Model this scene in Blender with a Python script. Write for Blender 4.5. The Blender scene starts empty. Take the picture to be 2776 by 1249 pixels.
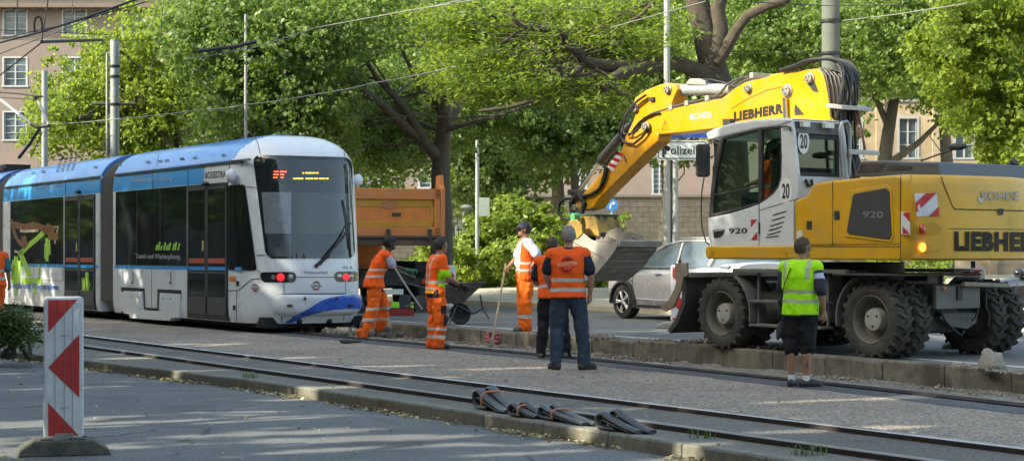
import bpy, math, random
import numpy as np
from math import sin, cos, pi, radians, sqrt, atan2
from mathutils import Vector, Matrix
random.seed(7); rng = np.random.default_rng(7)
scene = bpy.context.scene
COL = scene.collection
F_PX, HORIZ, CX, CAMH = 4800.0, 690.0, 1388.0, 1.47   # photo focal length, horizon row, centre column, eye height
CROPS = dict(A=(1480,140,2.07), B=(1880,130,2.0327), C=(2100,380,1.704), D=(1640,580,2.318), F=(0,0,.928), G=(0,380,1.998),
  H=(450,330,2.0327), K=(930,480,2.365), L=(1260,560,2.465), M=(1100,960,2.862), N=(2000,900,3.32), Q=(2300,660,3.218),
  R=(0,760,2.37), V=(1300,380,2.76), W=(900,360,2.897), J=(0,0,2.318), X=(1100,0,2.52), Y=(2100,0,2.414), Z=(600,0,2.8975))
def px(c, x, y):
    o = CROPS[c]; return (o[0]+x/o[2], o[1]+y/o[2])
def ground(c, x, y, z=0.0):
    a, b = px(c, x, y); Y = F_PX*(CAMH-z)/(b-HORIZ); return Vector(((a-CX)/F_PX*Y, Y, z))
def at(c, x, y, Y):
    a, b = px(c, x, y); return Vector(((a-CX)/F_PX*Y, Y, CAMH-(b-HORIZ)/F_PX*Y))
class Frame:
    """a thing's own axes: x forward, y left, z up"""
    def __init__(s, ox, oy, ang, z=0):
        s.o = Vector((ox, oy)); s.ang = ang; s.z = z
        s.ex = Vector((cos(ang), sin(ang))); s.ey = Vector((-sin(ang), cos(ang)))
    def side(s, c, X, Y, y):
        a, b = px(c, X, Y); k = (a-CX)/F_PX
        x = (k*(s.o.y+y*s.ey.y)-s.o.x-y*s.ey.x)/(s.ex.x-k*s.ex.y)
        D = s.o.y+x*s.ex.y+y*s.ey.y
        return (x, CAMH-(b-HORIZ)*D/F_PX-s.z)
    def front(s, c, X, Y, x):
        a, b = px(c, X, Y); k = (a-CX)/F_PX
        y = (k*(s.o.y+x*s.ex.y)-s.o.x-x*s.ex.x)/(s.ey.x-k*s.ey.y)
        D = s.o.y+x*s.ex.y+y*s.ey.y
        return (y, CAMH-(b-HORIZ)*D/F_PX-s.z)
# ---------------------------------------------------------------- materials
MATS = {}
def nodes_mat(name):
    m = bpy.data.materials.new(name); m.use_nodes = True
    nt = m.node_tree; b = nt.nodes['Principled BSDF']; return m, nt, b
def N(nt, typ, **kw):
    n = nt.nodes.new(typ)
    for k, v in kw.items(): setattr(n, k, v)
    return n
def ramp(nt, fac, stops, interp='LINEAR'):
    r = N(nt, 'ShaderNodeValToRGB'); r.color_ramp.interpolation = interp
    e = r.color_ramp.elements
    while len(e) > 1: e.remove(e[-1])
    e[0].position = stops[0][0]; e[0].color = (*stops[0][1], 1)
    for p, c in stops[1:]:
        q = e.new(p); q.color = (*c, 1)
    nt.links.new(fac, r.inputs[0]); return r.outputs[0]
def noise(nt, co, scale, detail=4, rough=.55, stretch=None):
    n = N(nt, 'ShaderNodeTexNoise'); n.inputs['Scale'].default_value = scale
    n.inputs['Detail'].default_value = detail; n.inputs['Roughness'].default_value = rough
    if stretch:
        mp = N(nt, 'ShaderNodeMapping'); mp.inputs['Scale'].default_value = stretch
        nt.links.new(co, mp.inputs['Vector']); co = mp.outputs[0]
    nt.links.new(co, n.inputs['Vector']); return n.outputs['Fac']
def mixc(nt, fac, a, b, mode='MIX'):
    m = N(nt, 'ShaderNodeMix', data_type='RGBA', blend_type=mode)
    for s, v in ((m.inputs[0], fac), (m.inputs[6], a), (m.inputs[7], b)):
        if isinstance(v, (int, float)): s.default_value = v
        elif isinstance(v, (tuple, list)): s.default_value = (*v[:3], 1)
        else: nt.links.new(v, s)
    return m.outputs[2]
def math_(nt, op, a, b=0.0, c=0.0):
    m = N(nt, 'ShaderNodeMath', operation=op)
    for i, v in enumerate((a, b, c)):
        if isinstance(v, (int, float)): m.inputs[i].default_value = v
        else: nt.links.new(v, m.inputs[i])
    return m.outputs[0]
def bump(nt, b, h, strength=.3, dist=.01):
    n = N(nt, 'ShaderNodeBump'); n.inputs['Strength'].default_value = strength; n.inputs['Distance'].default_value = dist
    nt.links.new(h, n.inputs['Height']); nt.links.new(n.outputs[0], b.inputs['Normal'])
def obco(nt): return N(nt, 'ShaderNodeTexCoord').outputs['Object']
def M(name, col, rough=.5, metal=0, var=.12, scale=6, dirt=None, dirt_amt=.4, dirt_scale=3, coat=0, bmp=0, bscale=60, alpha=None, spec=None):
    """a painted, plastic, metal or stone surface with uneven tone, optional dirt and fine relief"""
    if name in MATS: return MATS[name]
    m, nt, b = nodes_mat(name); co = obco(nt)
    n1 = noise(nt, co, scale, 6, .6)
    c = ramp(nt, n1, [(.25, tuple(v*(1-var) for v in col)), (.75, tuple(min(1, v*(1+var)) for v in col))])
    r = ramp(nt, n1, [(.3, (max(rough-.08, .02),)*3), (.7, (min(rough+.1, 1),)*3)])
    if dirt:
        n2 = noise(nt, co, dirt_scale, 8, .7)
        f = ramp(nt, n2, [(.62-dirt_amt*.45, (0,0,0)), (.78-dirt_amt*.2, (1,1,1))])
        f = math_(nt, 'MULTIPLY', f, min(1, .35+dirt_amt))
        c = mixc(nt, f, c, dirt); r = mixc(nt, f, r, (.9,.9,.9))
    nt.links.new(c, b.inputs['Base Color']); nt.links.new(r, b.inputs['Roughness'])
    b.inputs['Metallic'].default_value = metal
    if coat: b.inputs['Coat Weight'].default_value = coat; b.inputs['Coat Roughness'].default_value = .06
    if spec is not None: b.inputs['Specular IOR Level'].default_value = spec
    if bmp: bump(nt, b, noise(nt, co, bscale, 5, .65), bmp, .02)
    MATS[name] = m; return m
def emit(name, col, s):
    m, nt, b = nodes_mat(name); b.inputs['Base Color'].default_value = (*col, 1)
    b.inputs['Emission Color'].default_value = (*col, 1); b.inputs['Emission Strength'].default_value = s
    MATS[name] = m; return m
# ---------------------------------------------------------------- mesh builder
class MB:
    def __init__(s): s.v = []; s.f = []; s.m = []; s.T = None
    def add(s, vs, fs, mi=0):
        o = len(s.v); s.v += [tuple(s.T @ Vector(v)) if s.T else tuple(v) for v in vs]
        s.f += [tuple(i+o for i in f) for f in fs]; s.m += [mi]*len(fs); return s
    def box(s, lo, hi, mi=0, rot=None, piv=None):
        x0,y0,z0 = lo; x1,y1,z1 = hi
        vs = [(x0,y0,z0),(x1,y0,z0),(x1,y1,z0),(x0,y1,z0),(x0,y0,z1),(x1,y0,z1),(x1,y1,z1),(x0,y1,z1)]
        if rot:
            R = rot if isinstance(rot, Matrix) else Matrix.Rotation(rot, 3, 'Z')
            c = Vector(piv) if piv else Vector(((x0+x1)/2,(y0+y1)/2,(z0+z1)/2))
            vs = [c+R@(Vector(v)-c) for v in vs]
        return s.add(vs, [(3,2,1,0),(4,5,6,7),(0,1,5,4),(1,2,6,5),(2,3,7,6),(3,0,4,7)], mi)
    def prism(s, pts, a, b, axis='y', mi=0, mis=None):
        """outline pts in the two other axes, drawn out from a to b along axis"""
        n = len(pts)
        def P(p, t):
            return {'y': (p[0], t, p[1]), 'x': (t, p[0], p[1]), 'z': (p[0], p[1], t)}[axis]
        vs = [P(p, a) for p in pts]+[P(p, b) for p in pts]
        fs = [tuple(range(n)), tuple(range(2*n-1, n-1, -1))]
        fs += [(i, i+n, (i+1) % n+n, (i+1) % n) for i in range(n)]
        return s.add(vs, fs, mi)
    def tube(s, pts, rad, n=8, mi=0, cap=True, flat=1.0, ridge=0):
        pts = [Vector(p) for p in pts]; k = len(pts)
        if isinstance(rad, (int, float)): rad = [rad]*k
        t0 = (pts[1]-pts[0]).normalized(); up = Vector((0,0,1)) if abs(t0.z) < .9 else Vector((1,0,0))
        nx = t0.cross(up).normalized(); vs = []; fs = []
        for i, p in enumerate(pts):
            t = (pts[min(i+1,k-1)]-pts[max(i-1,0)]).normalized()
            nx = (nx-t*nx.dot(t)).normalized(); ny = t.cross(nx)
            for j in range(n):
                a = 2*pi*j/n; rr_ = rad[i]*(1+ridge*(((j*7+int(i*.35)*3) % 5)/2-1)); vs.append(p+nx*cos(a)*rr_+ny*sin(a)*rr_*flat)
        for i in range(k-1):
            for j in range(n):
                fs.append((i*n+j, i*n+(j+1) % n, (i+1)*n+(j+1) % n, (i+1)*n+j))
        if cap: fs += [tuple(range(n-1,-1,-1)), tuple(range((k-1)*n, k*n))]
        return s.add(vs, fs, mi)
    def lathe(s, prof, c, axis='y', n=32, mi=0, close=False, ang=2*pi):
        """profile (radius, offset) turned round axis through c"""
        c = Vector(c); vs = []; fs = []; k = len(prof); full = abs(ang-2*pi) < 1e-6; nn = n if full else n+1
        for j in range(nn):
            a = ang*j/n
            for r, h in prof:
                d = {'y': (r*cos(a), h, r*sin(a)), 'x': (h, r*cos(a), r*sin(a)), 'z': (r*cos(a), r*sin(a), h)}[axis]
                vs.append(c+Vector(d))
        for j in range(n):
            j2 = (j+1) % nn
            for i in range(k if close else k-1):
                i2 = (i+1) % k
                fs.append((j*k+i, j*k+i2, j2*k+i2, j2*k+i))
        return s.add(vs, fs, mi)
    def ball(s, c, r, n=12, m=8, mi=0):
        if isinstance(r, (int, float)): r = (r, r, r)
        vs = [(c[0], c[1], c[2]-r[2])]; fs = []
        for i in range(1, m):
            p = -pi/2+pi*i/m
            for j in range(n):
                a = 2*pi*j/n; vs.append((c[0]+r[0]*cos(p)*cos(a), c[1]+r[1]*cos(p)*sin(a), c[2]+r[2]*sin(p)))
        vs.append((c[0], c[1], c[2]+r[2])); L = len(vs)-1
        fs += [(0, 1+(j+1) % n, 1+j) for j in range(n)]
        for i in range(m-2):
            for j in range(n):
                fs.append((1+i*n+j, 1+i*n+(j+1) % n, 1+(i+1)*n+(j+1) % n, 1+(i+1)*n+j))
        fs += [(L, L-n+j, L-n+(j+1) % n) for j in range(n)]
        return s.add(vs, fs, mi)
    def build(s, name, mats, parent=None, smooth=False, bev=0, fix=True, sub=0, loc=None):
        me = bpy.data.meshes.new(name); me.from_pydata([tuple(v) for v in s.v], [], s.f)
        if not isinstance(mats, (list, tuple)): mats = [mats]
        for m in mats: me.materials.append(m)
        if len(mats) > 1: me.polygons.foreach_set('material_index', s.m)
        if fix:
            import bmesh
            bm = bmesh.new(); bm.from_mesh(me); bmesh.ops.recalc_face_normals(bm, faces=bm.faces); bm.to_mesh(me); bm.free()
        o = bpy.data.objects.new(name, me); COL.objects.link(o)
        if smooth:
            me.polygons.foreach_set('use_smooth', [True]*len(me.polygons))
            try:
                me.set_sharp_from_angle(angle=radians(38 if smooth is True else smooth))
            except Exception: pass
        if parent: o.parent = parent
        if loc: o.location = loc
        if bev:
            b = o.modifiers.new('bevel', 'BEVEL'); b.width = bev; b.segments = 2; b.limit_method = 'ANGLE'; b.angle_limit = radians(40)
        if sub:
            b = o.modifiers.new('sub', 'SUBSURF'); b.levels = b.render_levels = sub
        return o
def tag(o, label=None, cat=None, group=None, kind=None):
    if label: o['label'] = label
    if cat: o['category'] = cat
    if group: o['group'] = group
    if kind: o['kind'] = kind
    return o
def thing(name, label, cat, loc=(0,0,0), rz=0, group=None):
    o = bpy.data.objects.new(name, None); COL.objects.link(o); o.empty_display_size = .2
    o.location = loc; o.rotation_euler = (0, 0, rz); return tag(o, label, cat, group)
def struct(o): o['kind'] = 'structure'; return o
def rrect(w, h, r, n=6, cx=0, cy=0):
    out = []
    for qx, qy, a0 in ((1,1,0), (-1,1,90), (-1,-1,180), (1,-1,270)):
        for i in range(n+1):
            a = radians(a0+90*i/n); out.append((cx+qx*(w/2-r)+r*cos(a), cy+qy*(h/2-r)+r*sin(a)))
    return out
_fonts = {}
def text_mesh(txt, size=1.0, bold=0.0, width=1.0, thick=.002, shear=0):
    cu = bpy.data.curves.new('t', 'FONT'); cu.body = txt; cu.size = size; cu.offset = bold; cu.extrude = thick
    cu.align_x = 'CENTER'; cu.align_y = 'CENTER'; cu.shear = shear; cu.space_character = 1+bold*2.2; cu.resolution_u = 3
    ob = bpy.data.objects.new('t', cu); COL.objects.link(ob); bpy.context.view_layer.update()
    dg = bpy.context.evaluated_depsgraph_get()
    me = bpy.data.meshes.new_from_object(ob.evaluated_get(dg)); bpy.data.objects.remove(ob); bpy.data.curves.remove(cu)
    vs = [tuple(v.co) for v in me.vertices]; fs = [tuple(p.vertices) for p in me.polygons]
    bpy.data.meshes.remove(me)
    return [(v[0]*width, v[1], v[2]) for v in vs], fs
def text_obj(name, txt, mat, parent, fn, height, width=None, bold=0.0, thick=.002, shear=0):
    """lettering: fn(a, b, c) maps (along, up, outwards) metres to the thing's own coordinates"""
    vs, fs = text_mesh(txt, 1.0, bold, 1.0, 0.0005, shear)
    ys = [v[1] for v in vs]; xs = [v[0] for v in vs]
    h = max(ys)-min(ys); w = max(xs)-min(xs); sy = height/h; sx = sy if width is None else width/w
    cx_, cy_ = (max(xs)+min(xs))/2, (max(ys)+min(ys))/2
    b = MB(); b.add([fn((v[0]-cx_)*sx, (v[1]-cy_)*sy, thick if v[2] > 0 else .0) for v in vs], fs)
    return b.build(name, mat, parent, fix=False)
def glass(name, col, rough=.03, trans=.0, alpha=1.0):
    m, nt, b = nodes_mat(name); b.inputs['Base Color'].default_value = (*col, 1); b.inputs['Roughness'].default_value = rough
    b.inputs['IOR'].default_value = 1.5; b.inputs['Alpha'].default_value = alpha
    b.inputs['Specular IOR Level'].default_value = .8
    MATS[name] = m; return m
# ---------------------------------------------------------------- camera, sky, sun
cam = bpy.data.cameras.new('camera'); cam.lens = 36*F_PX/2776; cam.sensor_width = 36; cam.sensor_fit = 'HORIZONTAL'
cam.shift_y = (HORIZ-624.5)/2776; cam.clip_end = 3000; cam.clip_start = .1
co = bpy.data.objects.new('camera', cam); COL.objects.link(co); co.location = (0, 0, CAMH); co.rotation_euler = (pi/2, 0, 0)
scene.camera = co
SUN_DIR = Vector((.86, .36, -.62)).normalized()          # the way the light travels
w = bpy.data.worlds.new('World'); scene.world = w; w.use_nodes = True
wn = w.node_tree; sky = wn.nodes.new('ShaderNodeTexSky'); sky.sky_type = 'NISHITA'; sky.sun_disc = False
sky.sun_elevation = math.asin(-SUN_DIR.z); sky.sun_rotation = atan2(-SUN_DIR.x, -SUN_DIR.y)
sky.air_density = 1.0; sky.dust_density = 3.0; sky.ozone_density = 1.0
wn.links.new(sky.outputs[0], wn.nodes['Background'].inputs[0]); wn.nodes['Background'].inputs[1].default_value = .15
sl = bpy.data.lights.new('sun', 'SUN'); sl.energy = 2.6; sl.angle = radians(.5); sl.color = (1, .95, .88)
so = bpy.data.objects.new('sun', sl); COL.objects.link(so); so.rotation_euler = SUN_DIR.to_track_quat('-Z', 'Y').to_euler(); so.location = (0,0,60)
vs = scene.view_settings; vs.view_transform = 'Standard'; vs.look = 'None'; vs.gamma = 1; vs.exposure = 1.85
vs.use_white_balance = True; vs.white_balance_temperature = 7450; vs.white_balance_tint = 0
scene.cycles.use_denoising = True; scene.cycles.max_bounces = 7; scene.cycles.transparent_max_bounces = 12
scene.cycles.transmission_bounces = 4; scene.cycles.sample_clamp_indirect = 6
# ---------------------------------------------------------------- street axes: t runs right and nearer along the rails, n away from the camera
DT = Vector((.527, -.85)); DN = Vector((.85, .527)); TRACK_ANG = atan2(-.85, .527)
def TN(t, n, z=0): return Vector((t*DT.x+n*DN.x, t*DT.y+n*DN.y, z))
def rail_n(t):
    d = max(0, t+24); return 13.95-.0052*d*d if t < -8 else 13.95-.0052*256-.166*(t+8)
def wall_n(t): return rail_n(t)+1.52
def kerb_n(t):
    pts = [(-60, 6.2), (-27.4, 7.67), (-24.2, 7.9), (-21.9, 8.1), (-19.2, 8.33), (-15, 8.37), (10, 8.37)]
    for (a, b), (c, d) in zip(pts, pts[1:]):
        if t <= c: return b+(d-b)*max(0, (t-a)/(c-a)) if t > a else b
    return pts[-1][1]
def strip(name, n0, n1, z, mat, t0=-75, t1=3, dt=.5, skirt=None, thick=0):
    b = MB(); k = int((t1-t0)/dt)
    f0 = n0 if callable(n0) else (lambda t: n0); f1 = n1 if callable(n1) else (lambda t: n1)
    for i in range(k+1):
        t = t0+i*dt; b.v += [tuple(TN(t, f0(t), z)), tuple(TN(t, f1(t), z))]; 
    for i in range(k): b.f.append((2*i, 2*i+2, 2*i+3, 2*i+1)); b.m.append(0)
    o = b.build(name, mat, fix=False); return o
def ground_mat(name, stops, scale, patch=None, rough=.9, bmp=.6, bdist=.02, speck=None, stain=None, cell=None):
    m, nt, b = nodes_mat(name); co = obco(nt)
    n1 = noise(nt, co, scale, 3, .7); c = ramp(nt, n1, stops)
    if cell:
        v = N(nt, 'ShaderNodeTexVoronoi'); v.inputs['Scale'].default_value = cell[0]; nt.links.new(co, v.inputs['Vector'])
        c2 = ramp(nt, v.outputs['Color'], cell[1]); c = mixc(nt, .62, c, c2)
        e = ramp(nt, v.outputs['Distance'], [(.25, (1,1,1)), (.75, (.35,.33,.32))]); c = mixc(nt, .45, c, e, 'MULTIPLY')
    n2 = noise(nt, co, .55, 5, .6); f = ramp(nt, n2, [(.35, (.86,.86,.86)), (.65, (1.12,1.12,1.1))]); c = mixc(nt, 1, c, f, 'MULTIPLY')
    if patch:
        n3 = noise(nt, co, patch[0], 6, .65); f = ramp(nt, n3, [(patch[1], (0,0,0)), (patch[1]+.12, (1,1,1))]); c = mixc(nt, f, c, patch[2])
    if stain:
        wv = N(nt, 'ShaderNodeVectorMath', operation='ADD'); nz_ = N(nt, 'ShaderNodeTexNoise'); nz_.inputs['Scale'].default_value = 2.5; nt.links.new(co, nz_.inputs['Vector'])
        sc_ = N(nt, 'ShaderNodeVectorMath', operation='SCALE'); sc_.inputs['Scale'].default_value = .45; nt.links.new(nz_.outputs['Color'], sc_.inputs[0]); nt.links.new(co, wv.inputs[0]); nt.links.new(sc_.outputs[0], wv.inputs[1])
        vc = N(nt, 'ShaderNodeTexVoronoi', feature='DISTANCE_TO_EDGE'); vc.inputs['Scale'].default_value = .42; nt.links.new(wv.outputs[0], vc.inputs['Vector'])
        f1 = ramp(nt, vc.outputs['Distance'], [(.004, (1,1,1)), (.010, (0,0,0))]); f2 = ramp(nt, noise(nt, co, .35, 2, .5), [(.5, (0,0,0)), (.56, (.8,.8,.8))]); c = mixc(nt, mixc(nt, 1, f1, f2, 'MULTIPLY'), c, (.035,.035,.036))
        f3 = ramp(nt, noise(nt, co, 1.1, 3, .5), [(.63, (0,0,0)), (.70, (.5,.5,.5))]); c = mixc(nt, f3, c, (.07,.068,.064))
    if speck:
        v = N(nt, 'ShaderNodeTexVoronoi'); v.inputs['Scale'].default_value = speck[0]; nt.links.new(co, v.inputs['Vector'])
        f = ramp(nt, v.outputs['Distance'], [(speck[1], (1,1,1)), (speck[1]+.03, (0,0,0))])
        sel = ramp(nt, v.outputs['Color'], [(speck[3], (0,0,0)), (speck[3]+.02, (1,1,1))]); f = mixc(nt, 1, f, sel, 'MULTIPLY'); c = mixc(nt, f, c, speck[2])
    nt.links.new(c, b.inputs['Base Color']); b.inputs['Roughness'].default_value = rough; b.inputs['Specular IOR Level'].default_value = .3
    h = noise(nt, co, scale*1.3, 4, .7)
    if cell: h = math_(nt, 'SUBTRACT', h, v.outputs['Distance'] if not speck else 0)
    bump(nt, b, h, bmp, bdist); return m
asph = ground_mat('asphalt', [(.3, (.10,.10,.102)), (.5, (.15,.15,.15)), (.7, (.23,.228,.222))], 38, (.45, .56, (.105,.104,.103)), .85, .35, .006, speck=(5, .06, (.35,.34,.31), .8), stain=1)
asph2 = ground_mat('far_asphalt', [(.3, (.11,.11,.112)), (.7, (.17,.17,.17))], 26, (.5, .6, (.16,.15,.135)), .85, .3, .006)
gravel = ground_mat('fine_gravel', [(.3, (.13,.11,.092)), (.5, (.33,.275,.23)), (.7, (.50,.43,.365))], 52, None, .95, .9, .02,
    cell=(44, [(.15, (.12,.10,.085)), (.5, (.44,.365,.30)), (.85, (.74,.62,.52))]))
ballast = ground_mat('grey_ballast', [(.3, (.075,.072,.07)), (.55, (.20,.185,.165)), (.75, (.38,.345,.30))], 34, (.8, .57, (.10,.098,.10)), .95, .9, .02)
dirt = ground_mat('excavated_dirt', [(.3, (.12,.11,.095)), (.6, (.24,.22,.19)), (.8, (.36,.33,.29))], 7, (1.3, .55, (.30,.275,.235)), .95, .9, .05)
tarstrip = ground_mat('tar_joint', [(.3, (.055,.058,.066)), (.7, (.10,.105,.115))], 18, None, .8, .3, .005)
concrete = ground_mat('kerb_concrete', [(.3, (.15,.14,.115)), (.7, (.26,.245,.205))], 14, (1.7, .55, (.16,.14,.105)), .9, .5, .006)
paving = ground_mat('paving', [(.3, (.36,.32,.255)), (.7, (.46,.41,.33))], 9, None, .9, .2, .005)
struct(strip('road', -45, lambda t: kerb_n(t)+.02, -.11, asph, -75, 25))
gb = MB(); gb.add([(-900,-300,-.6), (900,-300,-.6), (900,1200,-.6), (-900,1200,-.6)], [(0,1,2,3)])
struct(gb.build('ground', ground_mat('soil', [(.3, (.06,.07,.03)), (.7, (.1,.11,.05))], 2), fix=False))
struct(strip('track_bed', lambda t: kerb_n(t)+.14, lambda t: rail_n(t)+.06, 0, gravel))
struct(strip('near_track_infill', 9.04, 10.05, .004, ballast))
struct(strip('tar_joint', lambda t: rail_n(t)-.52-.04*sin(t*1.9)-.02*sin(t*5.3), lambda t: rail_n(t)-.06, .004, tarstrip))
struct(strip('rail_side_paving', lambda t: kerb_n(t)+.13, 8.9, .003, ground_mat('kerb_paving', [(.3, (.12,.115,.10)), (.7, (.22,.205,.175))], 16, (1.2, .52, (.15,.12,.09)), .9, .6, .01)))
# uneven excavated strip between rail and kerb wall
b = MB(); t0, t1, nt_, nn_ = -45, 3, 480, 14
for i in range(nt_+1):
    t = t0+(t1-t0)*i/nt_
    for j in range(nn_+1):
        q = j/nn_; n = rail_n(t)+.07+q*(1.50-.07)
        amp = .5+.5*max(0, min(1, (-19-t)/5)); rough = amp*(.03*sin(t*9+q*7)+.03*sin(t*23+q*17+2)+random.uniform(-.022,.022))
        dip = -.07*min(1, q*1.6); z = .012+(0 if j in (0,) else (dip+rough*.8*min(1, q*4)))
        if t > -19: z = .012-.075*min(1, q*1.5)+(.012*sin(t*3+q*5)*q + random.uniform(-.005,.005)*(j > 0)+ .03*max(0, q-.8)*(1+sin(t*1.7)))
        b.v.append(tuple(TN(t, n, z)))
for i in range(nt_):
    for j in range(nn_):
        a = i*(nn_+1)+j; b.f.append((a, a+nn_+1, a+nn_+2, a+1)); b.m.append(0)
struct(b.build('dug_strip', dirt, smooth=180, fix=False))
# kerb along the near road: stones 1 m long with open joints
b = MB(); t = -60.0
while t < 6:
    g = .012; L = 1.0; dz = random.uniform(-.004, .004); a, c = t+g/2, t+L-g/2
    P = [TN(a, kerb_n(a)), TN(c, kerb_n(c)), TN(c, kerb_n(c)+.15), TN(a, kerb_n(a)+.15)]
    for z in (-.3, -.012+dz): b.v += [(p.x, p.y, z) for p in P]
    Q = [TN(a, kerb_n(a)+.014), TN(c, kerb_n(c)+.014), TN(c, kerb_n(c)+.15), TN(a, kerb_n(a)+.15)]
    b.v += [(p.x, p.y, .006+dz) for p in Q]; o = len(b.v)-12
    for k0 in (0, 4):
        for i in range(4):
            j = (i+1) % 4; b.f.append((o+k0+i, o+k0+j, o+k0+4+j, o+k0+4+i)); b.m.append(0)
    b.f.append((o+8, o+9, o+10, o+11)); b.m.append(0); t += L
struct(b.build('kerb', concrete, bev=.006))
# rails of the near track (grooved head standing a little proud), far rail
steel = M('rail_steel', (.035,.026,.024), .7, .3, .25, 12, dirt=(.07,.04,.03), dirt_amt=.45, dirt_scale=8)
rubber_black = M('black_rubber', (.018,.018,.02), .6, 0, .2, 20)
def rail(name, label, nf, t0, t1, mats, prof):
    b = MB(); k = int((t1-t0)/.5); m = len(prof)
    for i in range(k+1):
        t = t0+i*.5
        for dn, z in prof: b.v.append(tuple(TN(t, nf(t)+dn, z)))
    for i in range(k):
        for j in range(m):
            b.f.append((i*m+j, (i+1)*m+j, (i+1)*m+(j+1) % m, i*m+(j+1) % m)); b.m.append(1 if isinstance(mats, list) and 1 <= j <= 4 else 0)
    o = b.build(name, mats); return tag(o, label, 'rail')
rp = [(-.075,-.02), (-.075,.045), (-.068,.052), (-.05,.054), (-.012,.056), (-.004,.048), (.004,.018), (.03,.016), (.036,.045), (.05,.048), (.055,-.02)]
rail('tram_rail', 'nearest steel rail, rusty sided, running just behind the road kerb', lambda t: 8.98, -70, 3, [steel, M('rail_head', (.22,.20,.185), .4, .8, .3, 5)], rp)
rail('tram_rail', 'shiny grooved steel rail along the near edge of the wide gravel bed', lambda t: 10.1, -70, 3, [steel, M('rail_shine', (.42,.40,.39), .28, .85, .12, 3)], rp)
blackrail = M('dark_rail', (.035,.028,.028), .5, .5, .3, 8, dirt=(.02,.017,.017), dirt_amt=.5)
rail('tram_rail', 'dark sunken rail that runs from under the tram along the dug strip', rail_n, -60, 3, blackrail,
     [(-.05,-.03), (-.05,.02), (-.02,.026), (.0,.014), (.03,.014), (.045,.035), (.07,.03), (.075,-.03)])
# raised kerb wall of the platform
wallm = ground_mat('wall_stone', [(.3, (.11,.097,.08)), (.7, (.20,.18,.148))], 8, (1.4, .50, (.085,.072,.058)), .92, .8, .015)
wt = thing('kerb_wall', 'long low wall of weathered concrete blocks at the foot of the raised roadway', 'wall', TN(-20, wall_n(-20)))
t = -45.0; blocks = MB()
wl = wt.location
while t < 2.5:
    a, c = t+.008, t+1.12-.008; dz = random.uniform(-.006, .006); dn = random.uniform(-.008, .008)
    chip = random.random() < .35 and t < -15
    P = [TN(a, wall_n(a)+dn), TN(c, wall_n(c)+dn), TN(c, wall_n(c)+.16), TN(a, wall_n(a)+.16)]
    o = len(blocks.v)
    for z in (-.35, .178+dz): blocks.v += [(p.x-wl.x, p.y-wl.y, z-(.03 if chip and z > 0 and q == 1 else 0)) for q, p in enumerate(P)]
    Q = [TN(a, wall_n(a)+dn+.018), TN(c, wall_n(c)+dn+.018), P[2], P[3]]
    blocks.v += [(p.x-wl.x, p.y-wl.y, .197+dz-(.035 if chip and q == 1 else 0)) for q, p in enumerate(Q)]
    for k0 in (0, 4):
        for i in range(4):
            j = (i+1) % 4; blocks.f.append((o+k0+i, o+k0+j, o+k0+4+j, o+k0+4+i)); blocks.m.append(0)
    blocks.f.append((o+8, o+9, o+10, o+11)); blocks.m.append(0)
    t += 1.12
blocks.build('block_course', wallm, wt, bev=.008)
# pink spray marks on the wall by the broom
pink = M('pink_paint', (.80,.14,.22), .8, 0, .25, 30)
b = MB()
for c in [(125,850,175,838), (130,860,165,880), (128,888,168,892), (150,836,160,890), (190,850,232,842), (190,852,196,896), (232,842,225,900), (196,896,226,900), (210,862,216,885)]:
    P = [ground('L', c[0], c[1]), ground('L', c[2], c[3])]
    def onw(x, y):
        a_, b_ = px('L', x, y); k = (a_-CX)/F_PX; tt = -25.0
        for _ in range(20):
            nn = wall_n(tt)-.012; Yd = nn/(DN.x*k+DN.y); tt = (DT.x*k*Yd+DT.y*Yd)
        Yd = (wall_n(tt)-.012)/(DN.x*k+DN.y); return Vector((k*Yd, Yd, CAMH-(b_-HORIZ)*Yd/F_PX))
    b.tube([onw(c[0], c[1]), onw((c[0]+c[2])/2+3, (c[1]+c[3])/2+2), onw(c[2], c[3])], [.006,.012,.006], 6)
o = b.build('spray_mark', pink); o.location = -wl; o.parent = wt
# raised far road, its white line, far pavement rising to the park
FAR_N = 23.1
struct(strip('far_road', lambda t: wall_n(t)+.15, lambda t: FAR_N+.1, .17, asph2, -110, 25))
white = M('road_paint', (.62,.62,.60), .8, 0, .15, 5, dirt=(.12,.12,.12), dirt_amt=.5, dirt_scale=3)
b = MB()
for a, c in ((-34, -29.8), (-28.2, -24.5), (-23.2, -20.4), (-18, -14)):
    P = [TN(a, wall_n(a)+.75, .174), TN(c, wall_n(c)+.75, .174), TN(c, wall_n(c)+.9, .174), TN(a, wall_n(a)+.9, .174)]
    b.add([tuple(p) for p in P], [(0,1,2,3)])
struct(b.build('road_line', white, fix=False))
b = MB(); prof = [(23.1, .17), (23.1, .29), (23.25, .30), (24.5, .31), (30, .42), (36, .52), (120, .6)]
for t in range(-150, 41, 5):
    for n, z in prof: b.v.append(tuple(TN(t, n, z)))
m_ = len(prof)
for i in range(38):
    for j in range(m_-1):
        a = i*m_+j; b.f.append((a, a+m_, a+m_+1, a+1)); b.m.append(0)
struct(b.build('pavement', paving, fix=True))
def park_z(x, y):
    n = x*DN.x+y*DN.y
    for (a, za), (c, zc) in zip(prof, prof[1:]):
        if a <= n <= c and c > a: return za+(zc-za)*(n-a)/(c-a)
    return .17 if n < 23.1 else .6
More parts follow.
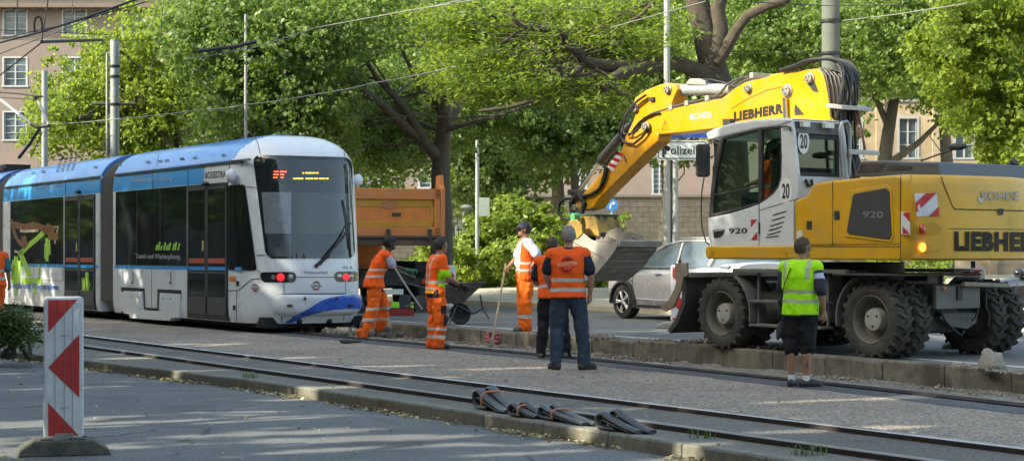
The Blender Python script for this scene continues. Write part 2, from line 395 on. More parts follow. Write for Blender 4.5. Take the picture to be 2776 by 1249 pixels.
# ---------------------------------------------------------------- buildings
stucco = M('pink_stucco', (.185,.148,.138), .9, 0, .14, .8, dirt=(.15,.125,.115), dirt_amt=.35, dirt_scale=.35, bmp=.1, bscale=12)
stucco2 = M('beige_stone', (.40,.32,.23), .9, 0, .12, 1.2, dirt=(.22,.17,.12), dirt_amt=.5, dirt_scale=.5, bmp=.15, bscale=8)
whitew = M('window_paint', (.33,.35,.37), .5, 0, .1)
m, nt, bs = nodes_mat('base_stone'); co_ = obco(nt)
mp = N(nt, 'ShaderNodeMapping'); mp.inputs['Rotation'].default_value = (radians(90), 0, 0); nt.links.new(co_, mp.inputs[0])
br = N(nt, 'ShaderNodeTexBrick'); br.inputs['Scale'].default_value = 1.0; br.inputs['Brick Width'].default_value = .85; br.inputs['Row Height'].default_value = .33
br.inputs['Mortar Size'].default_value = .02; br.inputs['Color1'].default_value = (.085,.077,.065,1); br.inputs['Color2'].default_value = (.062,.057,.048,1); br.inputs['Mortar'].default_value = (.038,.035,.03,1)
nt.links.new(mp.outputs[0], br.inputs['Vector']); nz = noise(nt, co_, 3, 5, .6); f = ramp(nt, nz, [(.3, (.75,.75,.75)), (.7, (1.2,1.2,1.15))])
nt.links.new(mixc(nt, 1, br.outputs[0], f, 'MULTIPLY'), bs.inputs['Base Color']); bs.inputs['Roughness'].default_value = .95; bump(nt, bs, br.outputs['Fac'], -.6, .03)
basest = m
m, nt, bs = nodes_mat('window_glass_far'); co_ = obco(nt)
c = ramp(nt, noise(nt, co_, .5, 3, .5), [(.35, (.035,.05,.07)), (.65, (.12,.16,.20))]); nt.links.new(c, bs.inputs['Base Color']); bs.inputs['Roughness'].default_value = .15
farglass = m
tiles = M('roof_tiles', (.085,.075,.07), .8, 0, .35, 3)
def window(parent, x0, x1, z0, z1, y, nx=2, nz=4, depth=.18, fw=.09, sill=True):
    """glazed casement set in the wall at y (facing -y); frame with bars, pane behind"""
    f = MB(); c = .06
    f.box((x0-.1, y-.03, z0-.1), (x0, y+depth, z1+.1)); f.box((x1, y-.03, z0-.1), (x1+.1, y+depth, z1+.1))
    f.box((x0, y-.03, z1), (x1, y+depth, z1+.1)); f.box((x0-.16, y-.08, z0-.1), (x1+.16, y+depth, z0)) if sill else f.box((x0, y-.03, z0-.1), (x1, y+depth, z0))
    yy = y+depth*.4
    for i in range(1, nx):
        xx = x0+(x1-x0)*i/nx; wd = fw if i == nx/2 else fw*.4; f.box((xx-wd/2, yy, z0), (xx+wd/2, yy+.05, z1))
    for i in range(1, nz):
        zz = z0+(z1-z0)*i/nz; f.box((x0, yy+.005, zz-fw*.25), (x1, yy+.055, zz+fw*.25))
    for xx in (x0, x1-fw*.6): f.box((xx, yy-.01, z0), (xx+fw*.6, yy+.06, z1))
    o = f.build('window', whitew, parent, fix=False)
    p = MB(); p.box((x0, yy+.06, z0), (x1, yy+.08, z1)); p.build('pane', farglass, o, fix=False)
    return o
def facade(parent, x0, x1, z0, z1, y, holes, mat, name='wall', thick=.5):
    """wall face with real openings: rows x columns grid built from the hole edges"""
    xs = sorted({x0, x1, *[h[0] for h in holes], *[h[1] for h in holes]}); zs = sorted({z0, z1, *[h[2] for h in holes], *[h[3] for h in holes]})
    b = MB(); idx = {}
    def vid(x, z, d=0):
        k = (x, z, d)
        if k not in idx: idx[k] = len(b.v); b.v.append((x, y+d, z))
        return idx[k]
    inh = lambda x, z: any(h[0] < x < h[1] and h[2] < z < h[3] for h in holes)
    for a, c in zip(xs, xs[1:]):
        for d, e in zip(zs, zs[1:]):
            if not inh((a+c)/2, (d+e)/2): b.f.append((vid(a,d), vid(c,d), vid(c,e), vid(a,e))); b.m.append(0)
    for h in holes:
        q = [(h[0],h[2]), (h[1],h[2]), (h[1],h[3]), (h[0],h[3])]
        for i in range(4):
            p, r = q[i], q[(i+1) % 4]; b.f.append((vid(*p), vid(*r), vid(*r, .3), vid(*p, .3))); b.m.append(0)
    return b.build(name, mat, parent, fix=False)
YB = 115.0; bx = lambda p: (p-CX)/F_PX*YB; bz = lambda p: CAMH+(HORIZ-p)/F_PX*YB
B1 = thing('apartment_building', 'long pinkish rendered building with stone base behind the trees', 'building', (0, YB, .6))
pos = B1.location
holes = []; wins = []
BZ = .6
for row, (za, zb) in enumerate(((bz(507), bz(464)), (bz(378), bz(305)), (bz(232), bz(158)), (bz(95), bz(30)))):
    k = -3
    while True:
        cxp = 41+161*k; k += 1
        if cxp > 2250: break
        if row == 0 and cxp > 1280: continue
        if row > 0 and cxp > 2250: continue
        x = bx(cxp); holes.append((x-.72, x+.72, za-BZ, zb-BZ)); wins.append((*holes[-1], 2, 4))
for cxp in (1369, 1572, 1788, 1990, 2190):
    x = bx(cxp); holes.append((x-.4, x+.4, bz(524)-BZ, bz(446)-BZ)); wins.append((*holes[-1], 2, 6))
zb_ = bz(528)-BZ; zt = bz(13)-BZ
facade(B1, bx(-500), bx(2330), zb_, zt, 0, holes, stucco)
body = MB(); body.box((bx(-500), .6, -1), (bx(2330), 14, zt)); body.build('wall', stucco, B1)
for wv in wins: window(B1, wv[0], wv[1], wv[2], wv[3], 0, wv[4], wv[5])
b = MB(); b.box((bx(-500)-.1, -.25, -1.2), (bx(2330)+.1, .3, zb_-.15)); b.build('stone_base', basest, B1)
b = MB(); b.box((bx(-500)-.1, -.38, zb_-.15), (bx(2330)+.1, .1, zb_)); b.build('base_ledge', M('ledge_stone', (.11,.10,.085), .9), B1)
b = MB()
b.prism([(-1.0, zt), (-1.0, zt+.35), (3, zt+2.4), (8, zt+5), (15, zt+1), (15, zt)], bx(-520), bx(2350), 'x')
x = bx(-500)
while x < bx(2330): b.tube([(x, -1.02, zt+.37), (x, 3, zt+2.44), (x, 8, zt+5.0)], .11, 6); x += .32
b.build('roof', tiles, B1)
b = MB(); b.box((bx(-520), -1.1, zt-.32), (bx(2350), -.85, zt-.02)); b.box((bx(-520), -.86, zt-.22), (bx(2350), .2, zt-.12))
x = bx(-500)
while x < bx(2330): b.box((x, -.84, zt-.4), (x+.18, .05, zt-.22)); x += .75
b.build('eaves', M('eaves_wood', (.13,.10,.085), .8), B1)
# small bay in front of the wall, lower left
YB2 = 82.0; b2x = lambda p: (p-CX)/F_PX*YB2; b2z = lambda p: CAMH+(HORIZ-p)/F_PX*YB2-.6
B2 = thing('office_building', 'sandy stone building with tall narrow windows behind the trees at right', 'building', (0, YB2, .6))
holes = []; ws = []
for k in range(-1, 4):
    c0 = 2462+153*k
    for za, zb in ((427, 322), (270, 150), (110, 0)): holes.append((b2x(c0-24), b2x(c0+24), b2z(za), b2z(zb)))
    holes.append((b2x(c0-24), b2x(c0+24), b2z(600), b2z(490)))
facade(B2, b2x(2240), b2x(2950), -1, b2z(-60), 0, holes, stucco2)
body = MB(); body.box((b2x(2240), .5, -1), (b2x(2950), 12, b2z(-60))); body.build('wall', stucco2, B2)
for h in holes: window(B2, *h, 0, 2, 3, fw=.08)
b = MB()
for k in range(-1, 5):
    c0 = 2385+153*k; b.box((b2x(c0-11), -.14, -1), (b2x(c0+11), .0, b2z(-60)))
b.box((b2x(2240), -.2, b2z(446)), (b2x(2950), -.16, b2z(436)))
b.build('pilasters', stucco2, B2)
b = MB(); b.box((b2x(2240)-.3, -.6, b2z(-60)), (b2x(2950)+.3, 12.3, b2z(-72))); b.build('cornice', stucco2, B2)
# ---------------------------------------------------------------- masts, poles, signs
galv = M('galvanised_steel', (.34,.36,.37), .5, .45, .12, 5, dirt=(.22,.22,.21), dirt_amt=.3)
galvl = M('light_grey_pole', (.34,.34,.325), .6, .1, .1, 4, dirt=(.3,.29,.26), dirt_amt=.35)
darkm = M('dark_metal', (.03,.03,.032), .5, .4, .2, 10)
def pole(name, label, cat, x, Y, r, top, mat, rtop=None, z0=None, collars=(), n=16):
    z0 = park_z(x, Y) if z0 is None else z0
    t = thing(name, label, cat, (x, Y, z0))
    b = MB(); b.lathe([(r*1.25,0), (r*1.25,.35), (r,.36), (rtop or r*.85, top-z0), (0.001, top-z0+.01)], (0,0,0), 'z', n); b.build('shaft', mat, t, smooth=True)
    if collars:
        for z in collars: b = MB(); b.lathe([(r+.004, z-z0-.03), (r+.02, z-z0-.03), (r+.02, z-z0+.03), (r+.004, z-z0+.03)], (0,0,0), 'z', n, close=True); b.build('clamp', darkm, t, smooth=True)
    return t
Xp = lambda p, Y: (p-CX)/F_PX*Y
Zp = lambda p, Y: CAMH+(HORIZ-p)/F_PX*Y
m1 = pole('overhead_line_mast', 'thick grey steel mast behind the joint between the two tram cars', 'mast', Xp(311, 49), 49, .135, Zp(108, 49), galv, .125, collars=(Zp(180,49), Zp(283,49), Zp(208,49)))
b = MB(); b.tube([(-.2,-.05,.2), (-.2,-.05,Zp(122,49)-.4)], .035, 8); b.tube([(-.2,-.05,Zp(122,49)-.4), (0,0,Zp(122,49)-.4)], .02, 6); b.build('cable_pipe', galvl, m1)
pole('overhead_line_mast', 'slimmer grey steel mast behind the pantograph at far left', 'mast', Xp(121, 53.5), 53.5, .10, Zp(192, 53.5), galv, .095)
pole('lamp_post', 'very thin pale post rising above the tram roof in front of the leaves', 'post', Xp(666, 42), 42, .045, Zp(40, 42), galvl, .032)
lp = pole('lamp_post', 'slim grey post between the dark tree trunk and the big bush', 'post', Xp(1294, 58), 58, .075, Zp(380, 58), galv, .06)
b = MB(); b.box((.05,-.1,Zp(570,58)-.6), (.4,-.05,Zp(520,58)-.6)); b.build('sign_plate', M('grey_green_plate', (.25,.30,.28), .6), lp)
bigm = pole('concrete_mast', 'very thick greenish grey mast rising behind the excavator hoses', 'mast', Xp(2252, 36), 36, .195, 10.5, M('mast_concrete', (.115,.13,.11), .85, 0, .15, 3, bmp=.2, bscale=30), .175, collars=(Zp(58,36), Zp(146,36)))
# street light post with the direction signs
YS = 39.3
sp = pole('street_light', 'tall pale post carrying the direction signs beside the car', 'street light', Xp(1808, YS), YS, .075, 12.5, galvl, .062)
sp2 = pole('sign_post', 'shorter speckled post just right of the tall pale post under the signs', 'post', Xp(1831, YS+.8), YS+.8, .065, Zp(372, YS+.8), galv, .062)
signw = M('sign_white', (.62,.64,.62), .5, 0, .05, 2, dirt=(.35,.36,.33), dirt_amt=.3); signk = M('sign_black', (.02,.02,.022), .5)
def plate_sign(label, x0, x1, y0, y1, Y, face, txt=None, arrow=False):
    t = thing('direction_sign', label, 'sign', (Xp((x0+x1)/2, Y), Y, Zp((y0+y1)/2, Y)))
    w_, h_ = (x1-x0)/F_PX*Y, (y1-y0)/F_PX*Y
    b = MB(); b.prism(rrect(w_, h_, .06), -.02, .02, 'y'); b.build('panel', face, t)
    if txt:
        b = MB(); o_ = rrect(w_-.05, h_-.05, .05); i_ = rrect(w_-.09, h_-.09, .035)
        vs = [(p[0], -.024, p[1]) for p in o_]+[(p[0], -.024, p[1]) for p in i_]; n = len(o_)
        b.add(vs, [(i, (i+1) % n, n+(i+1) % n, n+i) for i in range(n)]); b.build('border', signk, t, fix=False)
        text_obj('lettering', txt, signk, t, lambda a, b_, c: (a-w_*.05, -.024-c, b_), h_*.42, bold=.012)
        b = MB(); ax = -w_*.37; b.box((ax-.025, -.028, -h_*.36), (ax+.025, -.022, h_*.3))
        b.add([(ax, -.026, h_*.40), (ax-.16, -.026, h_*.1), (ax-.11, -.026, -h_*.05), (ax, -.026, h_*.14), (ax+.11, -.026, -h_*.05), (ax+.16, -.026, h_*.1)], [(0,1,2,3), (0,3,4,5)])
        b.build('arrow', signk, t, fix=False)
    b = MB(); b.box((-.04-w_*.0, .02, -h_*.3), (.04, .09, h_*.3)); b.build('bracket', galv, t)
    return t
plate_sign('white direction sign reading Polizei with an upward arrow', 1780, 1919, 381, 434, YS-.2, signw, 'Polizei', True)
plate_sign('blue sign panel mostly hidden behind the yellow boom, above the white one', 1800, 1920, 340, 374, YS-.2, M('sign_blue', (.02,.06,.30), .5))
YR = 58.0
t = thing('turn_sign', 'round blue sign with a white arrow turning right, behind the digging bucket', 'sign', (Xp(1658.5, YR), YR, park_z(3.3, YR)))
zc = Zp(556, YR)-t.location.z
b = MB(); b.tube([(0,.03,0), (0,.03,zc+.15)], .03, 10); b.build('post', galv, t)
b = MB(); b.lathe([(.001,-.01), (.2,-.01), (.205,.0), (.2,.012), (.001,.012)], (0,0,zc), 'y', 40); b.build('disc', M('sign_blue2', (.03,.17,.50), .45), t, smooth=True)
b = MB(); pth = [(-.05,-.12), (-.05,-.02), (-.035,.03), (0,.055), (.04,.06)]
for (a, c), (d, e) in zip(pth, pth[1:]):
    L_ = sqrt((d-a)**2+(e-c)**2); nx_, nz_ = -(e-c)/L_*.02, (d-a)/L_*.02
    b.add([(a+nx_, -.014, zc+c+nz_), (d+nx_, -.014, zc+e+nz_), (d-nx_, -.014, zc+e-nz_), (a-nx_, -.014, zc+c-nz_)], [(0,1,2,3)])
b.add([(.03,-.014,zc+.12), (.12,-.014,zc+.06), (.03,-.014,zc)], [(0,1,2)]); b.build('arrow', M('white_film', (.7,.72,.75), .4), t, fix=False)
t = thing('small_sign_post', 'white post with small lamp and round plate in front of the grey fence', 'sign', (Xp(1257, 62), 62, .58))
b = MB(); b.tube([(0,0,0), (0,0,Zp(575,62)-.58)], .05, 10); b.build('post', galvl, t)
b = MB(); b.lathe([(.001,-.04), (.2,-.04), (.2,-.02), (.001,-.02)], (0,0,Zp(608,62)-.58), 'y', 24); b.build('round_plate', M('back_grey', (.4,.41,.42), .5, .3), t)
b = MB(); b.ball((.08,0,Zp(562,62)-.58), (.22,.12,.1)); b.build('lamp_head', galvl, t, smooth=True)
ft = thing('metal_fence', 'grey corrugated metal site fence between the truck and the bush', 'fence', (Xp(1212,66), 66, .58))
b = MB(); x = 0; wv = []
while x < 2.6: wv.append((x, .04 if int(x/.1) % 2 else 0)); x += .1
top = Zp(602,66)-.58
for (a, c), (d, e) in zip(wv, wv[1:]): b.add([(a,c,0), (d,e,0), (d,e,top), (a,c,top)], [(0,1,2,3)])
sheet = b.build('sheet', M('fence_grey', (.2,.21,.22), .5, .4), ft, fix=False)
b = MB()
for xx in (-.05, .45, 2.55): b.box((xx,-.06,0), (xx+.07,.0,top+.05))
b.box((-.05,-.05,top), (2.62,.05,top+.06)); b.build('fence_frame', galv, ft)
# ---------------------------------------------------------------- overhead wires
wire = M('wire_black', (.03,.03,.032), .6, .3); wireg = M('wire_grey', (.20,.20,.195), .6, .2)
def cable(name, label, pts, r, mat, sag=0, cat='cable', n=6, parent=None):
    P = []
    for a, c in zip(pts, pts[1:]):
        for i in range(8):
            q = i/8; p = Vector(a).lerp(Vector(c), q); p.z -= sag*4*q*(1-q); P.append(p)
    P.append(Vector(pts[-1]))
    o = P[0]; b = MB(); b.tube([p-o for p in P], r, n); ob = b.build(name, mat, smooth=True, loc=o)
    return tag(ob, label, cat)
ca = lambda *p: [at(*q) for q in p]
cable('contact_wire', 'thick black overhead wire running up to the right across the pink building', ca(('J',-60,285,40), ('J',265,200,36), ('J',540,112,33.5), ('J',900,-18,31)), .022, wire)
cable('contact_wire', 'thin black overhead wire just under the thick one at upper left', ca(('J',-60,262,40.3), ('J',265,186,36.3), ('J',430,150,34.6), ('J',930,10,31.3)), .011, wire)
cable('feeder_cable', 'pale grey cable sloping up below the black overhead wires at upper left', ca(('J',-60,362,40), ('J',400,185,37), ('J',800,20,34)), .011, wireg)
cable('jumper_loop', 'black loop of cable standing above the overhead wire at upper left', ca(('J',218,205,36), ('J',216,150,36), ('J',222,118,36), ('J',240,105,36), ('J',258,116,36), ('J',266,150,36), ('J',265,205,36)), .022, wire)
it = cable('insulator_rod', 'black insulating rod between the overhead wires and the thick mast', ca(('J',262,264,37.5), ('J',640,252,43)), .035, wire, cat='insulator', n=8)
cable('span_wire', 'thin wire from the end of the black rod to the top of the thick mast', ca(('J',640,252,43), ('J',690,292,48.5)), .012, wire)
cable('span_wire', 'black wire dropping to the lower left from the end of the rod', ca(('J',-40,505,38), ('J',262,268,37.5)), .014, wire)
cable('dropper_wire', 'leftmost short vertical wire above the first upper window', ca(('J',112,-40,40), ('J',106,190,39)), .013, wire)
cable('dropper_wire', 'slanting vertical wire that meets the end of the black rod', ca(('J',308,-40,37.5), ('J',262,268,37.5)), .013, wire)
cable('dropper_wire', 'faint vertical wire in front of the second upper window', ca(('J',458,-20,40), ('J',452,132,39)), .009, wire)
cable('dropper_wire', 'thin curved wire hanging through the leaves right of the thick mast', ca(('J',1030,-20,41), ('J',1010,200,41), ('J',1000,310,41), ('J',940,400,41)), .009, wire)
cable('span_wire', 'faint nearly level wire crossing the upper windows at left', ca(('J',-30,188,45), ('J',700,220,47)), .008, wire)
cable('span_wire', 'faint level wire passing the top of the thick mast', ca(('J',-30,245,45), ('J',250,255,45), ('J',1200,252,46)), .007, wire)
cable('feeder_cable', 'long pale cable crossing the trees above the tram from the far mast', ca(('J',320,780,50), ('J',700,750,48), ('J',1250,692,43), ('Z',200,822,40.5), ('Z',720,745,38.8), ('Z',1200,652,38), ('Z',1850,520,36.5), ('X',300,460,36)), .012, wireg, sag=.02)
cable('insulator_rod', 'dark insulating rod hanging in front of the leaves above the tram', ca(('J',1245,322,40), ('J',1480,292,40), ('J',1612,262,40)), .045, wire, cat='insulator', n=8)
cable('contact_wire', 'thin wire running on to the upper right from the rod above the tram', ca(('J',1150,378,40), ('J',1600,300,40), ('Z',760,215,38), ('Z',1500,80,36), ('Z',2150,-25,34)), .010, wireg)
cable('contact_wire', 'second thin wire high above the tram, ending at the upper edge', ca(('Z',1250,125,37), ('Z',1620,62,36), ('Z',2000,-25,34)), .011, wireg)
cable('span_wire', 'thin wire crossing the forked trunk at the top', ca(('X',1400,190,33), ('X',2050,10,31)), .009, wireg)
cable('span_wire', 'thin wire leading right from the very thick mast through the leaves', ca(('Y',430,138,36), ('Y',800,95,34), ('Y',1250,25,31)), .011, wireg)
cable('span_wire', 'level dark wire passing the very thick mast above the hoses', ca(('Y',-300,350,35.4), ('Y',320,352,35.3), ('Y',436,350,35.3)), .010, wire)
cable('span_wire', 'dark wire at the very top joining the very thick mast', ca(('Y',-250,10,35), ('Y',320,38,35.4), ('Y',820,34,34)), .010, wire)
# ---------------------------------------------------------------- foliage
def leaf_mat(name, stops, trans=(.30,.42,.04), tw=.38, rough=.5):
    m = bpy.data.materials.new(name); m.use_nodes = True; nt = m.node_tree; nt.nodes.clear()
    g = N(nt, 'ShaderNodeNewGeometry'); co = obco(nt)
    c = ramp(nt, g.outputs['Random Per Island'], stops)
    n1 = noise(nt, co, .7, 3, .6); f = ramp(nt, n1, [(.3, (.72,.8,.75)), (.7, (1.25,1.2,1.1))]); c = mixc(nt, 1, c, f, 'MULTIPLY')
    d = N(nt, 'ShaderNodeBsdfPrincipled'); nt.links.new(c, d.inputs['Base Color']); d.inputs['Roughness'].default_value = rough; d.inputs['Specular IOR Level'].default_value = .4
    t = N(nt, 'ShaderNodeBsdfTranslucent'); c2 = mixc(nt, .6, c, trans); nt.links.new(c2, t.inputs['Color'])
    mx = N(nt, 'ShaderNodeMixShader'); mx.inputs[0].default_value = tw
    nt.links.new(d.outputs[0], mx.inputs[1]); nt.links.new(t.outputs[0], mx.inputs[2])
    o = N(nt, 'ShaderNodeOutputMaterial'); nt.links.new(mx.outputs[0], o.inputs[0]); return m
def leaves_mesh(name, P, Nrm, size, aspect, mat, parent=None, loc=None, droop=.25, kind='maple'):
    """one mesh of separate leaf-sized faces; P centres, Nrm face normals"""
    n = len(P); Nrm = Nrm/np.linalg.norm(Nrm, axis=1, keepdims=True)
    r = rng.normal(size=(n, 3)); U = np.cross(Nrm, r); U /= np.linalg.norm(U, axis=1, keepdims=True); V = np.cross(Nrm, U)
    s = (size*rng.uniform(.65, 1.35, n))[:, None]; a = aspect
    if kind == 'maple':   # five-pointed outline as a fan of quads round the stalk
        ang = np.array([0, 35, 70, 110, 180, 250, 290, 325])*pi/180; rad = np.array([1, .55, .95, .5, .62, .5, .95, .55])
        pts = [P+U*s*(np.cos(A)*R)+V*s*(np.sin(A)*R*a)-Nrm*s*droop*(R-.5) for A, R in zip(ang, rad)]
    else:
        pts = [P+U*s, P+V*s*a, P-U*s, P-V*s*a]
    k = len(pts); co = np.stack(pts, 1).reshape(-1, 3)
    me = bpy.data.meshes.new(name); me.vertices.add(n*k); me.vertices.foreach_set('co', co.ravel().astype(np.float32))
    me.loops.add(n*k); me.loops.foreach_set('vertex_index', np.arange(n*k, dtype=np.int32))
    me.polygons.add(n); me.polygons.foreach_set('loop_start', np.arange(0, n*k, k, dtype=np.int32)); me.polygons.foreach_set('loop_total', np.full(n, k, dtype=np.int32))
    me.materials.append(mat); me.update(calc_edges=True)
    o = bpy.data.objects.new(name, me); COL.objects.link(o)
    if parent: o.parent = parent
    if loc: o.location = loc
    return o
def clump_points(clumps, total, shell=.55, flat=.8, sub=14, subr=.33):
    """points gathered in small sprays on and in each clump so that gaps stay between them"""
    vol = np.array([c[3]**2 for c in clumps]); cnt = np.maximum(30, (total*vol/vol.sum()).astype(int)); P = []; Nn = []
    for (x, y, z, r), k in zip(clumps, cnt):
        ns = max(8, int(sub*r*r*2.2)); d = rng.normal(size=(ns, 3)); d /= np.linalg.norm(d, axis=1, keepdims=True)
        rr = r*(shell+(1-shell)*rng.random(ns)**.6); c = d*rr[:, None]*np.array([1, 1, flat])
        w_ = rng.random(ns)**1.5+.15; which = rng.choice(ns, k, p=w_/w_.sum())
        sr = subr*rng.uniform(.6, 1.4, ns)
        q = rng.normal(size=(k, 3)); q *= (sr[which]*rng.random(k)**.4)[:, None]/np.linalg.norm(q, axis=1, keepdims=True); q[:, 2] *= .6
        p = c[which]+q; P.append(p+np.array([x, y, z]))
        nn = d[which]*.7+rng.normal(size=(k, 3))*.75; nn[:, 2] += .5; Nn.append(nn)
    return np.concatenate(P), np.concatenate(Nn)
bark = M('bark', (.085,.075,.055), .95, 0, .35, 9, bmp=.9, bscale=14)
barkl = M('pale_bark', (.17,.15,.10), .9, 0, .35, 5, dirt=(.08,.07,.045), dirt_amt=.5, bmp=.6, bscale=12)
def bend(a, c, k=5, j=.12, r=random):
    a, c = Vector(a), Vector(c); L = (c-a).length; out = []
    for i in range(k+1):
        q = i/k; p = a.lerp(c, q); s = sin(pi*q)*j*L
        out.append(p+Vector((r.uniform(-1,1), r.uniform(-1,1), r.uniform(-.6,1)))*s*.5)
    return out
def tree(name, label, base, limbs, clumps, n, leaf, size, mat, bk=bark, aspect=.8, kind='maple', group=None, twigs=0, **kw):
    """limbs: list of (points, r0, r1) in world metres; clumps: (x,y,z,r) in world metres"""
    base = Vector(base); t = thing(name, label, 'tree', base, 0, group)
    b = MB()
    for pts, r0, r1 in limbs:
        pts = [Vector(p)-base for p in pts]; k = len(pts)
        b.tube(pts, [r0+(r1-r0)*(i/(k-1))**.8 for i in range(k)], 10)
    for i in range(twigs):
        c = random.choice(clumps); L = random.choice(limbs)[0]; s = Vector(random.choice(L[1:]))
        e = Vector(c[:3])+Vector((random.uniform(-1,1), random.uniform(-1,1), random.uniform(-.7,.7)))*c[3]*.8
        if (e-s).length > 6: continue
        k = 5; P_ = [p-base for p in bend(s, e, k, .16)]; b.tube(P_, [.034-.027*i/k for i in range(k+1)], 5)
    b.build('trunk', bk, t, smooth=60)
    P, Nn = clump_points(clumps, n, **kw); P -= np.array(base)
    leaves_mesh('crown', P, Nn, size, aspect, mat, t, kind=kind)
    return t
def clumps_in(c, region, Y0, Y1, k, r0, r1, seed, yfun=None):
    """scatter crown clumps over the part of the air the tree fills, region = polygon test box list in a crop's pixels"""
    rr = random.Random(seed); out = []
    for i in range(k):
        x0, y0, x1, y1 = rr.choices(region, [abs((q[2]-q[0])*(q[3]-q[1])) for q in region])[0]
        p = at(c, rr.uniform(x0, x1), rr.uniform(y0, y1), rr.uniform(Y0, Y1)); out.append((p.x, p.y, p.z, rr.uniform(r0, r1)))
    return out
lm_yel = leaf_mat('maple_leaves_yellow_green', [(0, (.07,.12,.015)), (.5, (.14,.205,.025)), (1, (.25,.30,.05))], (.46,.58,.08), .5)
lm_mid = leaf_mat('plane_leaves_green', [(0, (.045,.088,.022)), (.55, (.095,.16,.035)), (.9, (.19,.245,.07)), (1, (.38,.42,.24))], (.34,.52,.09), .45)
lm_dark = leaf_mat('deep_green_leaves', [(0, (.035,.065,.018)), (.6, (.075,.12,.028)), (1, (.15,.19,.055))], (.28,.42,.06), .4)
lm_fea = leaf_mat('feathery_leaves', [(0, (.05,.09,.015)), (.6, (.10,.16,.025)), (1, (.19,.23,.04))], (.42,.55,.07), .45)
lm_bush = leaf_mat('bush_leaves', [(0, (.08,.13,.02)), (.6, (.17,.25,.04)), (1, (.30,.36,.09))], (.5,.6,.08), .4)
# A: light maple at left
YA = 60
base = (Xp(478, YA), YA, park_z(Xp(478, YA), YA))
F2 = lambda x, y, Y: tuple(at('F', x, y, Y))
limbs = [([base, F2(452,470,58), F2(446,330,58), F2(430,262,57.5), F2(420,150,57)], .22, .06),
 ([F2(450,420,58), F2(400,330,57), F2(372,285,56.5), F2(330,262,56), F2(230,262,55.5)], .12, .025),
 ([F2(446,330,58), F2(520,300,58), F2(560,270,58), F2(620,200,57.5)], .11, .02),
 ([F2(420,260,57.5), F2(350,170,57), F2(290,120,56.5)], .08, .02),
 ([F2(440,300,58), F2(380,240,57), F2(340,235,56)], .07, .02), ([F2(395,330,57), F2(300,340,57), F2(200,300,56)], .06, .015)]
cl = clumps_in('F', [(110,250,300,370), (200,130,420,350), (60,290,160,350), (290,20,520,300), (130,190,300,330), (420,0,560,330), (250,180,450,380)], 56.5, 60.5, 66, .8, 1.5, 3)
tree('maple_tree', 'light yellow-green maple spreading in front of the pink building at left', base, limbs, cl, 52000, .7, .088, lm_yel, twigs=45)
# B: big plane tree behind the truck
YT = 47
bp = (Xp(1196, YT), YT, park_z(Xp(1196, YT), YT))
limbs = [([bp, F2(1112,560,YT), F2(1108,440,YT), F2(1112,372,YT), F2(1118,300,46.5), F2(1115,230,46), F2(1130,100,46)], .34, .15),
 ([F2(1108,400,YT), F2(1060,352,46.6), F2(1010,310,46.2), F2(960,262,45.8), F2(920,235,45.5), F2(880,180,45)], .19, .07),
 ([F2(1068,356,46.6), F2(1030,290,46.2), F2(990,240,46), F2(950,200,45.8), F2(900,120,45.5)], .14, .05),
 ([F2(1112,330,46.8), F2(1060,310,47), F2(1020,300,47.5)], .09, .04),
 ([F2(1114,330,46.6), F2(1180,310,46.2), F2(1260,290,45.8), F2(1340,262,45.2)], .08, .03),
 ([F2(1118,330,46.6), F2(1160,250,47), F2(1220,160,47)], .14, .05), ([F2(1112,280,46.5), F2(1060,230,46), F2(1000,100,45.5)], .12, .04)]
cl = clumps_in('F', [(520,0,880,180), (620,160,820,330), (560,60,760,340), (860,0,1250,50), (700,220,810,360), (480,0,700,150)], 43, 48.5, 80, .9, 1.7, 5)+clumps_in('F', [(860,150,1200,330), (850,300,1060,440), (1120,180,1300,330)], 49.2, 51.5, 48, .8, 1.3, 55)
tree('plane_tree', 'big dark-limbed plane tree behind the orange truck', bp, limbs, cl, 92000, .7, .078, lm_mid, twigs=22)
# C: darker tree right of it
bp = (Xp(1290, 66), 66, .6)
limbs = [([bp, F2(1205,480,66), F2(1195,420,66), F2(1180,330,66)], .4, .2), ([F2(1205,500,66), F2(1260,430,66), F2(1320,380,65)], .25, .1), ([F2(1200,440,66), F2(1150,380,66), F2(1140,300,65)], .2, .08)]
cl = clumps_in('F', [(1130,300,1330,420), (1180,260,1420,360), (1170,400,1290,540), (1060,220,1250,330)], 63, 67.5, 46, 1.1, 1.9, 6)
tree('shade_tree', 'dark dense tree with a leaning trunk between the plane tree and the bush', bp, limbs, cl, 32000, .7, .10, lm_dark, twigs=20)
# D: slender young tree in front of the building
bp = (Xp(1555, 52), 52, .46)
limbs = [([bp, F2(1450,520,52), F2(1446,470,52), F2(1440,400,52), F2(1436,330,52)], .17, .08), ([F2(1446,440,52), F2(1475,380,52), F2(1500,330,51.5)], .07, .03), ([F2(1444,430,52), F2(1405,370,52), F2(1380,330,52)], .07, .03)]
cl = clumps_in('F', [(1330,290,1520,400), (1340,380,1440,430), (1460,300,1600,370), (1330,250,1560,330)], 50.5, 53.5, 40, .7, 1.3, 8)
tree('young_tree', 'slender tree with pale trunk in front of the stone base left of the boom', bp, limbs, cl, 26000, .7, .08, lm_mid, bk=barkl, twigs=25)
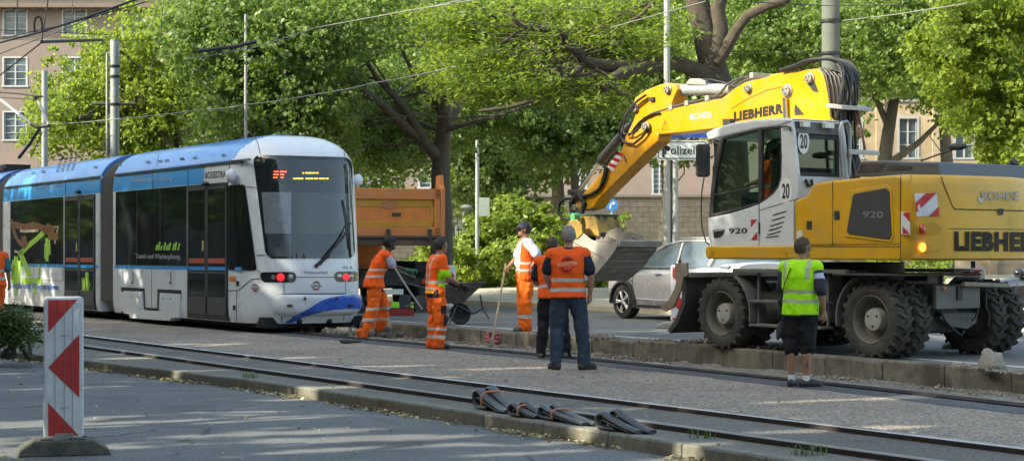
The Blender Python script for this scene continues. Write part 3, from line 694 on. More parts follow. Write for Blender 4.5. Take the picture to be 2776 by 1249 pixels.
# E: feathery locust with the long low limb
bp = (Xp(1996, 41.6), 41.6, .30)
E = lambda x, y, Y: tuple(at('X', x, y, Y+1.6))
barkb = M('ridged_bark', (.060,.048,.034), .95, 0, .5, 5, bmp=1.0, bscale=10)
limbs = [([bp, E(2220,1000,40), E(2190,800,40), E(2140,600,40), E(2098,450,40), E(2060,300,40), E(2030,150,40), E(1985,0,40), E(1960,-100,40)], .44, .24),
 ([E(2080,480,39.9), E(2135,330,39.8), E(2150,200,39.8), E(2130,60,39.8), E(2170,-60,39.8)], .22, .16),
 ([E(2120,430,39.8), E(2190,330,39.7), E(2250,220,39.6), E(2330,110,39.5), E(2450,50,39.3), E(2620,-10,39)], .17, .10),
 ([E(2100,540,39.9), E(1980,480,39.6), E(1850,430,39.2), E(1700,435,38.8), E(1530,455,38.4), E(1400,455,38.1), E(1300,440,37.9), E(1215,425,37.6), E(1190,370,37.4), E(1140,330,37.2), E(1085,310,37.1), E(1090,240,37), E(1030,205,36.9), E(930,195,36.8), E(790,190,36.7), E(740,130,36.6), E(722,40,36.5)], .21, .05),
 ([E(1720,448,38.8), E(1600,470,38.3), E(1480,500,38), E(1400,545,37.8), E(1345,610,37.7)], .16, .11),
 ([E(1410,550,37.8), E(1440,610,37.6), E(1480,640,37.5), E(1540,632,37.3)], .08, .03),
 ([E(1215,425,37.6), E(1190,470,37.4), E(1140,510,37.3), E(1070,515,37.2), E(1045,450,37), E(1020,370,37), E(980,340,36.9)], .09, .04),
 ([E(1140,515,37.3), E(1240,510,37.4), E(1300,480,37.5), E(1380,510,37.6)], .06, .04),
 ([E(1060,520,37.2), E(1030,550,37), E(970,555,36.9), E(930,515,36.8), E(840,520,36.6)], .05, .015),
 ([E(790,200,36.7), E(680,280,36.5), E(560,330,36.3), E(440,420,36)], .035, .01), ([E(800,195,36.7), E(700,175,36.6), E(580,190,36.4)], .03, .01),
 ([E(1690,20,38), E(1600,110,37.8), E(1500,170,37.5), E(1440,185,37.4), E(1400,260,37.3), E(1450,300,37.2)], .05, .02),
 ([E(930,340,37), E(900,350,36.8), E(700,380,36.4), E(540,520,36)], .03, .008), ([E(620,130,36.4), E(490,30,36.2), E(400,10,36)], .025, .01),
 ([E(870,690,37), E(700,735,37), E(500,760,37.2)], .045, .04), ([E(1310,585,37.5), E(1100,585,37.2), E(1060,560,37)], .025, .008)]
reg = [(180,300,1000,560), (60,60,500,200), (400,150,1400,330), (380,520,1000,700), (1200,150,1800,400), (350,0,1700,120), (250,330,700,640), (1000,520,1560,760), (1250,480,1600,560), (1150,100,1850,300)]
rr = random.Random(11); P = []; Nn = []
for i in range(760):
    x0, y0, x1, y1 = rr.choices(reg, [(q[2]-q[0])*(q[3]-q[1]) for q in reg])[0]
    c = np.array(at('X', rr.uniform(x0, x1), rr.uniform(y0, y1), (rr.uniform(39.9, 43) if rr.random() < .92 else rr.uniform(36.8, 37.8)))); k = 44
    L_ = rr.uniform(.35, .75); az = rr.uniform(0, 2*pi); d = np.array([cos(az), sin(az), rr.uniform(-.5, 0)])
    q = rng.normal(size=(k, 3))*np.array([.22, .22, .05])+d*rng.uniform(-L_, L_, k)[:, None]; P.append(c+q)
    nn = rng.normal(size=(k, 3))*.45; nn[:, 2] += 1.0; Nn.append(nn)
P = np.concatenate(P); Nn = np.concatenate(Nn)
t = thing('locust_tree', 'feathery leaved tree with forked ridged trunk and a long low twisting limb', 'tree', bp)
b = MB()
for pts, r0, r1 in limbs:
    k = len(pts); pts = [Vector(p)-Vector(bp) for p in pts]; b.tube(pts, [r0+(r1-r0)*(i/(k-1))**.7 for i in range(k)], 20 if r0 > .15 else 10, ridge=.05 if r0 > .15 else 0)
L = limbs[3][0]+limbs[6][0]+limbs[9][0]+limbs[11][0]
for i in range(36):
    s = Vector(rr.choice(L)); x0, y0, x1, y1 = rr.choice(reg); e = at('X', rr.uniform(x0, x1), rr.uniform(y0, y1), rr.uniform(38.5, 41))
    if (e-s).length < 4: b.tube([p-Vector(bp) for p in bend(s, e, 5, .15)], [.02-.003*i2 for i2 in range(6)], 5)
b.build('trunk', barkb, t, smooth=60)
leaves_mesh('crown', P-np.array(bp), Nn, 0.085, .36, lm_fea, t, kind='oval')
# F: plane trees at right
bp = (Xp(2400, 56), 56, .5)
limbs = [([bp, F2(2220,440,56), F2(2235,330,56), F2(2250,250,56), F2(2240,150,56)], .3, .12), ([F2(2225,420,56), F2(2310,360,55.5), F2(2360,310,55)], .14, .06), ([F2(2240,330,56), F2(2200,240,56), F2(2190,150,55)], .12, .05), ([F2(2245,200,55), F2(2330,180,54.5), F2(2420,120,54)], .1, .04)]
cl = clumps_in('F', [(2150,0,2420,200), (2330,150,2480,230), (2380,240,2460,280), (2120,100,2230,180), (1820,0,2100,150), (2190,200,2250,250)], 52.5, 57.5, 58, 1.0, 1.8, 12)
tree('plane_tree', 'plane tree with leaning limbs behind the hoses and the right building', bp, limbs, cl, 62000, .7, .085, lm_mid, twigs=8)
bp = (Xp(3000, 40), 40, .3)
limbs = [([bp, F2(2720,300,40), F2(2700,100,40), F2(2680,-100,40)], .3, .15), ([F2(2720,250,40), F2(2600,160,39.5), F2(2480,110,39)], .12, .03), ([F2(2715,330,40), F2(2620,330,39.5), F2(2540,300,39)], .1, .03)]
cl = clumps_in('F', [(2390,0,2640,240), (2470,200,2640,360), (2560,240,2700,420), (2350,30,2500,180)], 37.5, 41, 54, .6, 1.15, 13)
tree('plane_tree', 'bright green tree hanging in at the upper right edge', bp, limbs, cl, 48000, .7, .072, lm_yel, twigs=30)
# G: trees behind filling the view
for i, (p, Y, boxes, n_, lab, mt) in enumerate([
  (900, 74, [(560,150,960,400), (700,0,1100,200)], 14000, 'green tree behind the plane tree, above the tram roof', lm_mid),
  (1500, 74, [(1150,0,1500,260), (1200,200,1420,330)], 15000, 'dark green tree behind the feathery leaves at centre', lm_dark),
  (1800, 72, [(1480,0,1850,240), (1450,150,1760,360)], 17000, 'dark green tree behind the long low limb', lm_dark),
  (2160, 70, [(1800,0,2160,240), (1850,180,2080,300)], 14000, 'green tree behind the excavator cab roof', lm_mid),
  (2560, 72, [(2080,0,2400,160), (2200,0,2650,150)], 16000, 'green tree behind the right plane trees', lm_dark)]):
    x = Xp(p, Y); bp = (x, Y, .6); top = at('F', p/1.0776, 60, Y)
    limbs = [([bp, (x+.2, Y, 4), (x-.1, Y, 8), tuple(top)], .4, .1)]
    cl = clumps_in('F', boxes, Y-3, Y+3, 44, 1.5, 2.5, 20+i)
    tree('background_tree', lab, bp, limbs, cl, int(n_*1.7), .7, .15, mt, group='trees filling the park behind', twigs=14)
# bushes
def bush(name, label, boxes, c, Y0, Y1, k, r0, r1, n, size, mat, seed, kind='oval', aspect=.6, base=None, flat=.85):
    cl = clumps_in(c, boxes, Y0, Y1, k, r0, r1, seed)
    xs = sum(q[0] for q in cl)/len(cl); ys = sum(q[1] for q in cl)/len(cl); zb = base if base is not None else park_z(xs, ys)
    cl = [(q[0], q[1], max(q[2], zb+q[3]*.5), q[3]) for q in cl]
    t = thing(name, label, 'bush', (xs, ys, zb)); b = MB()
    for q in cl[::2]: b.tube([p-t.location for p in bend((xs+random.uniform(-.3,.3), ys, zb), q[:3], 4, .15)], [.03,.025,.02,.012,.006], 5)
    b.build('stems', bark, t, smooth=60)
    P, Nn = clump_points(cl, n, subr=.22, flat=flat); P[:, 2] = np.maximum(P[:, 2], zb+.01); leaves_mesh('crown', P-np.array(t.location), Nn, size, aspect, mat, t, kind=kind); return t
bush('bush', 'large sunlit bush behind the man leaning on the broom', [(1190,560,1400,700), (1215,505,1330,620), (1280,540,1420,650)], 'F', 58, 61, 46, .45, .85, 24000, .085, lm_bush, 31)
bush('bush', 'low sunlit hedge beside the red and white beacon by the wheelbarrow', [(1120,625,1300,700), (1020,640,1200,700)], 'F', 56.5, 60, 34, .35, .6, 12000, .075, lm_bush, 32)
bush('bush', 'strip of low green plants seen under the digging bucket', [(1400,690,1560,712)], 'F', 55, 59, 16, .25, .4, 4500, .07, lm_bush, 33)
bush('bush', 'small bright upright plant right of the bucket linkage', [(1525,555,1560,600), (1515,590,1560,620)], 'F', 60, 62, 10, .2, .4, 1800, .09, lm_bush, 34)
bush('bush', 'green bush seen through the gap under the excavator', [(2255,655,2360,712), (2180,640,2240,700)], 'F', 50, 54, 16, .3, .55, 5000, .07, lm_bush, 35)
bush('shrub', 'dark green shrub at the left edge in front of the tram', [(-30,800,60,850), (0,785,40,810), (30,820,75,855)], 'F', 24.6, 25.6, 20, .10, .20, 4200, .028, leaf_mat('shrub_leaves', [(0, (.03,.055,.015)), (.6, (.07,.11,.03)), (1, (.14,.18,.07))], (.2,.3,.05), .3), 36, base=0)
# weeds along the rail and kerb
def tuft(label, c, x, y, n, h, seed, col=(.13,.19,.04)):
    p = ground(c, x, y, 0); b = MB(); r = random.Random(seed)
    for i in range(n):
        a = r.uniform(0, 2*pi); d = Vector((cos(a), sin(a), 0)); o = d*r.uniform(0, .06)+Vector((r.uniform(-.08,.08),0,0)); hh = h*r.uniform(.5, 1.1); s = Vector((-d.y, d.x, 0))*.006
        b.add([o-s, o+s, o+d*hh*.3+Vector((0,0,hh*.7))+s*.7, o+d*hh*.3+Vector((0,0,hh*.7))-s*.7, o+d*hh*.8+Vector((0,0,hh))], [(0,1,2,3), (3,2,4)])
    tag(b.build('grass_tuft', M('weed_green', col, .7), loc=p, fix=False), label, 'weed')
tuft('small green grass tuft on the kerb paving at left of centre', 'K', -450, 1290, 1, .01, 1) if False else None
tuft('small green grass tuft beside the nearest rail at left', 'R', 1600, 628, 26, .09, 2)
tuft('sparse weed behind the kerb right of the black rubber strips', 'M', 2290, 650, 16, .08, 3)
tuft('thin weed on the kerb edge at lower right', 'N', 560, 1105, 18, .08, 4)
tuft('thin dry weed beside the nearest rail near the bottom edge', 'N', 700, 1110, 12, .09, 5, (.25,.22,.1))
tuft('green grass at the foot of the shrub at the left edge', 'R', 60, 405, 40, .07, 6)
# fallen leaves along the kerb
P = []; r = random.Random(5)
for i in range(4200):
    t = r.uniform(-29, -8); n = kerb_n(t)-abs(r.gauss(0, .09))-.01; k = .5+.5*sin(t*2.3)+.3*sin(t*5.1)
    if r.random() > k: continue
    P.append(tuple(TN(t, n, -.105+r.uniform(0, .018))))
for i in range(240): t = r.uniform(-26, -7); P.append(tuple(TN(t, r.uniform(2, 8.2), -.104)))
for i in range(60): t = r.uniform(-26, -7); P.append(tuple(TN(t, r.uniform(8.5, 13), .01)))
P = np.array(P); Nn = rng.normal(size=(len(P), 3))*.35; Nn[:, 2] += 1
tag(leaves_mesh('fallen_leaves', P, Nn, .026, .6, leaf_mat('dry_leaves', [(0, (.20,.10,.04)), (.45, (.34,.24,.10)), (.8, (.58,.47,.22)), (1, (.72,.66,.45))], (.4,.3,.1), .15), kind='oval'), 'dry yellow and brown leaves along the kerb', 'fallen leaves', kind='stuff')
# dry brown needles in the gutter
m, nt, bs = nodes_mat('gutter_debris'); bs.inputs['Base Color'].default_value = (.2,.115,.06,1); bs.inputs['Roughness'].default_value = .95
P = []
for i in range(2600):
    t = r.uniform(-29, -8); k = .5+.5*sin(t*1.9+1)+.3*sin(t*4.1)
    if r.random() < k: P.append(tuple(TN(t, kerb_n(t)-abs(r.gauss(0, .10)), -.106+r.uniform(0,.006))))
P = np.array(P); Nn = rng.normal(size=(len(P), 3))*.15; Nn[:, 2] += 1
tag(leaves_mesh('plant_litter', P, Nn, .03, .16, m, kind='oval'), 'reddish brown plant litter in the gutter below the kerb', 'plant litter', kind='stuff')
# ---------------------------------------------------------------- street trees on the camera's side whose crowns shade the works
def shade_tree(x, y, h, rad, n, seed, label):
    r = random.Random(seed); bp = (x, y, -.11); t = thing('street_tree', label, 'tree', bp, 0, 'tall street trees on the near side of the road')
    b = MB(); b.tube([Vector(p)-Vector(bp) for p in bend(bp, (x+.4, y, h*.75), 6, .04)], [.4,.36,.32,.28,.22,.16,.08], 10)
    cl = []
    for i in range(32):
        a = r.uniform(0, 2*pi); q = sqrt(r.random())*rad; z = r.uniform(3.4, h); s = 1-max(0, (z-h*.6)/(h*.4))*.5
        c = (x+cos(a)*q*s, y+sin(a)*q*s, z, r.uniform(1.2, 2.0)); cl.append(c)
        if i % 3 == 0: b.tube([Vector(p)-Vector(bp) for p in bend((x, y, z*.6), c[:3], 4, .1)], [.12,.1,.08,.05,.02], 6)
    b.build('trunk', bark, t, smooth=60); P, Nn = clump_points(cl, n, sub=9, subr=.5)
    return t, P, Nn, bp
AX1 = Vector((SUN_DIR.y, -SUN_DIR.x, 0)).normalized(); AX2 = SUN_DIR.cross(AX1).normalized()
def sunp(p): p = Vector(p); return (p.dot(AX1), p.dot(AX2))
# openings cut in the unseen crowns to aim sun patches: (point the sunshine reaches, half sizes across the sun)
GAPS = [(at('A', 640, 250, 27.5), 1.0, .9), (at('A', 1000, 330, 25.5), 1.3, .75), (at('B', 560, 230, 24.5), 1.0, .8), (at('A', 470, 620, 29), .9, .9),
        (at('A', 820, 290, 26.5), 1.2, .8), (at('V', 900, 850, 28.5), .8, .5), (at('L', 400, 300, 29.6), .6, .6)]
r = random.Random(9)
for x_, y_, z_, a_, c_ in [(230,1064,-.11,.13,.5), (330,1068,-.11,.2,.7), (430,1060,-.11,.2,.7), (560,1056,-.11,.16,.7), (500,1075,-.11,.1,.5), (700,1088,-.11,.12,.5), (830,1102,-.11,.1,.5), (50,1128,-.11,.13,.5),
        (160,1132,-.11,.1,.4), (20,1062,-.11,.1,.5), (290,952,-.11,.12,.6), (420,956,-.11,.1,.5), (60,938,-.11,.12,.6), (180,975,-.11,.1,.5), (480,1040,-.11,.08,.5), (950,1125,-.11,.12,.5), (1080,1100,-.11,.1,.4), (1300,1140,-.11,.1,.4),
        (365,900,0,.25,.3), (840,975,0,.25,.3), (270,892,0,.2,.25), (930,921,0,.16,.5), (1270,926,0,.13,.4), (2080,1006,0,.12,.5), (2120,1080,0,.14,.5), (1430,1080,0,.13,.4), (2350,1120,0,.15,.4), (1700,1120,0,.14,.3), (2250,975,.1,.2,.3), (1060,950,0,.1,.4), (700,900,0,.12,.5)]:
    GAPS.append((ground('F', x_, y_, z_), a_+.10, c_+.15))
GAPS = [(*sunp(p), a, c) for p, a, c in GAPS]
for i, (t_, n_, h, rad) in enumerate([(-52,-2,16,4.5), (-45,-3,18,5), (-38,-3,19,5), (-31,-3.5,19,5), (-24,-4,19,5), (-17,-4.5,18,5), (-58,-9,19,5), (-9,-5,17,4.5), (-13,-8,19,5), (-3,-6,18,5), (-20,-9,20,5), (-28,-9,20,5), (-36,-9,20,5)]):
    p = TN(t_, n_)
    t, P, Nn, bp = shade_tree(p.x, p.y, h, rad, 12500, 50+i, 'tall leafy street tree on the near side of the road outside the view')
    a = P@np.array(AX1); c = P@np.array(AX2); keep = np.ones(len(P), bool)
    for g in GAPS: keep &= ((a-g[0])/g[2])**2+((c-g[1])/g[3])**2 > 1
    leaves_mesh('crown', P[keep]-np.array(bp), Nn[keep], .26, .75, lm_mid, t)

# the other side of the street: tree rows and houses, mirrored in the tram's glass
def copy_tree(o, loc, rz):
    c = o.copy(); COL.objects.link(c); c.location = loc; c.rotation_euler = (0,0,rz)
    for ch in o.children: d = ch.copy(); COL.objects.link(d); d.parent = c
    return c
src_ = [o for o in scene.objects if o.name.startswith('street_tree') and not o.parent]
r = random.Random(3)
for i, (t_, n_) in enumerate([(-66,-3), (-74,-5), (-82,-4), (-90,-6), (-98,-4), (-106,-5), (-64,-12), (-78,-13), (4,-12), (16,-12), (26,-10), (32,2), (34,14), (38,26)]):
    p = TN(t_, n_); copy_tree(src_[i % len(src_)], (p.x, p.y, -.11), r.uniform(0, 6.28))
hs = thing('terraced_building', 'long grey street building on the near side, outside the view', 'building', TN(-30, -24), TRACK_ANG)
holes = []
for fl in range(4):
    for k in range(100): x = -90+k*3.1; holes.append((x, x+1.4, 1.2+fl*3.3, 3.0+fl*3.3))
# faces the street: local y runs away from the camera side, so the wall is turned round
hw_ = bpy.data.objects.new('street_front', None); COL.objects.link(hw_); hw_.parent = hs; hw_.rotation_euler = (0,0,pi)
facade(hw_, -92, 225, -.5, 14.5, 0, holes, M('dark_render', (.09,.085,.075), .9))
b = MB()
for h in holes: b.box((h[0], .2, h[2]), (h[1], .25, h[3]))
tag(b.build('window_panes', farglass, hw_), kind='stuff')
b = MB(); b.box((-92,.5,-.5), (225,12,14.5)); b.build('wall', M('dark_render', (.09,.085,.075), .9), hw_)
b = MB(); b.prism([(-.6,14.5), (6,18.5), (12.5,14.5)], -93, 226, 'x'); b.build('roof', tiles, hw_)
# ---------------------------------------------------------------- tram
TR = Frame(-4.03, 33.98, TRACK_ANG)
def lerp_tab(tab, z):
    if z <= tab[0][0]: return tab[0][1]
    for (a, p), (c, q) in zip(tab, tab[1:]):
        if z <= c: return p+(q-p)*(z-a)/(c-a)
    return tab[-1][1]
HW = [(.18,1.17), (.30,1.205), (.5,1.215), (2.9,1.215), (3.15,1.20), (3.3,1.165), (3.45,1.07), (3.57,.95), (3.66,.81), (3.73,.64), (3.78,.42), (3.80,.2), (3.805,.02)]
XF = [(.18,.70), (.35,.80), (.8,.86), (1.2,.85), (1.45,.82), (3.3,.52), (3.42,.45), (3.52,.35), (3.62,.18), (3.7,-.02), (3.76,-.3), (3.8,-.7), (3.81,-.9)]
X0, PP = -.62, 3.5
def tsurf(c, X, Y, off=.0, bulge=None):
    """where the sight line through a photo pixel meets the tram's skin, in tram coordinates"""
    a, b = px(c, X, Y); k = (a-CX)/F_PX; s = -(b-HORIZ)/F_PX
    dx = TR.ex.x*k+TR.ex.y; dy = TR.ey.x*k+TR.ey.y
    ox = -TR.o.dot(TR.ex); oy = -TR.o.dot(TR.ey)
    def g(D):
        x, y, z = ox+D*dx, oy+D*dy, CAMH+s*D; h = lerp_tab(HW, z)+.0001; f = lerp_tab(XF, z)
        return (abs(y)/h)**PP+(max(0, x-X0)/max(f-X0, .01))**2-1
    lo = 28.0
    D = lo
    while D < 62 and g(D) > 0: D += .06
    lo, hi = D-.06, D
    for _ in range(14):
        m = (lo+hi)/2
        if g(m) > 0: lo = m
        else: hi = m
    D = hi; p = Vector((ox+D*dx, oy+D*dy, CAMH+s*D)); e = .002
    def gg(x, y, z): h = lerp_tab(HW, z)+.0001; f = lerp_tab(XF, z); return (abs(y)/h)**PP+(max(0, x-X0)/max(f-X0, .01))**2
    n = Vector((gg(p.x+e, p.y, p.z)-gg(p.x-e, p.y, p.z), gg(p.x, p.y+e, p.z)-gg(p.x, p.y-e, p.z), (gg(p.x, p.y, p.z+e)-gg(p.x, p.y, p.z-e)) if p.z < 3.3 else .001))
    n.normalize(); return p+n*(off+(bulge(p) if bulge else 0))
def tpatch(name, c, quad, mat, parent, off=.006, n=8, m=8, round_=0, bulge=None, smooth=True):
    """quad TL,TR,BR,BL in pixels laid on the skin; round_ > 0 gives rounded corners"""
    tl, tr_, br_, bl = quad; b = MB()
    def P(u, v):
        x = (tl[0]*(1-u)+tr_[0]*u)*(1-v)+(bl[0]*(1-u)+br_[0]*u)*v; y = (tl[1]*(1-u)+tr_[1]*u)*(1-v)+(bl[1]*(1-u)+br_[1]*u)*v
        return tsurf(c, x, y, off, bulge)
    if not round_:
        for j in range(m+1):
            for i in range(n+1): b.v.append(tuple(P(i/n, j/m)))
        b.f = [(j*(n+1)+i, (j+1)*(n+1)+i, (j+1)*(n+1)+i+1, j*(n+1)+i+1) for j in range(m) for i in range(n)]; b.m = [0]*len(b.f)
    else:
        w_ = sqrt((tr_[0]-tl[0])**2+(tr_[1]-tl[1])**2); h_ = sqrt((bl[0]-tl[0])**2+(bl[1]-tl[1])**2)
        o = rrect(w_, h_, round_, 7); o2 = []
        for (a, p), (q, r_) in zip(o, o[1:]+o[:1]):
            k = max(1, int(max(abs(q-a), abs(r_-p))/(max(w_, h_)/30))); o2 += [(a+(q-a)*i/k, p+(r_-p)*i/k) for i in range(k)]
        K = 22; L = len(o2)
        for k in range(1, K+1):
            for a, p in o2: b.v.append(tuple(P(.5+a/w_*k/K, .5-p/h_*k/K)))
        b.v.append(tuple(P(.5, .5))); ctr = len(b.v)-1
        for k in range(K-1):
            for i in range(L): b.f.append((k*L+i, k*L+(i+1) % L, (k+1)*L+(i+1) % L, (k+1)*L+i))
        for i in range(L): b.f.append((ctr, (i+1) % L, i))
        b.m = [0]*len(b.f)
    o = b.build(name, mat, parent, smooth=60 if smooth else False); return o
def tpoly(b, c, pts, off, mi=0, bulge=None):
    b.add([tsurf(c, x, y, off, bulge) for x, y in pts], [tuple(range(len(pts)))], mi)
def tline(b, c, pts, w, off=.004, mi=0, bulge=None, step=12):
    """seam or line following the skin"""
    P = []
    for (a, p), (q, r_) in zip(pts, pts[1:]):
        k = max(1, int(max(abs(q-a), abs(r_-p))/step)); P += [(a+(q-a)*i/k, p+(r_-p)*i/k) for i in range(k)]
    P.append(pts[-1]); V = [tsurf(c, x, y, off, bulge) for x, y in P]; b.tube(V, w, 4, mi)
tblue = M('tram_blue', (.018,.20,.60), .3, 0, .05, 1.5, coat=.2)
tblue2 = M('tram_light_blue', (.018,.27,.66), .4, 0, .05, 1.5)
twhite = M('tram_white', (.66,.69,.74), .3, 0, .03, 1.5, dirt=(.5,.52,.54), dirt_amt=.22, dirt_scale=1.2, coat=.4)
tglass = glass('tram_black_glass', (.012,.014,.016), .04)
tseam = M('black_seam', (.012,.012,.014), .6)
tgrey = M('door_grey', (.06,.062,.066), .45)
tdark = M('underfloor_black', (.012,.012,.013), .9)
bell = M('bellows_grey', (.13,.12,.11), .85, 0, .2, 5)
lime = M('lime_film', (.30,.55,.06), .5, 0, .2, 4)
txtw = M('white_film', (.72,.74,.78), .5)
TRAM = thing('tram', 'blue and white articulated tram halted left of the workmen, dark curved windscreen', 'tram', (TR.o.x, TR.o.y, 0), TR.ang)
def module(x0, x1, front=False):
    zs = [.18,.24,.3,.4,.5,.8,1.18,1.24,1.6,2.0,2.4,2.87,2.95,3.1,3.2,3.26,3.3,3.38,3.45,3.51,3.57,3.62,3.66,3.70,3.73,3.755,3.78,3.793,3.80,3.804]
    b = MB(); L = None
    for z in zs:
        h = lerp_tab(HW, z); ring = []
        xs = [x0+(-1.95-x0)*i/5 for i in range(6)]+[-1.6,-1.0,-.64] if front else [x0+(x1-x0)*i/6 for i in range(7)]
        ring += [(x, -h) for x in xs]
        if front:
            f = lerp_tab(XF, z)
            for i in range(1, 40):
                a = -pi/2+pi*i/40; y = h*math.copysign(abs(sin(a))**(2/PP), a); x = X0+(f-X0)*cos(a)
                # keep the exact superellipse used for placing parts
                x = X0+(f-X0)*sqrt(max(0, 1-(abs(y)/h)**PP)); ring.append((x, y))
        ring += [(x, h) for x in reversed(xs)]
        L = len(ring); b.v += [(x, y, z) for x, y in ring]
    for j in range(len(zs)-1):
        for i in range(L):
            q = (j*L+i, j*L+(i+1) % L, (j+1)*L+(i+1) % L, (j+1)*L+i); cxm = sum(b.v[k][0] for k in q)/4; czm = (zs[j]+zs[j+1])/2
            mi = 1 if (czm > 3.26 and cxm < -.62+.5*(czm-3.26)) else 2 if (2.88 < czm < 3.2 and cxm < -1.96 and abs(b.v[q[0]][1]) > 1) else 0
            b.f.append(q); b.m.append(mi)
    b.f.append(tuple(range((len(zs)-1)*L, len(zs)*L))); b.m.append(1)
    b.f.append(tuple(range(L-1, -1, -1))); b.m.append(0)
    return b.build('body_shell', [twhite, tblue, tblue2], TRAM, smooth=50)
module(-7.3, 0, True); module(-16.0, -8.22); module(-24.2, -16.95)
# bellows
def bellows(x0, x1):
    b = MB(); n = 26; ring = []
    prof = [(-h+.03, z) for z, h in HW if z > .3]+[(h-.03, z) for z, h in reversed(HW) if z > .3]
    for i in range(n+1):
        s = .035 if i % 2 else 0; x = x0+(x1-x0)*i/n
        b.v += [(x, y*(1-s), z-.06-(s if z > 3 else 0)) for y, z in prof]
    L = len(prof)
    for i in range(n):
        for j in range(L): b.f.append((i*L+j, i*L+(j+1) % L, (i+1)*L+(j+1) % L, (i+1)*L+j)); b.m.append(0)
    b.build('bellows', bell, TRAM)
bellows(-8.22, -7.3); bellows(-16.95, -16.0)
def sidebox(name, mat, x0, x1, z0, z1, off, thick=.02, parent=TRAM, bev=0):
    b = MB(); b.box((x0, -1.215-off, z0), (x1, -1.215-off+thick, z1)); return b.build(name, mat, parent, bev=bev)
# near-side glazing band, module 1
sidebox('side_window', tglass, -7.12, -2.86, 1.24, 2.86, .005)
tpatch('cab_window', 'H', ((345,350), (438,346), (503,820), (345,815)), tglass, TRAM, .014, 6, 10, round_=14)
sidebox('blue_stripe', tblue2, -7.2, -.1, 1.165, 1.235, .004)
b = MB()
for xx in (-5.75, -4.35): b.box((xx-.012, -1.224, 1.24), (xx+.012, -1.2, 2.86))
b.build('window_joint', M('joint_grey', (.045,.045,.05), .6), TRAM)
# module 2 glazing and doors
sidebox('side_window', tglass, -15.3, -10.85, 1.24, 2.86, .005)
sidebox('blue_stripe', tblue2, -15.95, -8.3, 1.165, 1.235, .004)
sidebox('side_window', tglass, -24.0, -17.3, 1.24, 2.86, .005)
def door(x0, x1, z0=.30, z1=2.80):
    d = MB(); d.box((x0, -1.224, z0-.1), (x1, -1.18, z1+.06)); o = d.build('door', M('door_black', (.018,.018,.02), .4), TRAM)
    f = MB(); mid = (x0+x1)/2
    for a, c in ((x0+.04, mid-.02), (mid+.02, x1-.04)):
        f.box((a, -1.24, z0), (a+.05, -1.215, z1)); f.box((c-.05, -1.24, z0), (c, -1.215, z1)); f.box((a, -1.24, z1-.05), (c, -1.215, z1)); f.box((a, -1.24, z0), (c, -1.215, z0+.34))
        f.box((a, -1.24, 1.10), (c, -1.22, 1.14))
    f.build('door_frame', tgrey, o)
    g = MB()
    for a, c in ((x0+.09, mid-.07), (mid+.07, x1-.09)): g.box((a, -1.232, z0+.34), (c, -1.222, 1.10)); g.box((a, -1.232, 1.14), (c, -1.222, z1-.05))
    g.build('door_glass', tglass, o)
    r_ = MB(); bl = MB()
    for a, c in ((x0+.12, mid-.1), (mid+.1, x1-.12)): r_.box((a, -1.236, 1.30), (c, -1.231, 1.40)); bl.box((a-.03, -1.236, 1.165), (c+.03, -1.231, 1.235))
    r_.build('red_strip', M('red_strip', (.42,.07,.04), .5), o); bl.build('blue_strip', tblue2, o)
    h = MB(); h.box((mid-.2, -1.245, 1.55), (mid-.15, -1.231, 1.75)); h.build('push_button', M('button', (.6,.5,.15), .5), o)
    return o
door(-2.82, -.72); door(-10.75, -8.5)
b = MB(); b.box((-8.47, -1.221, 1.24), (-8.28, -1.21, 2.45)); b.build('door_pillar', twhite, TRAM)
# gutters, seams
b = MB(); b.box((-7.25, -1.215, 3.215), (-.15, -1.155, 3.26)); b.box((-15.95, -1.215, 3.215), (-8.27, -1.155, 3.26)); b.box((-24.1, -1.215, 3.215), (-17, -1.155, 3.26)); b.build('roof_gutter', M('gutter_dark', (.03,.04,.06), .5), TRAM)
b = MB(); b.box((-.7, -1.20, 3.235), (.18, -1.13, 3.27)); b.build('gutter_tip', M('gutter_grey', (.12,.14,.17), .4), TRAM)
b = MB()
tline(b, 'H', [(350,235), (342,345)], .006); tline(b, 'H', [(440,357), (490,362)], .006); tline(b, 'H', [(503,822), (520,825)], .006)
tline(b, 'H', [(500,735), (548,735)], .006); tline(b, 'H', [(1040,735), (1058,735)], .005); tline(b, 'H', [(1038,372), (1046,372)], .005)
tline(b, 'H', [(520,180), (508,120), (485,78), (462,62)], .009, .002); tline(b, 'H', [(985,192), (975,140), (950,100), (925,85)], .007, .002)
tline(b, 'H', [(342,822), (342,1100)], .007); tline(b, 'H', [(342,930), (400,928), (470,868), (520,862)], .007); tline(b, 'H', [(390,932), (388,1100)], .005)
tline(b, 'H', [(650,885), (650,948)], .005); tline(b, 'H', [(715,855), (928,855)], .005); tline(b, 'H', [(990,882), (990,945)], .005)
tline(b, 'H', [(640,1066), (636,1100)], .006); tline(b, 'H', [(982,1055), (978,1092)], .006)
for x in (128, 990 ): pass
tline(b, 'G', [(822,700), (822,905)], .004); tline(b, 'G', [(848,140), (862,70)], .004)
tline(b, 'G', [(355,215), (355,295)], .004); tline(b, 'G', [(200,225), (200,300)], .003); tline(b, 'G', [(205,195), (208,120)], .003); tline(b, 'G', [(828,150), (828,265)], .004)
tline(b, 'G', [(1018,160), (1018,255)], .004); tline(b, 'G', [(183,680), (183,870)], .003); tline(b, 'G', [(45,745), (343,762)], .005); tline(b, 'G', [(343,680), (343,762)], .006)
b.build('panel_seam', tseam, TRAM)
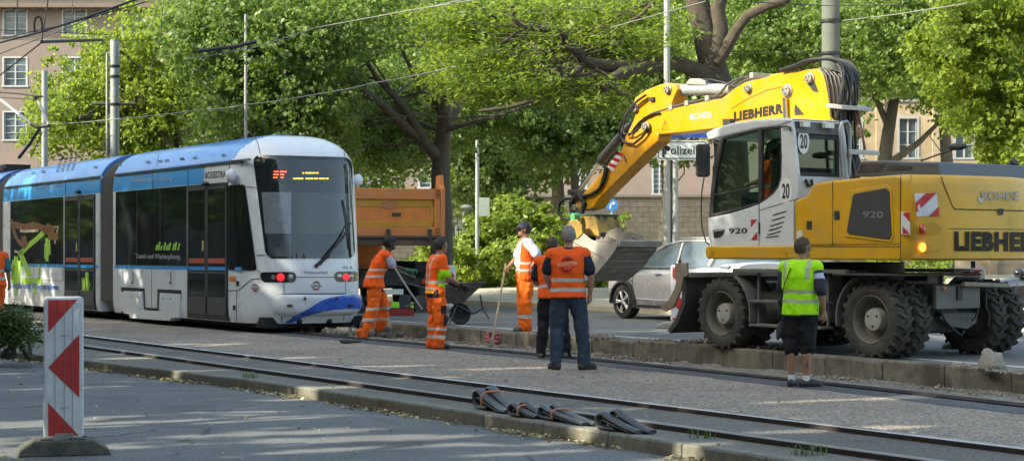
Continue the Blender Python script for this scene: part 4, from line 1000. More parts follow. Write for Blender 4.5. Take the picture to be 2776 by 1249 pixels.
# roof vents: small dark slots on the blue roof skin
b = MB()
def slot(c, x, y, w=13, h=4): tpoly(b, c, [(x-w, y-h), (x+w, y-h-1), (x+w, y+h-1), (x-w, y+h)], .004)
for c, x, y in [('G',72,187), ('G',183,178), ('G',235,172), ('G',517,147), ('G',648,134), ('G',803,120), ('G',868,115), ('G',905,112), ('G',987,103), ('H',88,205), ('H',160,200), ('H',318,186)]:
    b = MB(); slot(c, x, y-4, 12, 2.5); slot(c, x+2, y+4, 12, 2.5); b.build('roof_vent', M('vent_dark', (.01,.03,.07), .6), TRAM)
b = MB()
for i in range(4):
    for j in range(8): x, y = 330+i*27+j*-2.2, 98+j*10-i*3+2; slot('G', x+(4-j)*1.0, y, 8, 2.6)
b.build('vent_louvre', M('vent_dark', (.01,.03,.07), .6), TRAM)
# bogie cover
b = MB(); tpoly(b, 'G', [(658,795), (785,800), (788,905), (852,908), (855,805), (985,812), (985,940), (658,935)], .008); b.build('bogie_opening', tseam, TRAM, fix=False)
op = [(670,815), (770,820), (774,920), (862,925), (866,826), (975,832), (972,960), (928,962), (922,978), (706,962), (700,942), (670,936)]
P = [TR.side('G', x, y, -1.24) for x, y in op]; b = MB(); b.prism(P, -1.25, -1.0, 'y'); b.build('bogie_cover', twhite, TRAM, bev=.008)
b = MB()
for x, y in ((712,845), (748,845), (885,855), (925,858), (762,912), (868,918)): q = TR.side('G', x, y, -1.25); b.ball((q[0], -1.252, q[1]), .018, 8, 6)
for x in (720, 925):
    q0, q1 = TR.side('G', x, 700, -1.22), TR.side('G', x, 770, -1.22); b.box((q0[0]-.015, -1.228, q1[1]), (q0[0]+.015, -1.21, q0[1]-.05)); b.ball((q1[0], -1.228, q1[1]), .03, 8, 6)
b.build('cover_bolt', M('bolt_grey', (.15,.15,.16), .5), TRAM)
# underfloor, wheels
b = MB(); b.box((-7.1, -1.02, .10), (.55, 1.02, .3)); b.box((-15.8, -1.02, .1), (-8.4, 1.02, .3)); b.box((-24, -1.02, .1), (-17.1, 1.02, .3)); b.build('underfloor', tdark, TRAM)
for wx in (-6.1, -4.3, -19.5, -21.3):
    for sy in (-1, 1):
        b = MB(); b.lathe([(.001,sy*.62), (.3,sy*.62), (.33,sy*.56), (.30,sy*.49), (.001,sy*.49)], (wx, 0, .33), 'y', 28); b.build('wheel', M('wheel_steel', (.08,.06,.05), .5, .7), TRAM, smooth=True)
# windscreen with lit line display behind it
ws = tpatch('windscreen', 'H', ((478,182), (1022,196), (1042,752), (552,752)), glass('windscreen_glass', (.016,.02,.026), .03), TRAM, .008, 10, 10, round_=46)
tpatch('windscreen_reflection', 'H', ((528,388), (690,388), (690,618), (548,618)), M('reflection_grey', (.16,.18,.21), .3, coat=.8), ws, .011, 8, 8, round_=8)  # pale sky reflection painted on the left of the windscreen
tpatch('windscreen_reflection', 'H', ((697,390), (1003,396), (1012,618), (697,618)), M('reflection_dark', (.03,.036,.036), .25, coat=.8), ws, .011, 8, 8, round_=6)  # darker right half of the painted windscreen reflection
tpatch('dashboard', 'H', ((556,622), (690,622), (690,742), (570,742)), M('dash_blue', (.045,.055,.075), .3, coat=.8), ws, .011, 6, 6)
tpatch('display_case', 'H', ((572,256), (1000,262), (1003,345), (575,333)), M('display_black', (.02,.02,.022), .25, coat=.6), ws, .012, 10, 4, round_=8)
led = emit('display_red', (1, .10, .03), 1.4); led2 = emit('display_orange', (1, .33, .04), 1.3)
r = random.Random(2); b = MB(); b2 = MB()
for row, (xa, xb, bb) in enumerate([(586,660,b), (592,650,b), (586,648,b)]):
    x = xa; y = 276+row*16
    while x < xb:
        w_ = r.uniform(3, 8)
        if r.random() < .85: tpoly(bb, 'H', [(x, y-3), (x+w_, y-3+r.uniform(-1,1)), (x+w_, y+3), (x, y+3)], .016)
        x += w_+1.4
for xa, xb, y in ((750,838,283), (700,888,314)):
    x = xa
    while x < xb:
        w_ = r.uniform(2.5, 6)
        if r.random() < .88: tpoly(b2, 'H', [(x, y-3.4), (x+w_, y-3.4+r.uniform(-1,1.5)), (x+w_, y+3.4), (x, y+3.4)], .016)
        x += w_+1.2
b.build('line_number', led, ws, fix=False); b2.build('destination_text', led2, ws, fix=False)
# wiper
b = MB(); W = lambda x, y, o: tsurf('H', x, y, o)
b.tube([W(825,798,.03), W(885,730,.09), W(960,640,.10), W(1000,560,.08)], .018, 6); b.tube([W(845,790,.03), W(900,720,.07), W(985,600,.07)], .012, 6)
b.tube([W(968,432,.03), W(985,520,.035), W(998,620,.035), W(1005,700,.03)], .013, 6); b.tube([W(820,800,.02), W(890,735,.05)], .035, 6)
b.build('wiper', tseam, TRAM)
# lamps
def lampunit(quad, lamps):
    o = tpatch('headlight_housing', 'H', quad, M('lamp_black', (.02,.02,.022), .2, coat=1), TRAM, .007, 8, 6, round_=24)
    for x, y, r_, lit in lamps:
        P_ = [tsurf('H', x+r_*cos(a*pi/8), y+r_*sin(a*pi/8), .014) for a in range(16)]; cc = tsurf('H', x, y, .03); b_ = MB()
        b_.add(P_+[cc], [(i, (i+1) % 16, 16) for i in range(16)]); b_.build('tail_light' if lit else 'headlight', emit('red_lamp', (.9,.02,.035), .35) if lit else M('lens', (.35,.36,.38), .1, .6), o, smooth=60, fix=False)
lampunit(((514,828), (716,826), (716,884), (530,884)), [(632,856,22,1), (592,856,13,0), (685,856,16,0)])
lampunit(((928,824), (1060,824), (1060,880), (928,880)), [(990,854,19,1), (953,852,14,0), (1020,852,12,0)])
# front marks
def tword(txt, c, x, y, w, h, mat, name='lettering', bold=0.0, off=.006, parent=TRAM, bulge=None, slope=0):
    def fn(a, b_, c_): return tsurf(c, x+a, y-b_+a*slope, off, bulge)
    return text_obj(name, txt, mat, parent, fn, h, w, bold)
tword('BOGESTRA', 'H', 274, 292, 112, 36, M('text_black', (.02,.02,.02), .5), bold=.01, slope=-.06)
tword('Steinbodensanierung', 'G', 825, 213, 218, 38, M('text_pale', (.62,.74,.84), .5), slope=-.045)
tword('Gebäudedienste', 'G', 280, 247, 128, 32, M('text_pale2', (.40,.62,.80), .5), slope=-.03)
tword('Tsatsis und Wucherpfennig', 'G', 857, 632, 242, 34, txtw, slope=.02, off=.014, bold=.01)
tword('Tsatsis und Wucherpfenn', 'G', 184, 793, 268, 44, M('text_sky', (.06,.25,.58), .5), slope=.04, bold=.015, off=.012)
tword('101 A', 'H', 1000, 802, 52, 17, M('text_black', (.02,.02,.02), .5))
tword('Wattenscheid', 'H', 824, 829, 130, 17, M('text_blue', (.03,.09,.33), .5))
def logo(x, y, r_, txtmat, arcmat):
    b_ = MB()
    for a0 in (200, 20):
        P_ = [tsurf('H', x+r_*.8*cos(radians(a0+i*14)), y+r_*.8*sin(radians(a0+i*14)), .006) for i in range(11)]; b_.tube(P_, [.003+.012*sin(pi*i/10) for i in range(11)], 5)
    b_.build('round_emblem', arcmat, TRAM); tword('BOGESTRA', 'H', x, y+2, r_*2.3, r_*.5, txtmat, bold=.01, off=.009)
redm = M('emblem_red', (.30,.02,.03), .5)
logo(493, 912, 21, M('text_black', (.02,.02,.02), .5), redm); logo(828, 902, 26, M('text_black', (.02,.02,.02), .5), redm)
tpatch('turn_light', 'H', ((350,852), (388,852), (388,878), (350,878)), M('amber_lens', (.65,.22,.05), .3), TRAM, .012, 3, 2, round_=6)
tpatch('step_hatch', 'H', ((370,1010), (385,1010), (384,1038), (370,1036)), tseam, TRAM, .008, 2, 2)
tpatch('camera_eye', 'H', ((388,878), (404,878), (404,905), (388,905)), tseam, TRAM, .008, 2, 2)
# bumper
def bulge(p):
    dz = (p.z-.565)/.235; e = max(0, abs(p.y)-.72)/.42; d = (dz*dz+e*e)
    return .10*(1-d*d) if d < 1 else 0
tpatch('bumper', 'H', ((592,948), (1052,948), (1054,1064), (592,1066)), twhite, TRAM, .01, 10, 10, round_=56, bulge=lambda p: bulge(p)*.9)
b = MB(); ou = [(645,948), (615,958), (596,985), (592,1010), (600,1040), (622,1060), (650,1066), (800,1064), (985,1056), (1030,1040), (1050,1015)]
tline(b, 'H', ou, .010, .006); tline(b, 'H', [(645,948), (985,946)], .009, .006); b.build('bumper_gap', tseam, TRAM)
up = [(652,1106), (720,1060), (780,1020), (840,982), (900,962), (960,951), (1015,949), (1052,952)]; lo = [(690,1106), (745,1078), (800,1058), (860,1040), (920,1030), (980,1026), (1020,1026), (1054,1030)]
b = MB(); K = 8; m_ = 28
for i in range(m_+1):
    f = i/m_*(len(up)-1); j = min(int(f), len(up)-2); q = f-j
    u_ = (up[j][0]*(1-q)+up[j+1][0]*q, up[j][1]*(1-q)+up[j+1][1]*q); l_ = (lo[j][0]*(1-q)+lo[j+1][0]*q, lo[j][1]*(1-q)+lo[j+1][1]*q)
    for k in range(K+1): b.v.append(tuple(tsurf('H', u_[0]+(l_[0]-u_[0])*k/K, u_[1]+(l_[1]-u_[1])*k/K, .014, lambda p: bulge(p)*.92)))
for i in range(m_):
    for k in range(K): b.f.append((i*(K+1)+k, i*(K+1)+k+1, (i+1)*(K+1)+k+1, (i+1)*(K+1)+k)); b.m.append(0)
b.build('blue_swoosh', M('swoosh_blue', (.015,.11,.52), .3, coat=.5), TRAM, smooth=60)
for x, y, r3 in ((755,968,(.03,.03,.03)), (925,968,(.03,.03,.03)), (680,1006,(.07,.07,.02)), (995,1006,(.07,.07,.02)), (735,1098,(.06,.06,.06)), (900,1098,(.06,.06,.06))): b = MB(); b.ball(tsurf('H', x, y, .02 if y < 1090 else 0, bulge if y < 1090 else None), r3, 8, 6); b.build('bumper_plug', tseam, TRAM)
# mirror pods, door camera
b = MB(); q = tsurf('H', 372, 300, .06); b.ball(q, (.13,.10,.12), 14, 10); q2 = tsurf('H', 395, 298, .13); b.ball(q2, (.10,.09,.13), 14, 10); b.build('camera_pod', twhite, TRAM, smooth=True)
b = MB(); b.ball((.05, 1.17, 2.92), (.10,.11,.12), 14, 10); b.build('camera_pod', twhite, TRAM, smooth=True)
for c, x, y in (('H',228,342), ('G',432,280)): b = MB(); b.ball(tsurf(c, x, y, .04), (.12,.07,.045), 10, 6); b.build('door_camera', tseam, TRAM, smooth=True)
# pictures and green film on the second car
b = MB()
def st(pts, w): 
    for (a, p), (q, r_) in zip(pts, pts[1:]):
        L_ = sqrt((q-a)**2+(r_-p)**2)+1e-6; nx_, ny_ = -(r_-p)/L_*w, (q-a)/L_*w
        tpoly(b, 'G', [(a+nx_, p+ny_), (q+nx_, r_+ny_), (q-nx_, r_-ny_), (a-nx_, p-ny_)], .0095)
st([(110,615), (150,575), (200,535), (238,498)], 13); st([(108,600), (128,650), (150,700), (160,735)], 13); st([(92,650), (88,700), (86,775)], 24)
st([(75,680), (72,770)], 10); st([(120,760), (200,762), (230,758)], 16); st([(86,780), (86,840)], 6); st([(190,760), (190,838)], 7); st([(214,675), (212,750)], 4)
st([(256,530), (258,600), (256,655)], 8); st([(268,540), (270,620)], 6); st([(244,560), (246,640)], 3); st([(78,640), (100,640)], 12)
b.build('green_film', lime, TRAM, fix=False)
b = MB()
for pts, w in (([(455,745), (457,800), (453,865)], 8), ([(476,715), (480,790), (474,865)], 9), ([(476,730), (490,790)], 5)): st(pts, w) if False else None
def st2(pts, w):
    for (a, p), (q, r_) in zip(pts, pts[1:]):
        L_ = sqrt((q-a)**2+(r_-p)**2)+1e-6; nx_, ny_ = -(r_-p)/L_*w, (q-a)/L_*w
        tpoly(b, 'G', [(a+nx_, p+ny_), (q+nx_, r_+ny_), (q-nx_, r_-ny_), (a-nx_, p-ny_)], .024)
for pts, w in (([(455,745), (457,800), (453,865)], 8), ([(476,715), (480,790), (474,865)], 9), ([(476,730), (490,790)], 5)): st2(pts, w)
b.build('green_film', lime, TRAM, fix=False); b = MB()
for x, hh in ((855,30), (868,45), (880,25), (898,42), (912,30), (925,40), (946,36), (958,44), (975,38)): st2([(x-4, 595), (x+4, 595-hh)], 5)
b.build('green_film', lime, TRAM, fix=False)
b = MB(); brown = M('brown_film', (.22,.075,.03), .4, coat=.5)
for pts, w in (([(62,430), (85,520), (120,570), (140,585)], 9), ([(70,455), (130,470), (190,458), (240,478), (255,500)], 16), ([(130,520), (135,560), (150,570)], 14), ([(245,470), (290,500), (290,540)], 27)): st(pts, w)
b.build('brown_picture_film', brown, TRAM, fix=False)
b = MB()
for pts, w in (([(110,490), (150,492), (210,488)], 8), ([(316,470), (303,530), (298,560)], 3), ([(245,470), (320,468)], 3), ([(80,600), (100,605)], 6)): st(pts, w)
b.build('pale_picture_film', M('pale_film', (.55,.38,.30), .5), TRAM, fix=False)
# pantograph
PG = lambda x, y, yy: (lambda q: (q[0], yy, q[1]))(TR.side('J', x, y, yy))
b = MB(); b.tube([PG(-20,578,.1), PG(120,588,.1), PG(262,607,.1)], .035, 6); b.tube([PG(-20,610,.5), PG(130,620,.5), PG(235,626,.5)], .025, 6)
b.tube([PG(235,625,.4), PG(215,615,.2), PG(262,605,.1)], .03, 6); b.tube([PG(262,605,.1), PG(320,640,.1)], .012, 5); b.build('contact_strip', M('panto_brown', (.06,.04,.035), .6, .3), TRAM)
b = MB(); b.tube([PG(5,628,.3), PG(200,782,.0)], .042, 8); b.tube([PG(238,632,.3), PG(308,790,.3)], .042, 8); b.build('upper_arm', M('panto_grey', (.38,.38,.37), .5, .3), TRAM)
b = MB(); b.tube([PG(195,778,.0), PG(235,800,.1), PG(310,788,.3)], .05, 6); b.tube([PG(245,812,.1), PG(190,900,.1), PG(120,990,.1)], .045, 8); b.tube([PG(268,830,.1), PG(195,985,.1)], .014, 6)
b.tube([PG(300,780,.3), PG(322,830,.3), PG(290,832,.3)], .014, 5); b.build('lower_arm', M('panto_dark', (.04,.035,.035), .5, .3), TRAM)
q = PG(120,995,.1); b = MB(); b.box((q[0]-1.1, -.5, 3.79), (q[0]+.5, .6, 3.9)); b.box((q[0]-.5, -.3, 3.85), (q[0]+.1, .4, 4.02))
for dx in (-.9, -.3, .3): b.lathe([(.05,0), (.08,.03), (.05,.06), (.08,.09), (.05,.12)], (q[0]+dx, -.35, 3.8), 'z', 10)
b.build('pantograph_base', M('panto_dark', (.04,.035,.035), .5, .3), TRAM)
# ---------------------------------------------------------------- wheeled excavator
GZ = .17
EX = Frame(4.63, 23.94, atan2(.819, -.574), GZ)
EXC = thing('wheeled_excavator', 'yellow wheeled excavator with white cab, hoses over its boom, loaded bucket raised', 'excavator', (EX.o.x, EX.o.y, GZ), EX.ang)
yel = M('machine_yellow', (.56,.305,.014), .38, 0, .07, 2, dirt=(.36,.23,.06), dirt_amt=.36, dirt_scale=1.2, coat=.15)
yelb = M('boom_yellow', (.62,.285,.007), .42, 0, .07, 2, dirt=(.34,.2,.05), dirt_amt=.36, dirt_scale=2, coat=.2)
yeld = M('worn_yellow', (.50,.30,.03), .6, 0, .15, 4, dirt=(.10,.07,.04), dirt_amt=.62, dirt_scale=3)
cabw = M('cab_white', (.55,.57,.60), .35, 0, .04, 2, dirt=(.40,.40,.38), dirt_amt=.22, coat=.3)
mgrey = M('machine_grey', (.085,.088,.09), .55, .1, .12, 5, dirt=(.19,.17,.14), dirt_amt=.45, dirt_scale=4)
mdark = M('machine_dark', (.028,.028,.03), .65, .1, .25, 6, dirt=(.07,.06,.05), dirt_amt=.35)
lgrey = M('fender_grey', (.125,.13,.125), .6, .1, .12, 4, dirt=(.13,.115,.09), dirt_amt=.5, dirt_scale=3)
hoodg = M('hood_grey', (.075,.085,.10), .45, .1, .1, 4)
tyrem = M('tyre_rubber', (.030,.029,.028), .85, 0, .25, 8, dirt=(.10,.085,.065), dirt_amt=.4, dirt_scale=5, bmp=.4, bscale=30)
rimm = M('muddy_rim', (.17,.16,.135), .8, .1, .2, 6, dirt=(.08,.07,.055), dirt_amt=.55, dirt_scale=6)
hubm = M('pale_hub', (.34,.34,.32), .7, .1, .15, 8, dirt=(.16,.14,.11), dirt_amt=.4)
chrome = M('piston_rod', (.6,.6,.62), .15, .9, .05); hosem = M('hydraulic_hose', (.015,.015,.017), .5, 0, .3, 20)
redf = M('red_film', (.42,.02,.025), .4, 0, .06); whf = M('reflective_white', (.58,.58,.62), .35, 0, .05); blk = M('lettering_black', (.015,.015,.017), .5); ltg = M('lettering_light', (.55,.56,.56), .5)
S = lambda c, x, y, yy: EX.side(c, x, y, yy)
def sp_(pts, yy): return [S(c, x, y, yy) for c, x, y in pts]
def splate(name, pts, y0, y1, mat, parent=EXC, bev=.01, ref=None, smooth=False):
    b = MB(); b.prism(sp_(pts, y0 if ref is None else ref), y0, y1, 'y'); return b.build(name, mat, parent, bev=bev, smooth=smooth)
c1 = lambda cr, *ps: [(cr, x, y) for x, y in ps]
def stripe_sign(b, pts, k, flip=False):
    """pts TL,TR,BR,BL 3-D; diagonal red and white bands -> material 0 red, 1 white"""
    tl, tr, br_, bl = [Vector(p) for p in pts]
    def P(u, v): return tl.lerp(tr, u).lerp(bl.lerp(br_, u), v)
    b.add([P(0,0), P(1,0), P(1,1), P(0,1)], [(0,1,2,3)], 1)
# wheels
def excavator_wheel(x, yc, side):
    R, w2 = .49, .135; o = bpy.data.objects.new('wheel', None); COL.objects.link(o); o.parent = EXC; o.location = (x, yc, R); o.empty_display_size = .1
    b = MB(); prof = [(.295,-w2+.02), (.33,-w2-.004), (.40,-w2-.012), (.445,-w2+.0), (.462,-w2+.03), (.464,0), (.462,w2-.03), (.445,w2), (.40,w2+.012), (.33,w2+.004), (.295,w2-.02)]
    b.lathe(prof, (0,0,0), 'y', 48, close=True)
    for i in range(22):
        a0 = 2*pi*i/22
        for s in (-1, 1):
            a = a0+(pi/22 if s > 0 else 0); da = .085; sk = .13
            vs = []
            for r_, e in ((.435, 1.0), (.492, .80)):
                for yy, sh in ((.006*s, sk*.5), (s*(w2+.004)*(1 if r_ < .45 else .93), -sk*.5)):
                    for d in (-1, 1):
                        aa = a+sh*1+d*da*e*.62; vs.append((r_*cos(aa), yy, r_*sin(aa)))
            b.add(vs, [(0,1,3,2), (4,6,7,5), (0,4,5,1), (2,3,7,6), (0,2,6,4), (1,5,7,3)])
    b.build('tyre', tyrem, o, smooth=35)
    b = MB(); f = side
    b.lathe([(.30,-.12*f), (.30,.10*f), (.315,.118*f), (.30,.135*f), (.282,.115*f), (.270,.06*f), (.262,-.02*f), (.20,-.045*f), (.12,-.05*f), (.001,-.05*f)], (0,0,0), 'y', 40); b.build('rim', rimm, o, smooth=30)
    if abs(yc) > .8:
        b = MB(); b.lathe([(.15,-.05*f), (.145,.05*f), (.135,.085*f), (.05,.092*f), (.001,.092*f)], (0,0,0), 'y', 28); 
        hb = b.build('hub', hubm, o, smooth=30); b = MB()
        for k in range(3): a = k*2*pi/3+.5; b.lathe([(.016,.085*f), (.016,.097*f), (.001,.097*f)], (.085*cos(a),0,.085*sin(a)), 'y', 10)
        b.build('hub_bolts', mdark, hb)
    return o
for x in (1.36, -1.42):
    for yc, s in ((1.06,1), (.72,1), (-.72,-1), (-1.06,-1)): excavator_wheel(x, yc, s)
# undercarriage
b = MB(); b.box((-1.75,-.42,.62), (1.75,.42,.92)); b.box((-.75,-.62,.5), (.75,.62,.95)); b.box((-.95,-.9,.42), (.95,.9,.8))
b.build('chassis_frame', mgrey, EXC, bev=.02)
for x in (1.36, -1.42):
    b = MB(); b.tube([(x,-.95,.49), (x,-.4,.49), (x,-.25,.49), (x,.25,.49), (x,.4,.49), (x,.95,.49)], [.11,.12,.2,.2,.12,.11], 14)
    b.box((x-.2,-.18,.42), (x+.2,.18,.66)); b.build('axle', mgrey, EXC, smooth=40)
b = MB(); b.lathe([(.001,.9), (.62,.9), (.66,.95), (.66,1.2), (.001,1.2)], (0,0,0), 'z', 36); b.build('slewing_ring', mdark, EXC, smooth=40)
for sy in (1, -1):
    b = MB(); b.box((-1.0,sy*1.18-.06,1.06), (1.12,sy*1.18+.02,1.11)); b.box((-1.0,sy*1.0-.22,1.075), (1.12,sy*1.0+.16,1.095)); b.build('deck_plate', lgrey, EXC, bev=.006)
    for sx in (1, -1):
        b = MB(); pr = []
        for i in range(9):
            a = radians(70-i*12) if sx > 0 else radians(70-i*12)
            pr.append((sx*(1.36-.0)-sx*0, 0))
        cx_ = 1.36 if sx > 0 else -1.42; A_ = [radians(q) for q in (118, 128, 138, 148, 158, 168, 178, 190)] if sx > 0 else [radians(q) for q in (62, 52, 42, 32, 22, 12, 2, -10)]
        ro = [(cx_+.60*cos(a), .49+.60*sin(a)) for a in A_]; ri = [(cx_+.575*cos(a), .49+.575*sin(a)) for a in A_]
        b.prism(ro+ri[::-1], sy*.72, sy*1.2, 'y'); b.build('mudguard', lgrey, EXC, bev=.004)
    b = MB()
    for z, x0, x1, d in ((.66,-.62,.76,.0), (.34,-.62,.74,.03)):
        b.box((x0,sy*1.16-.14,z), (x1,sy*1.16+.06+d,z+.035))
    for x in (-.6,.7): b.box((x,sy*1.08-.02,.34), (x+.03,sy*1.08+.02,1.06))
    b.build('step', lgrey, EXC, bev=.006)
    b = MB(); b.box((-.56,sy*.95-.16,.45), (.2,sy*.95+.14,1.03)); bx_ = b.build('tool_box', mgrey, EXC, bev=.015)
    b = MB()
    for k in range(5): b.box((-.30,sy*1.1-.012,.66+k*.05), (-.06,sy*1.1+.002,.68+k*.05))
    b.build('box_louvre', mdark, bx_)
# dozer blade
bl_ = [(2.26,1.02), (2.30,1.04), (2.22,.86), (2.24,.62), (2.40,.36), (2.56,.22), (2.50,.16), (2.30,.30), (2.14,.52), (2.10,.80), (2.12,1.00)]
cheek = sp_(c1('D', (520,305), (445,310), (440,395), (455,410), (440,470), (400,545), (348,575), (380,612), (430,590), (480,480), (495,400), (522,385)), 1.22)
for y_ in (1.20, -1.235): b = MB(); b.prism(cheek, y_, y_+.035, 'y'); b.build('blade_cheek', M('worn_cheek', (.24,.21,.165), .75, .1, .2, 4, dirt=(.20,.11,.06), dirt_amt=.4), EXC, bev=.006)
b = MB(); b.prism([(2.12,1.02), (2.2,1.02), (2.16,.85), (2.18,.62), (2.32,.38), (2.48,.22), (2.44,.18), (2.26,.33), (2.10,.6), (2.08,.85)], -1.2, 1.2, 'y'); b.build('dozer_blade', M('blade_dark', (.05,.05,.05), .7, .3, .2, 5, dirt=(.10,.085,.07), dirt_amt=.4), EXC, smooth=40)
b = MB(); b.box((2.0,-1.2,.98), (2.2,1.2,1.05)); b.build('blade_top_rail', M('worn_rail', (.26,.245,.215), .7, .1, .15, 6), EXC, bev=.01)
b = MB()
for s in (-.45,.45): b.tube([(2.1,s,.5), (1.6,s,.6), (.9,s,.62)], .07, 8)
b.tube([(2.1,0,.85), (1.5,0,.8)], .06, 8); b.build('blade_arm', mdark, EXC)
# rear carrier between the wheels
FR = lambda c, x, y, xx: EX.front(c, x, y, xx)
def rbox(name, c, x0, y0, x1, y1, xx, d, mat, bev=.01):
    a = FR(c, x0, y0, xx); q = FR(c, x1, y1, xx); b = MB(); b.box((xx, min(a[0],q[0]), min(a[1],q[1])), (xx+d, max(a[0],q[0]), max(a[1],q[1]))); return b.build(name, mat, EXC, bev=bev)
rp_ = rbox('rear_plate', 'Q', 765, 372, 1150, 562, -1.95, .06, lgrey); 
b = MB(); q = FR('Q', 835, 390, -1.96); b.ball((-1.96,q[0],q[1]), .03, 10, 6); b.build('side_lamp', M('amber_lens', (.65,.22,.05), .3), rp_)
b = MB(); q = FR('Q', 970, 430, -1.96); b.box((-1.975,q[0]-.04,q[1]-.09), (-1.95,q[0]+.05,q[1]+.09)); b.build('lock_box', mdark, rp_)
rbox('rear_deck', 'Q', 370, 264, 1160, 278, -1.9, 1.0, mdark)
b = MB(); q0, q1 = FR('Q', 1000, 352, -2.02), FR('Q', 1390, 366, -2.02); b.tube([(-2.02,q0[0],q0[1]), (-2.02,q1[0],q1[1])], .03, 8); b.build('tow_bar', M('pale_bar', (.30,.27,.2), .7), EXC)
b = MB(); q = FR('Q', 980, 640, -1.75)
b.prism([(y, z) for y, z in [FR('Q', x, y2, -1.75) for x, y2 in ((830,600), (1130,600), (1120,690), (1040,745), (880,720), (800,640))]], -1.75, -1.62, 'x'); b.build('hitch_bracket', mgrey, EXC, bev=.01)
b = MB()
for pts in (((790,560),(850,680),(930,760),(985,800),(1010,760)), ((1195,380),(1200,560),(1230,620),(1220,720)), ((1130,570),(1110,640),(1080,670))):
    b.tube([(-1.85, *FR('Q', x, y, -1.85)) for x, y in pts], .015, 6)
b.build('rear_hose', hosem, EXC)
# superstructure
ylo = [(1.58,1.24), (1.62,1.30), (1.62,1.42), (-1.97,1.42), (-1.97,1.23)]
b = MB(); b.prism(ylo, 1.25, -1.25, 'y'); b.build('deck_skirt', yel, EXC, bev=.025)
for x in (1.47, .02):
    b = MB(); b.lathe([(.035,1.248), (.035,1.262), (.001,1.262)], (x,0,1.335), 'y', 14); b.build('skirt_plug', M('yellow_shade', (.5,.28,.015), .4), EXC)
hood = sp_(c1('B', (555,1093), (555,842), (628,806), (642,770), (662,746), (690,738), (765,730)), 1.25)+sp_(c1('C', (400,172), (560,160), (582,163), (582,488)), 1.25)
b = MB(); b.prism(hood, 1.25, -1.25, 'y'); hd = b.build('engine_hood', yel, EXC, bev=.04)
for m_ in hd.modifiers: m_.segments = 3
b = MB()
for x0_, y0_, x1_, y1_ in ((267,192,267,488), (582,175,582,555), (92,490,582,490)):
    a = S('C', x0_, y0_, 1.252); q = S('C', x1_, y1_, 1.252); b.tube([(a[0],1.251,a[1]), (q[0],1.251,q[1])], .006, 4)
b.build('panel_seam', tseam, hd)
b = MB(); g = sp_(c1('C', (362,232), (520,205), (545,225), (552,450), (535,472), (325,446), (318,415), (352,245)), 1.25); b.prism(g, 1.25, 1.262, 'y'); b.build('grille_surround', yel, hd, bev=.012)
b = MB(); g = sp_(c1('C', (370,247), (512,221), (530,235), (541,440), (530,459), (345,434), (333,422), (362,255)), 1.265); b.prism(g, 1.258, 1.270, 'y')
gr = b.build('side_grille', M('grille_charcoal', (.035,.033,.035), .7, 0, .1, 60, bmp=.5, bscale=120), hd, bev=.006)
def stext(name, txt, c, p0, p1, h, y, mat, parent, bold=0.0, font_w=True, shear=0):
    a = Vector(S(c, *p0, y)); q = Vector(S(c, *p1, y)); d = q-a; W_ = d.length; hh = h/px_scale(c)/(F_PX/EX_depth(a, y))
    u = d/W_; v = Vector((-u.y, u.x)); v = v if v.y > 0 else -v; v = Vector((0, 1)) if abs(u.y) < .35 else v; m = (a+q)/2
    return text_obj(name, txt, mat, parent, lambda A, B_, C_: (m.x+u.x*A+v.x*B_, y+C_, m.y+u.y*A+v.y*B_), hh, W_, bold, .003, shear)
def px_scale(c): return CROPS[c][2]
def EX_depth(a, y): return EX.o.y+a[0]*EX.ex.y+y*EX.ey.y
stext('lettering', '920', 'C', (407,343), (502,343), 32, 1.271, M('number_grey', (.16,.16,.165), .5), gr, .02)
for c, x, y, w_, h_ in (('C',288,346,11,17), ('C',160,392,12,16)):
    q = S(c, x, y, 1.252); b = MB(); b.box((q[0]-.045,1.25,q[1]-.055), (q[0]+.045,1.262,q[1]+.055)); b.build('latch', mdark, hd, bev=.006)
# little letter mark with arrow on the hood front
stext('lettering', 'R', 'C', (104,437), (140,437), 44, 1.252, ltg, hd, .05)
b = MB(); q = S('C', 118, 468, 1.253)
b.add([(q[0]+.03,1.256,q[1]+.03), (q[0]-.045,1.256,q[1]+.025), (q[0]+.02,1.256,q[1]-.045)], [(0,1,2)]); b.build('arrow_mark', ltg, hd, fix=False)
# counterweight with rounded corners
def cwx(y): return -1.97-.40*max(0, 1-(abs(y)/1.25)**2.6)**.5
def cw(c, X, Y, off=0):
    y = 0
    for _ in range(12): y = EX.front(c, X, Y, cwx(y)-off)[0]; y = max(-1.249, min(1.249, y))
    x = cwx(y)-off; return Vector((x, *EX.front(c, X, Y, x))) if abs(y) < 1.249 else Vector((-1.97-off, y, EX.front(c, X, Y, -1.97)[1]))
b = MB(); zs = [(1.23,.03), (1.255,.0), (1.42,-.005), (1.6,0), (2.0,.0), (2.16,.01), (2.235,.03), (2.27,.07), (2.28,.16)]; L = 60
for z, ins in zs:
    for i in range(L+1):
        a = pi/2-pi*i/L; y = 1.25*math.copysign(abs(sin(a))**(2/2.6), a); x = cwx(y); b.v.append((x+ins*(1 if abs(y) < 1.2 else .3), y*(1-ins*.4), z))
for j in range(len(zs)-1):
    for i in range(L): b.f.append((j*(L+1)+i, j*(L+1)+i+1, (j+1)*(L+1)+i+1, (j+1)*(L+1)+i)); b.m.append(0)
b.f.append(tuple(range((len(zs)-1)*(L+1), len(zs)*(L+1)))); b.f.append(tuple(range(L, -1, -1))); b.m += [0,0]
cwo = b.build('counterweight', yel, EXC, smooth=40)
b = MB()
def cline(pts, w=.006, off=.002):
    P = []
    for (a, p), (q, r_) in zip(pts, pts[1:]):
        k = max(1, int(max(abs(q-a), abs(r_-p))/12)); P += [(a+(q-a)*i/k, p+(r_-p)*i/k) for i in range(k)]
    P.append(pts[-1]); b.tube([cw('C', x, y, off) for x, y in P], w, 4)
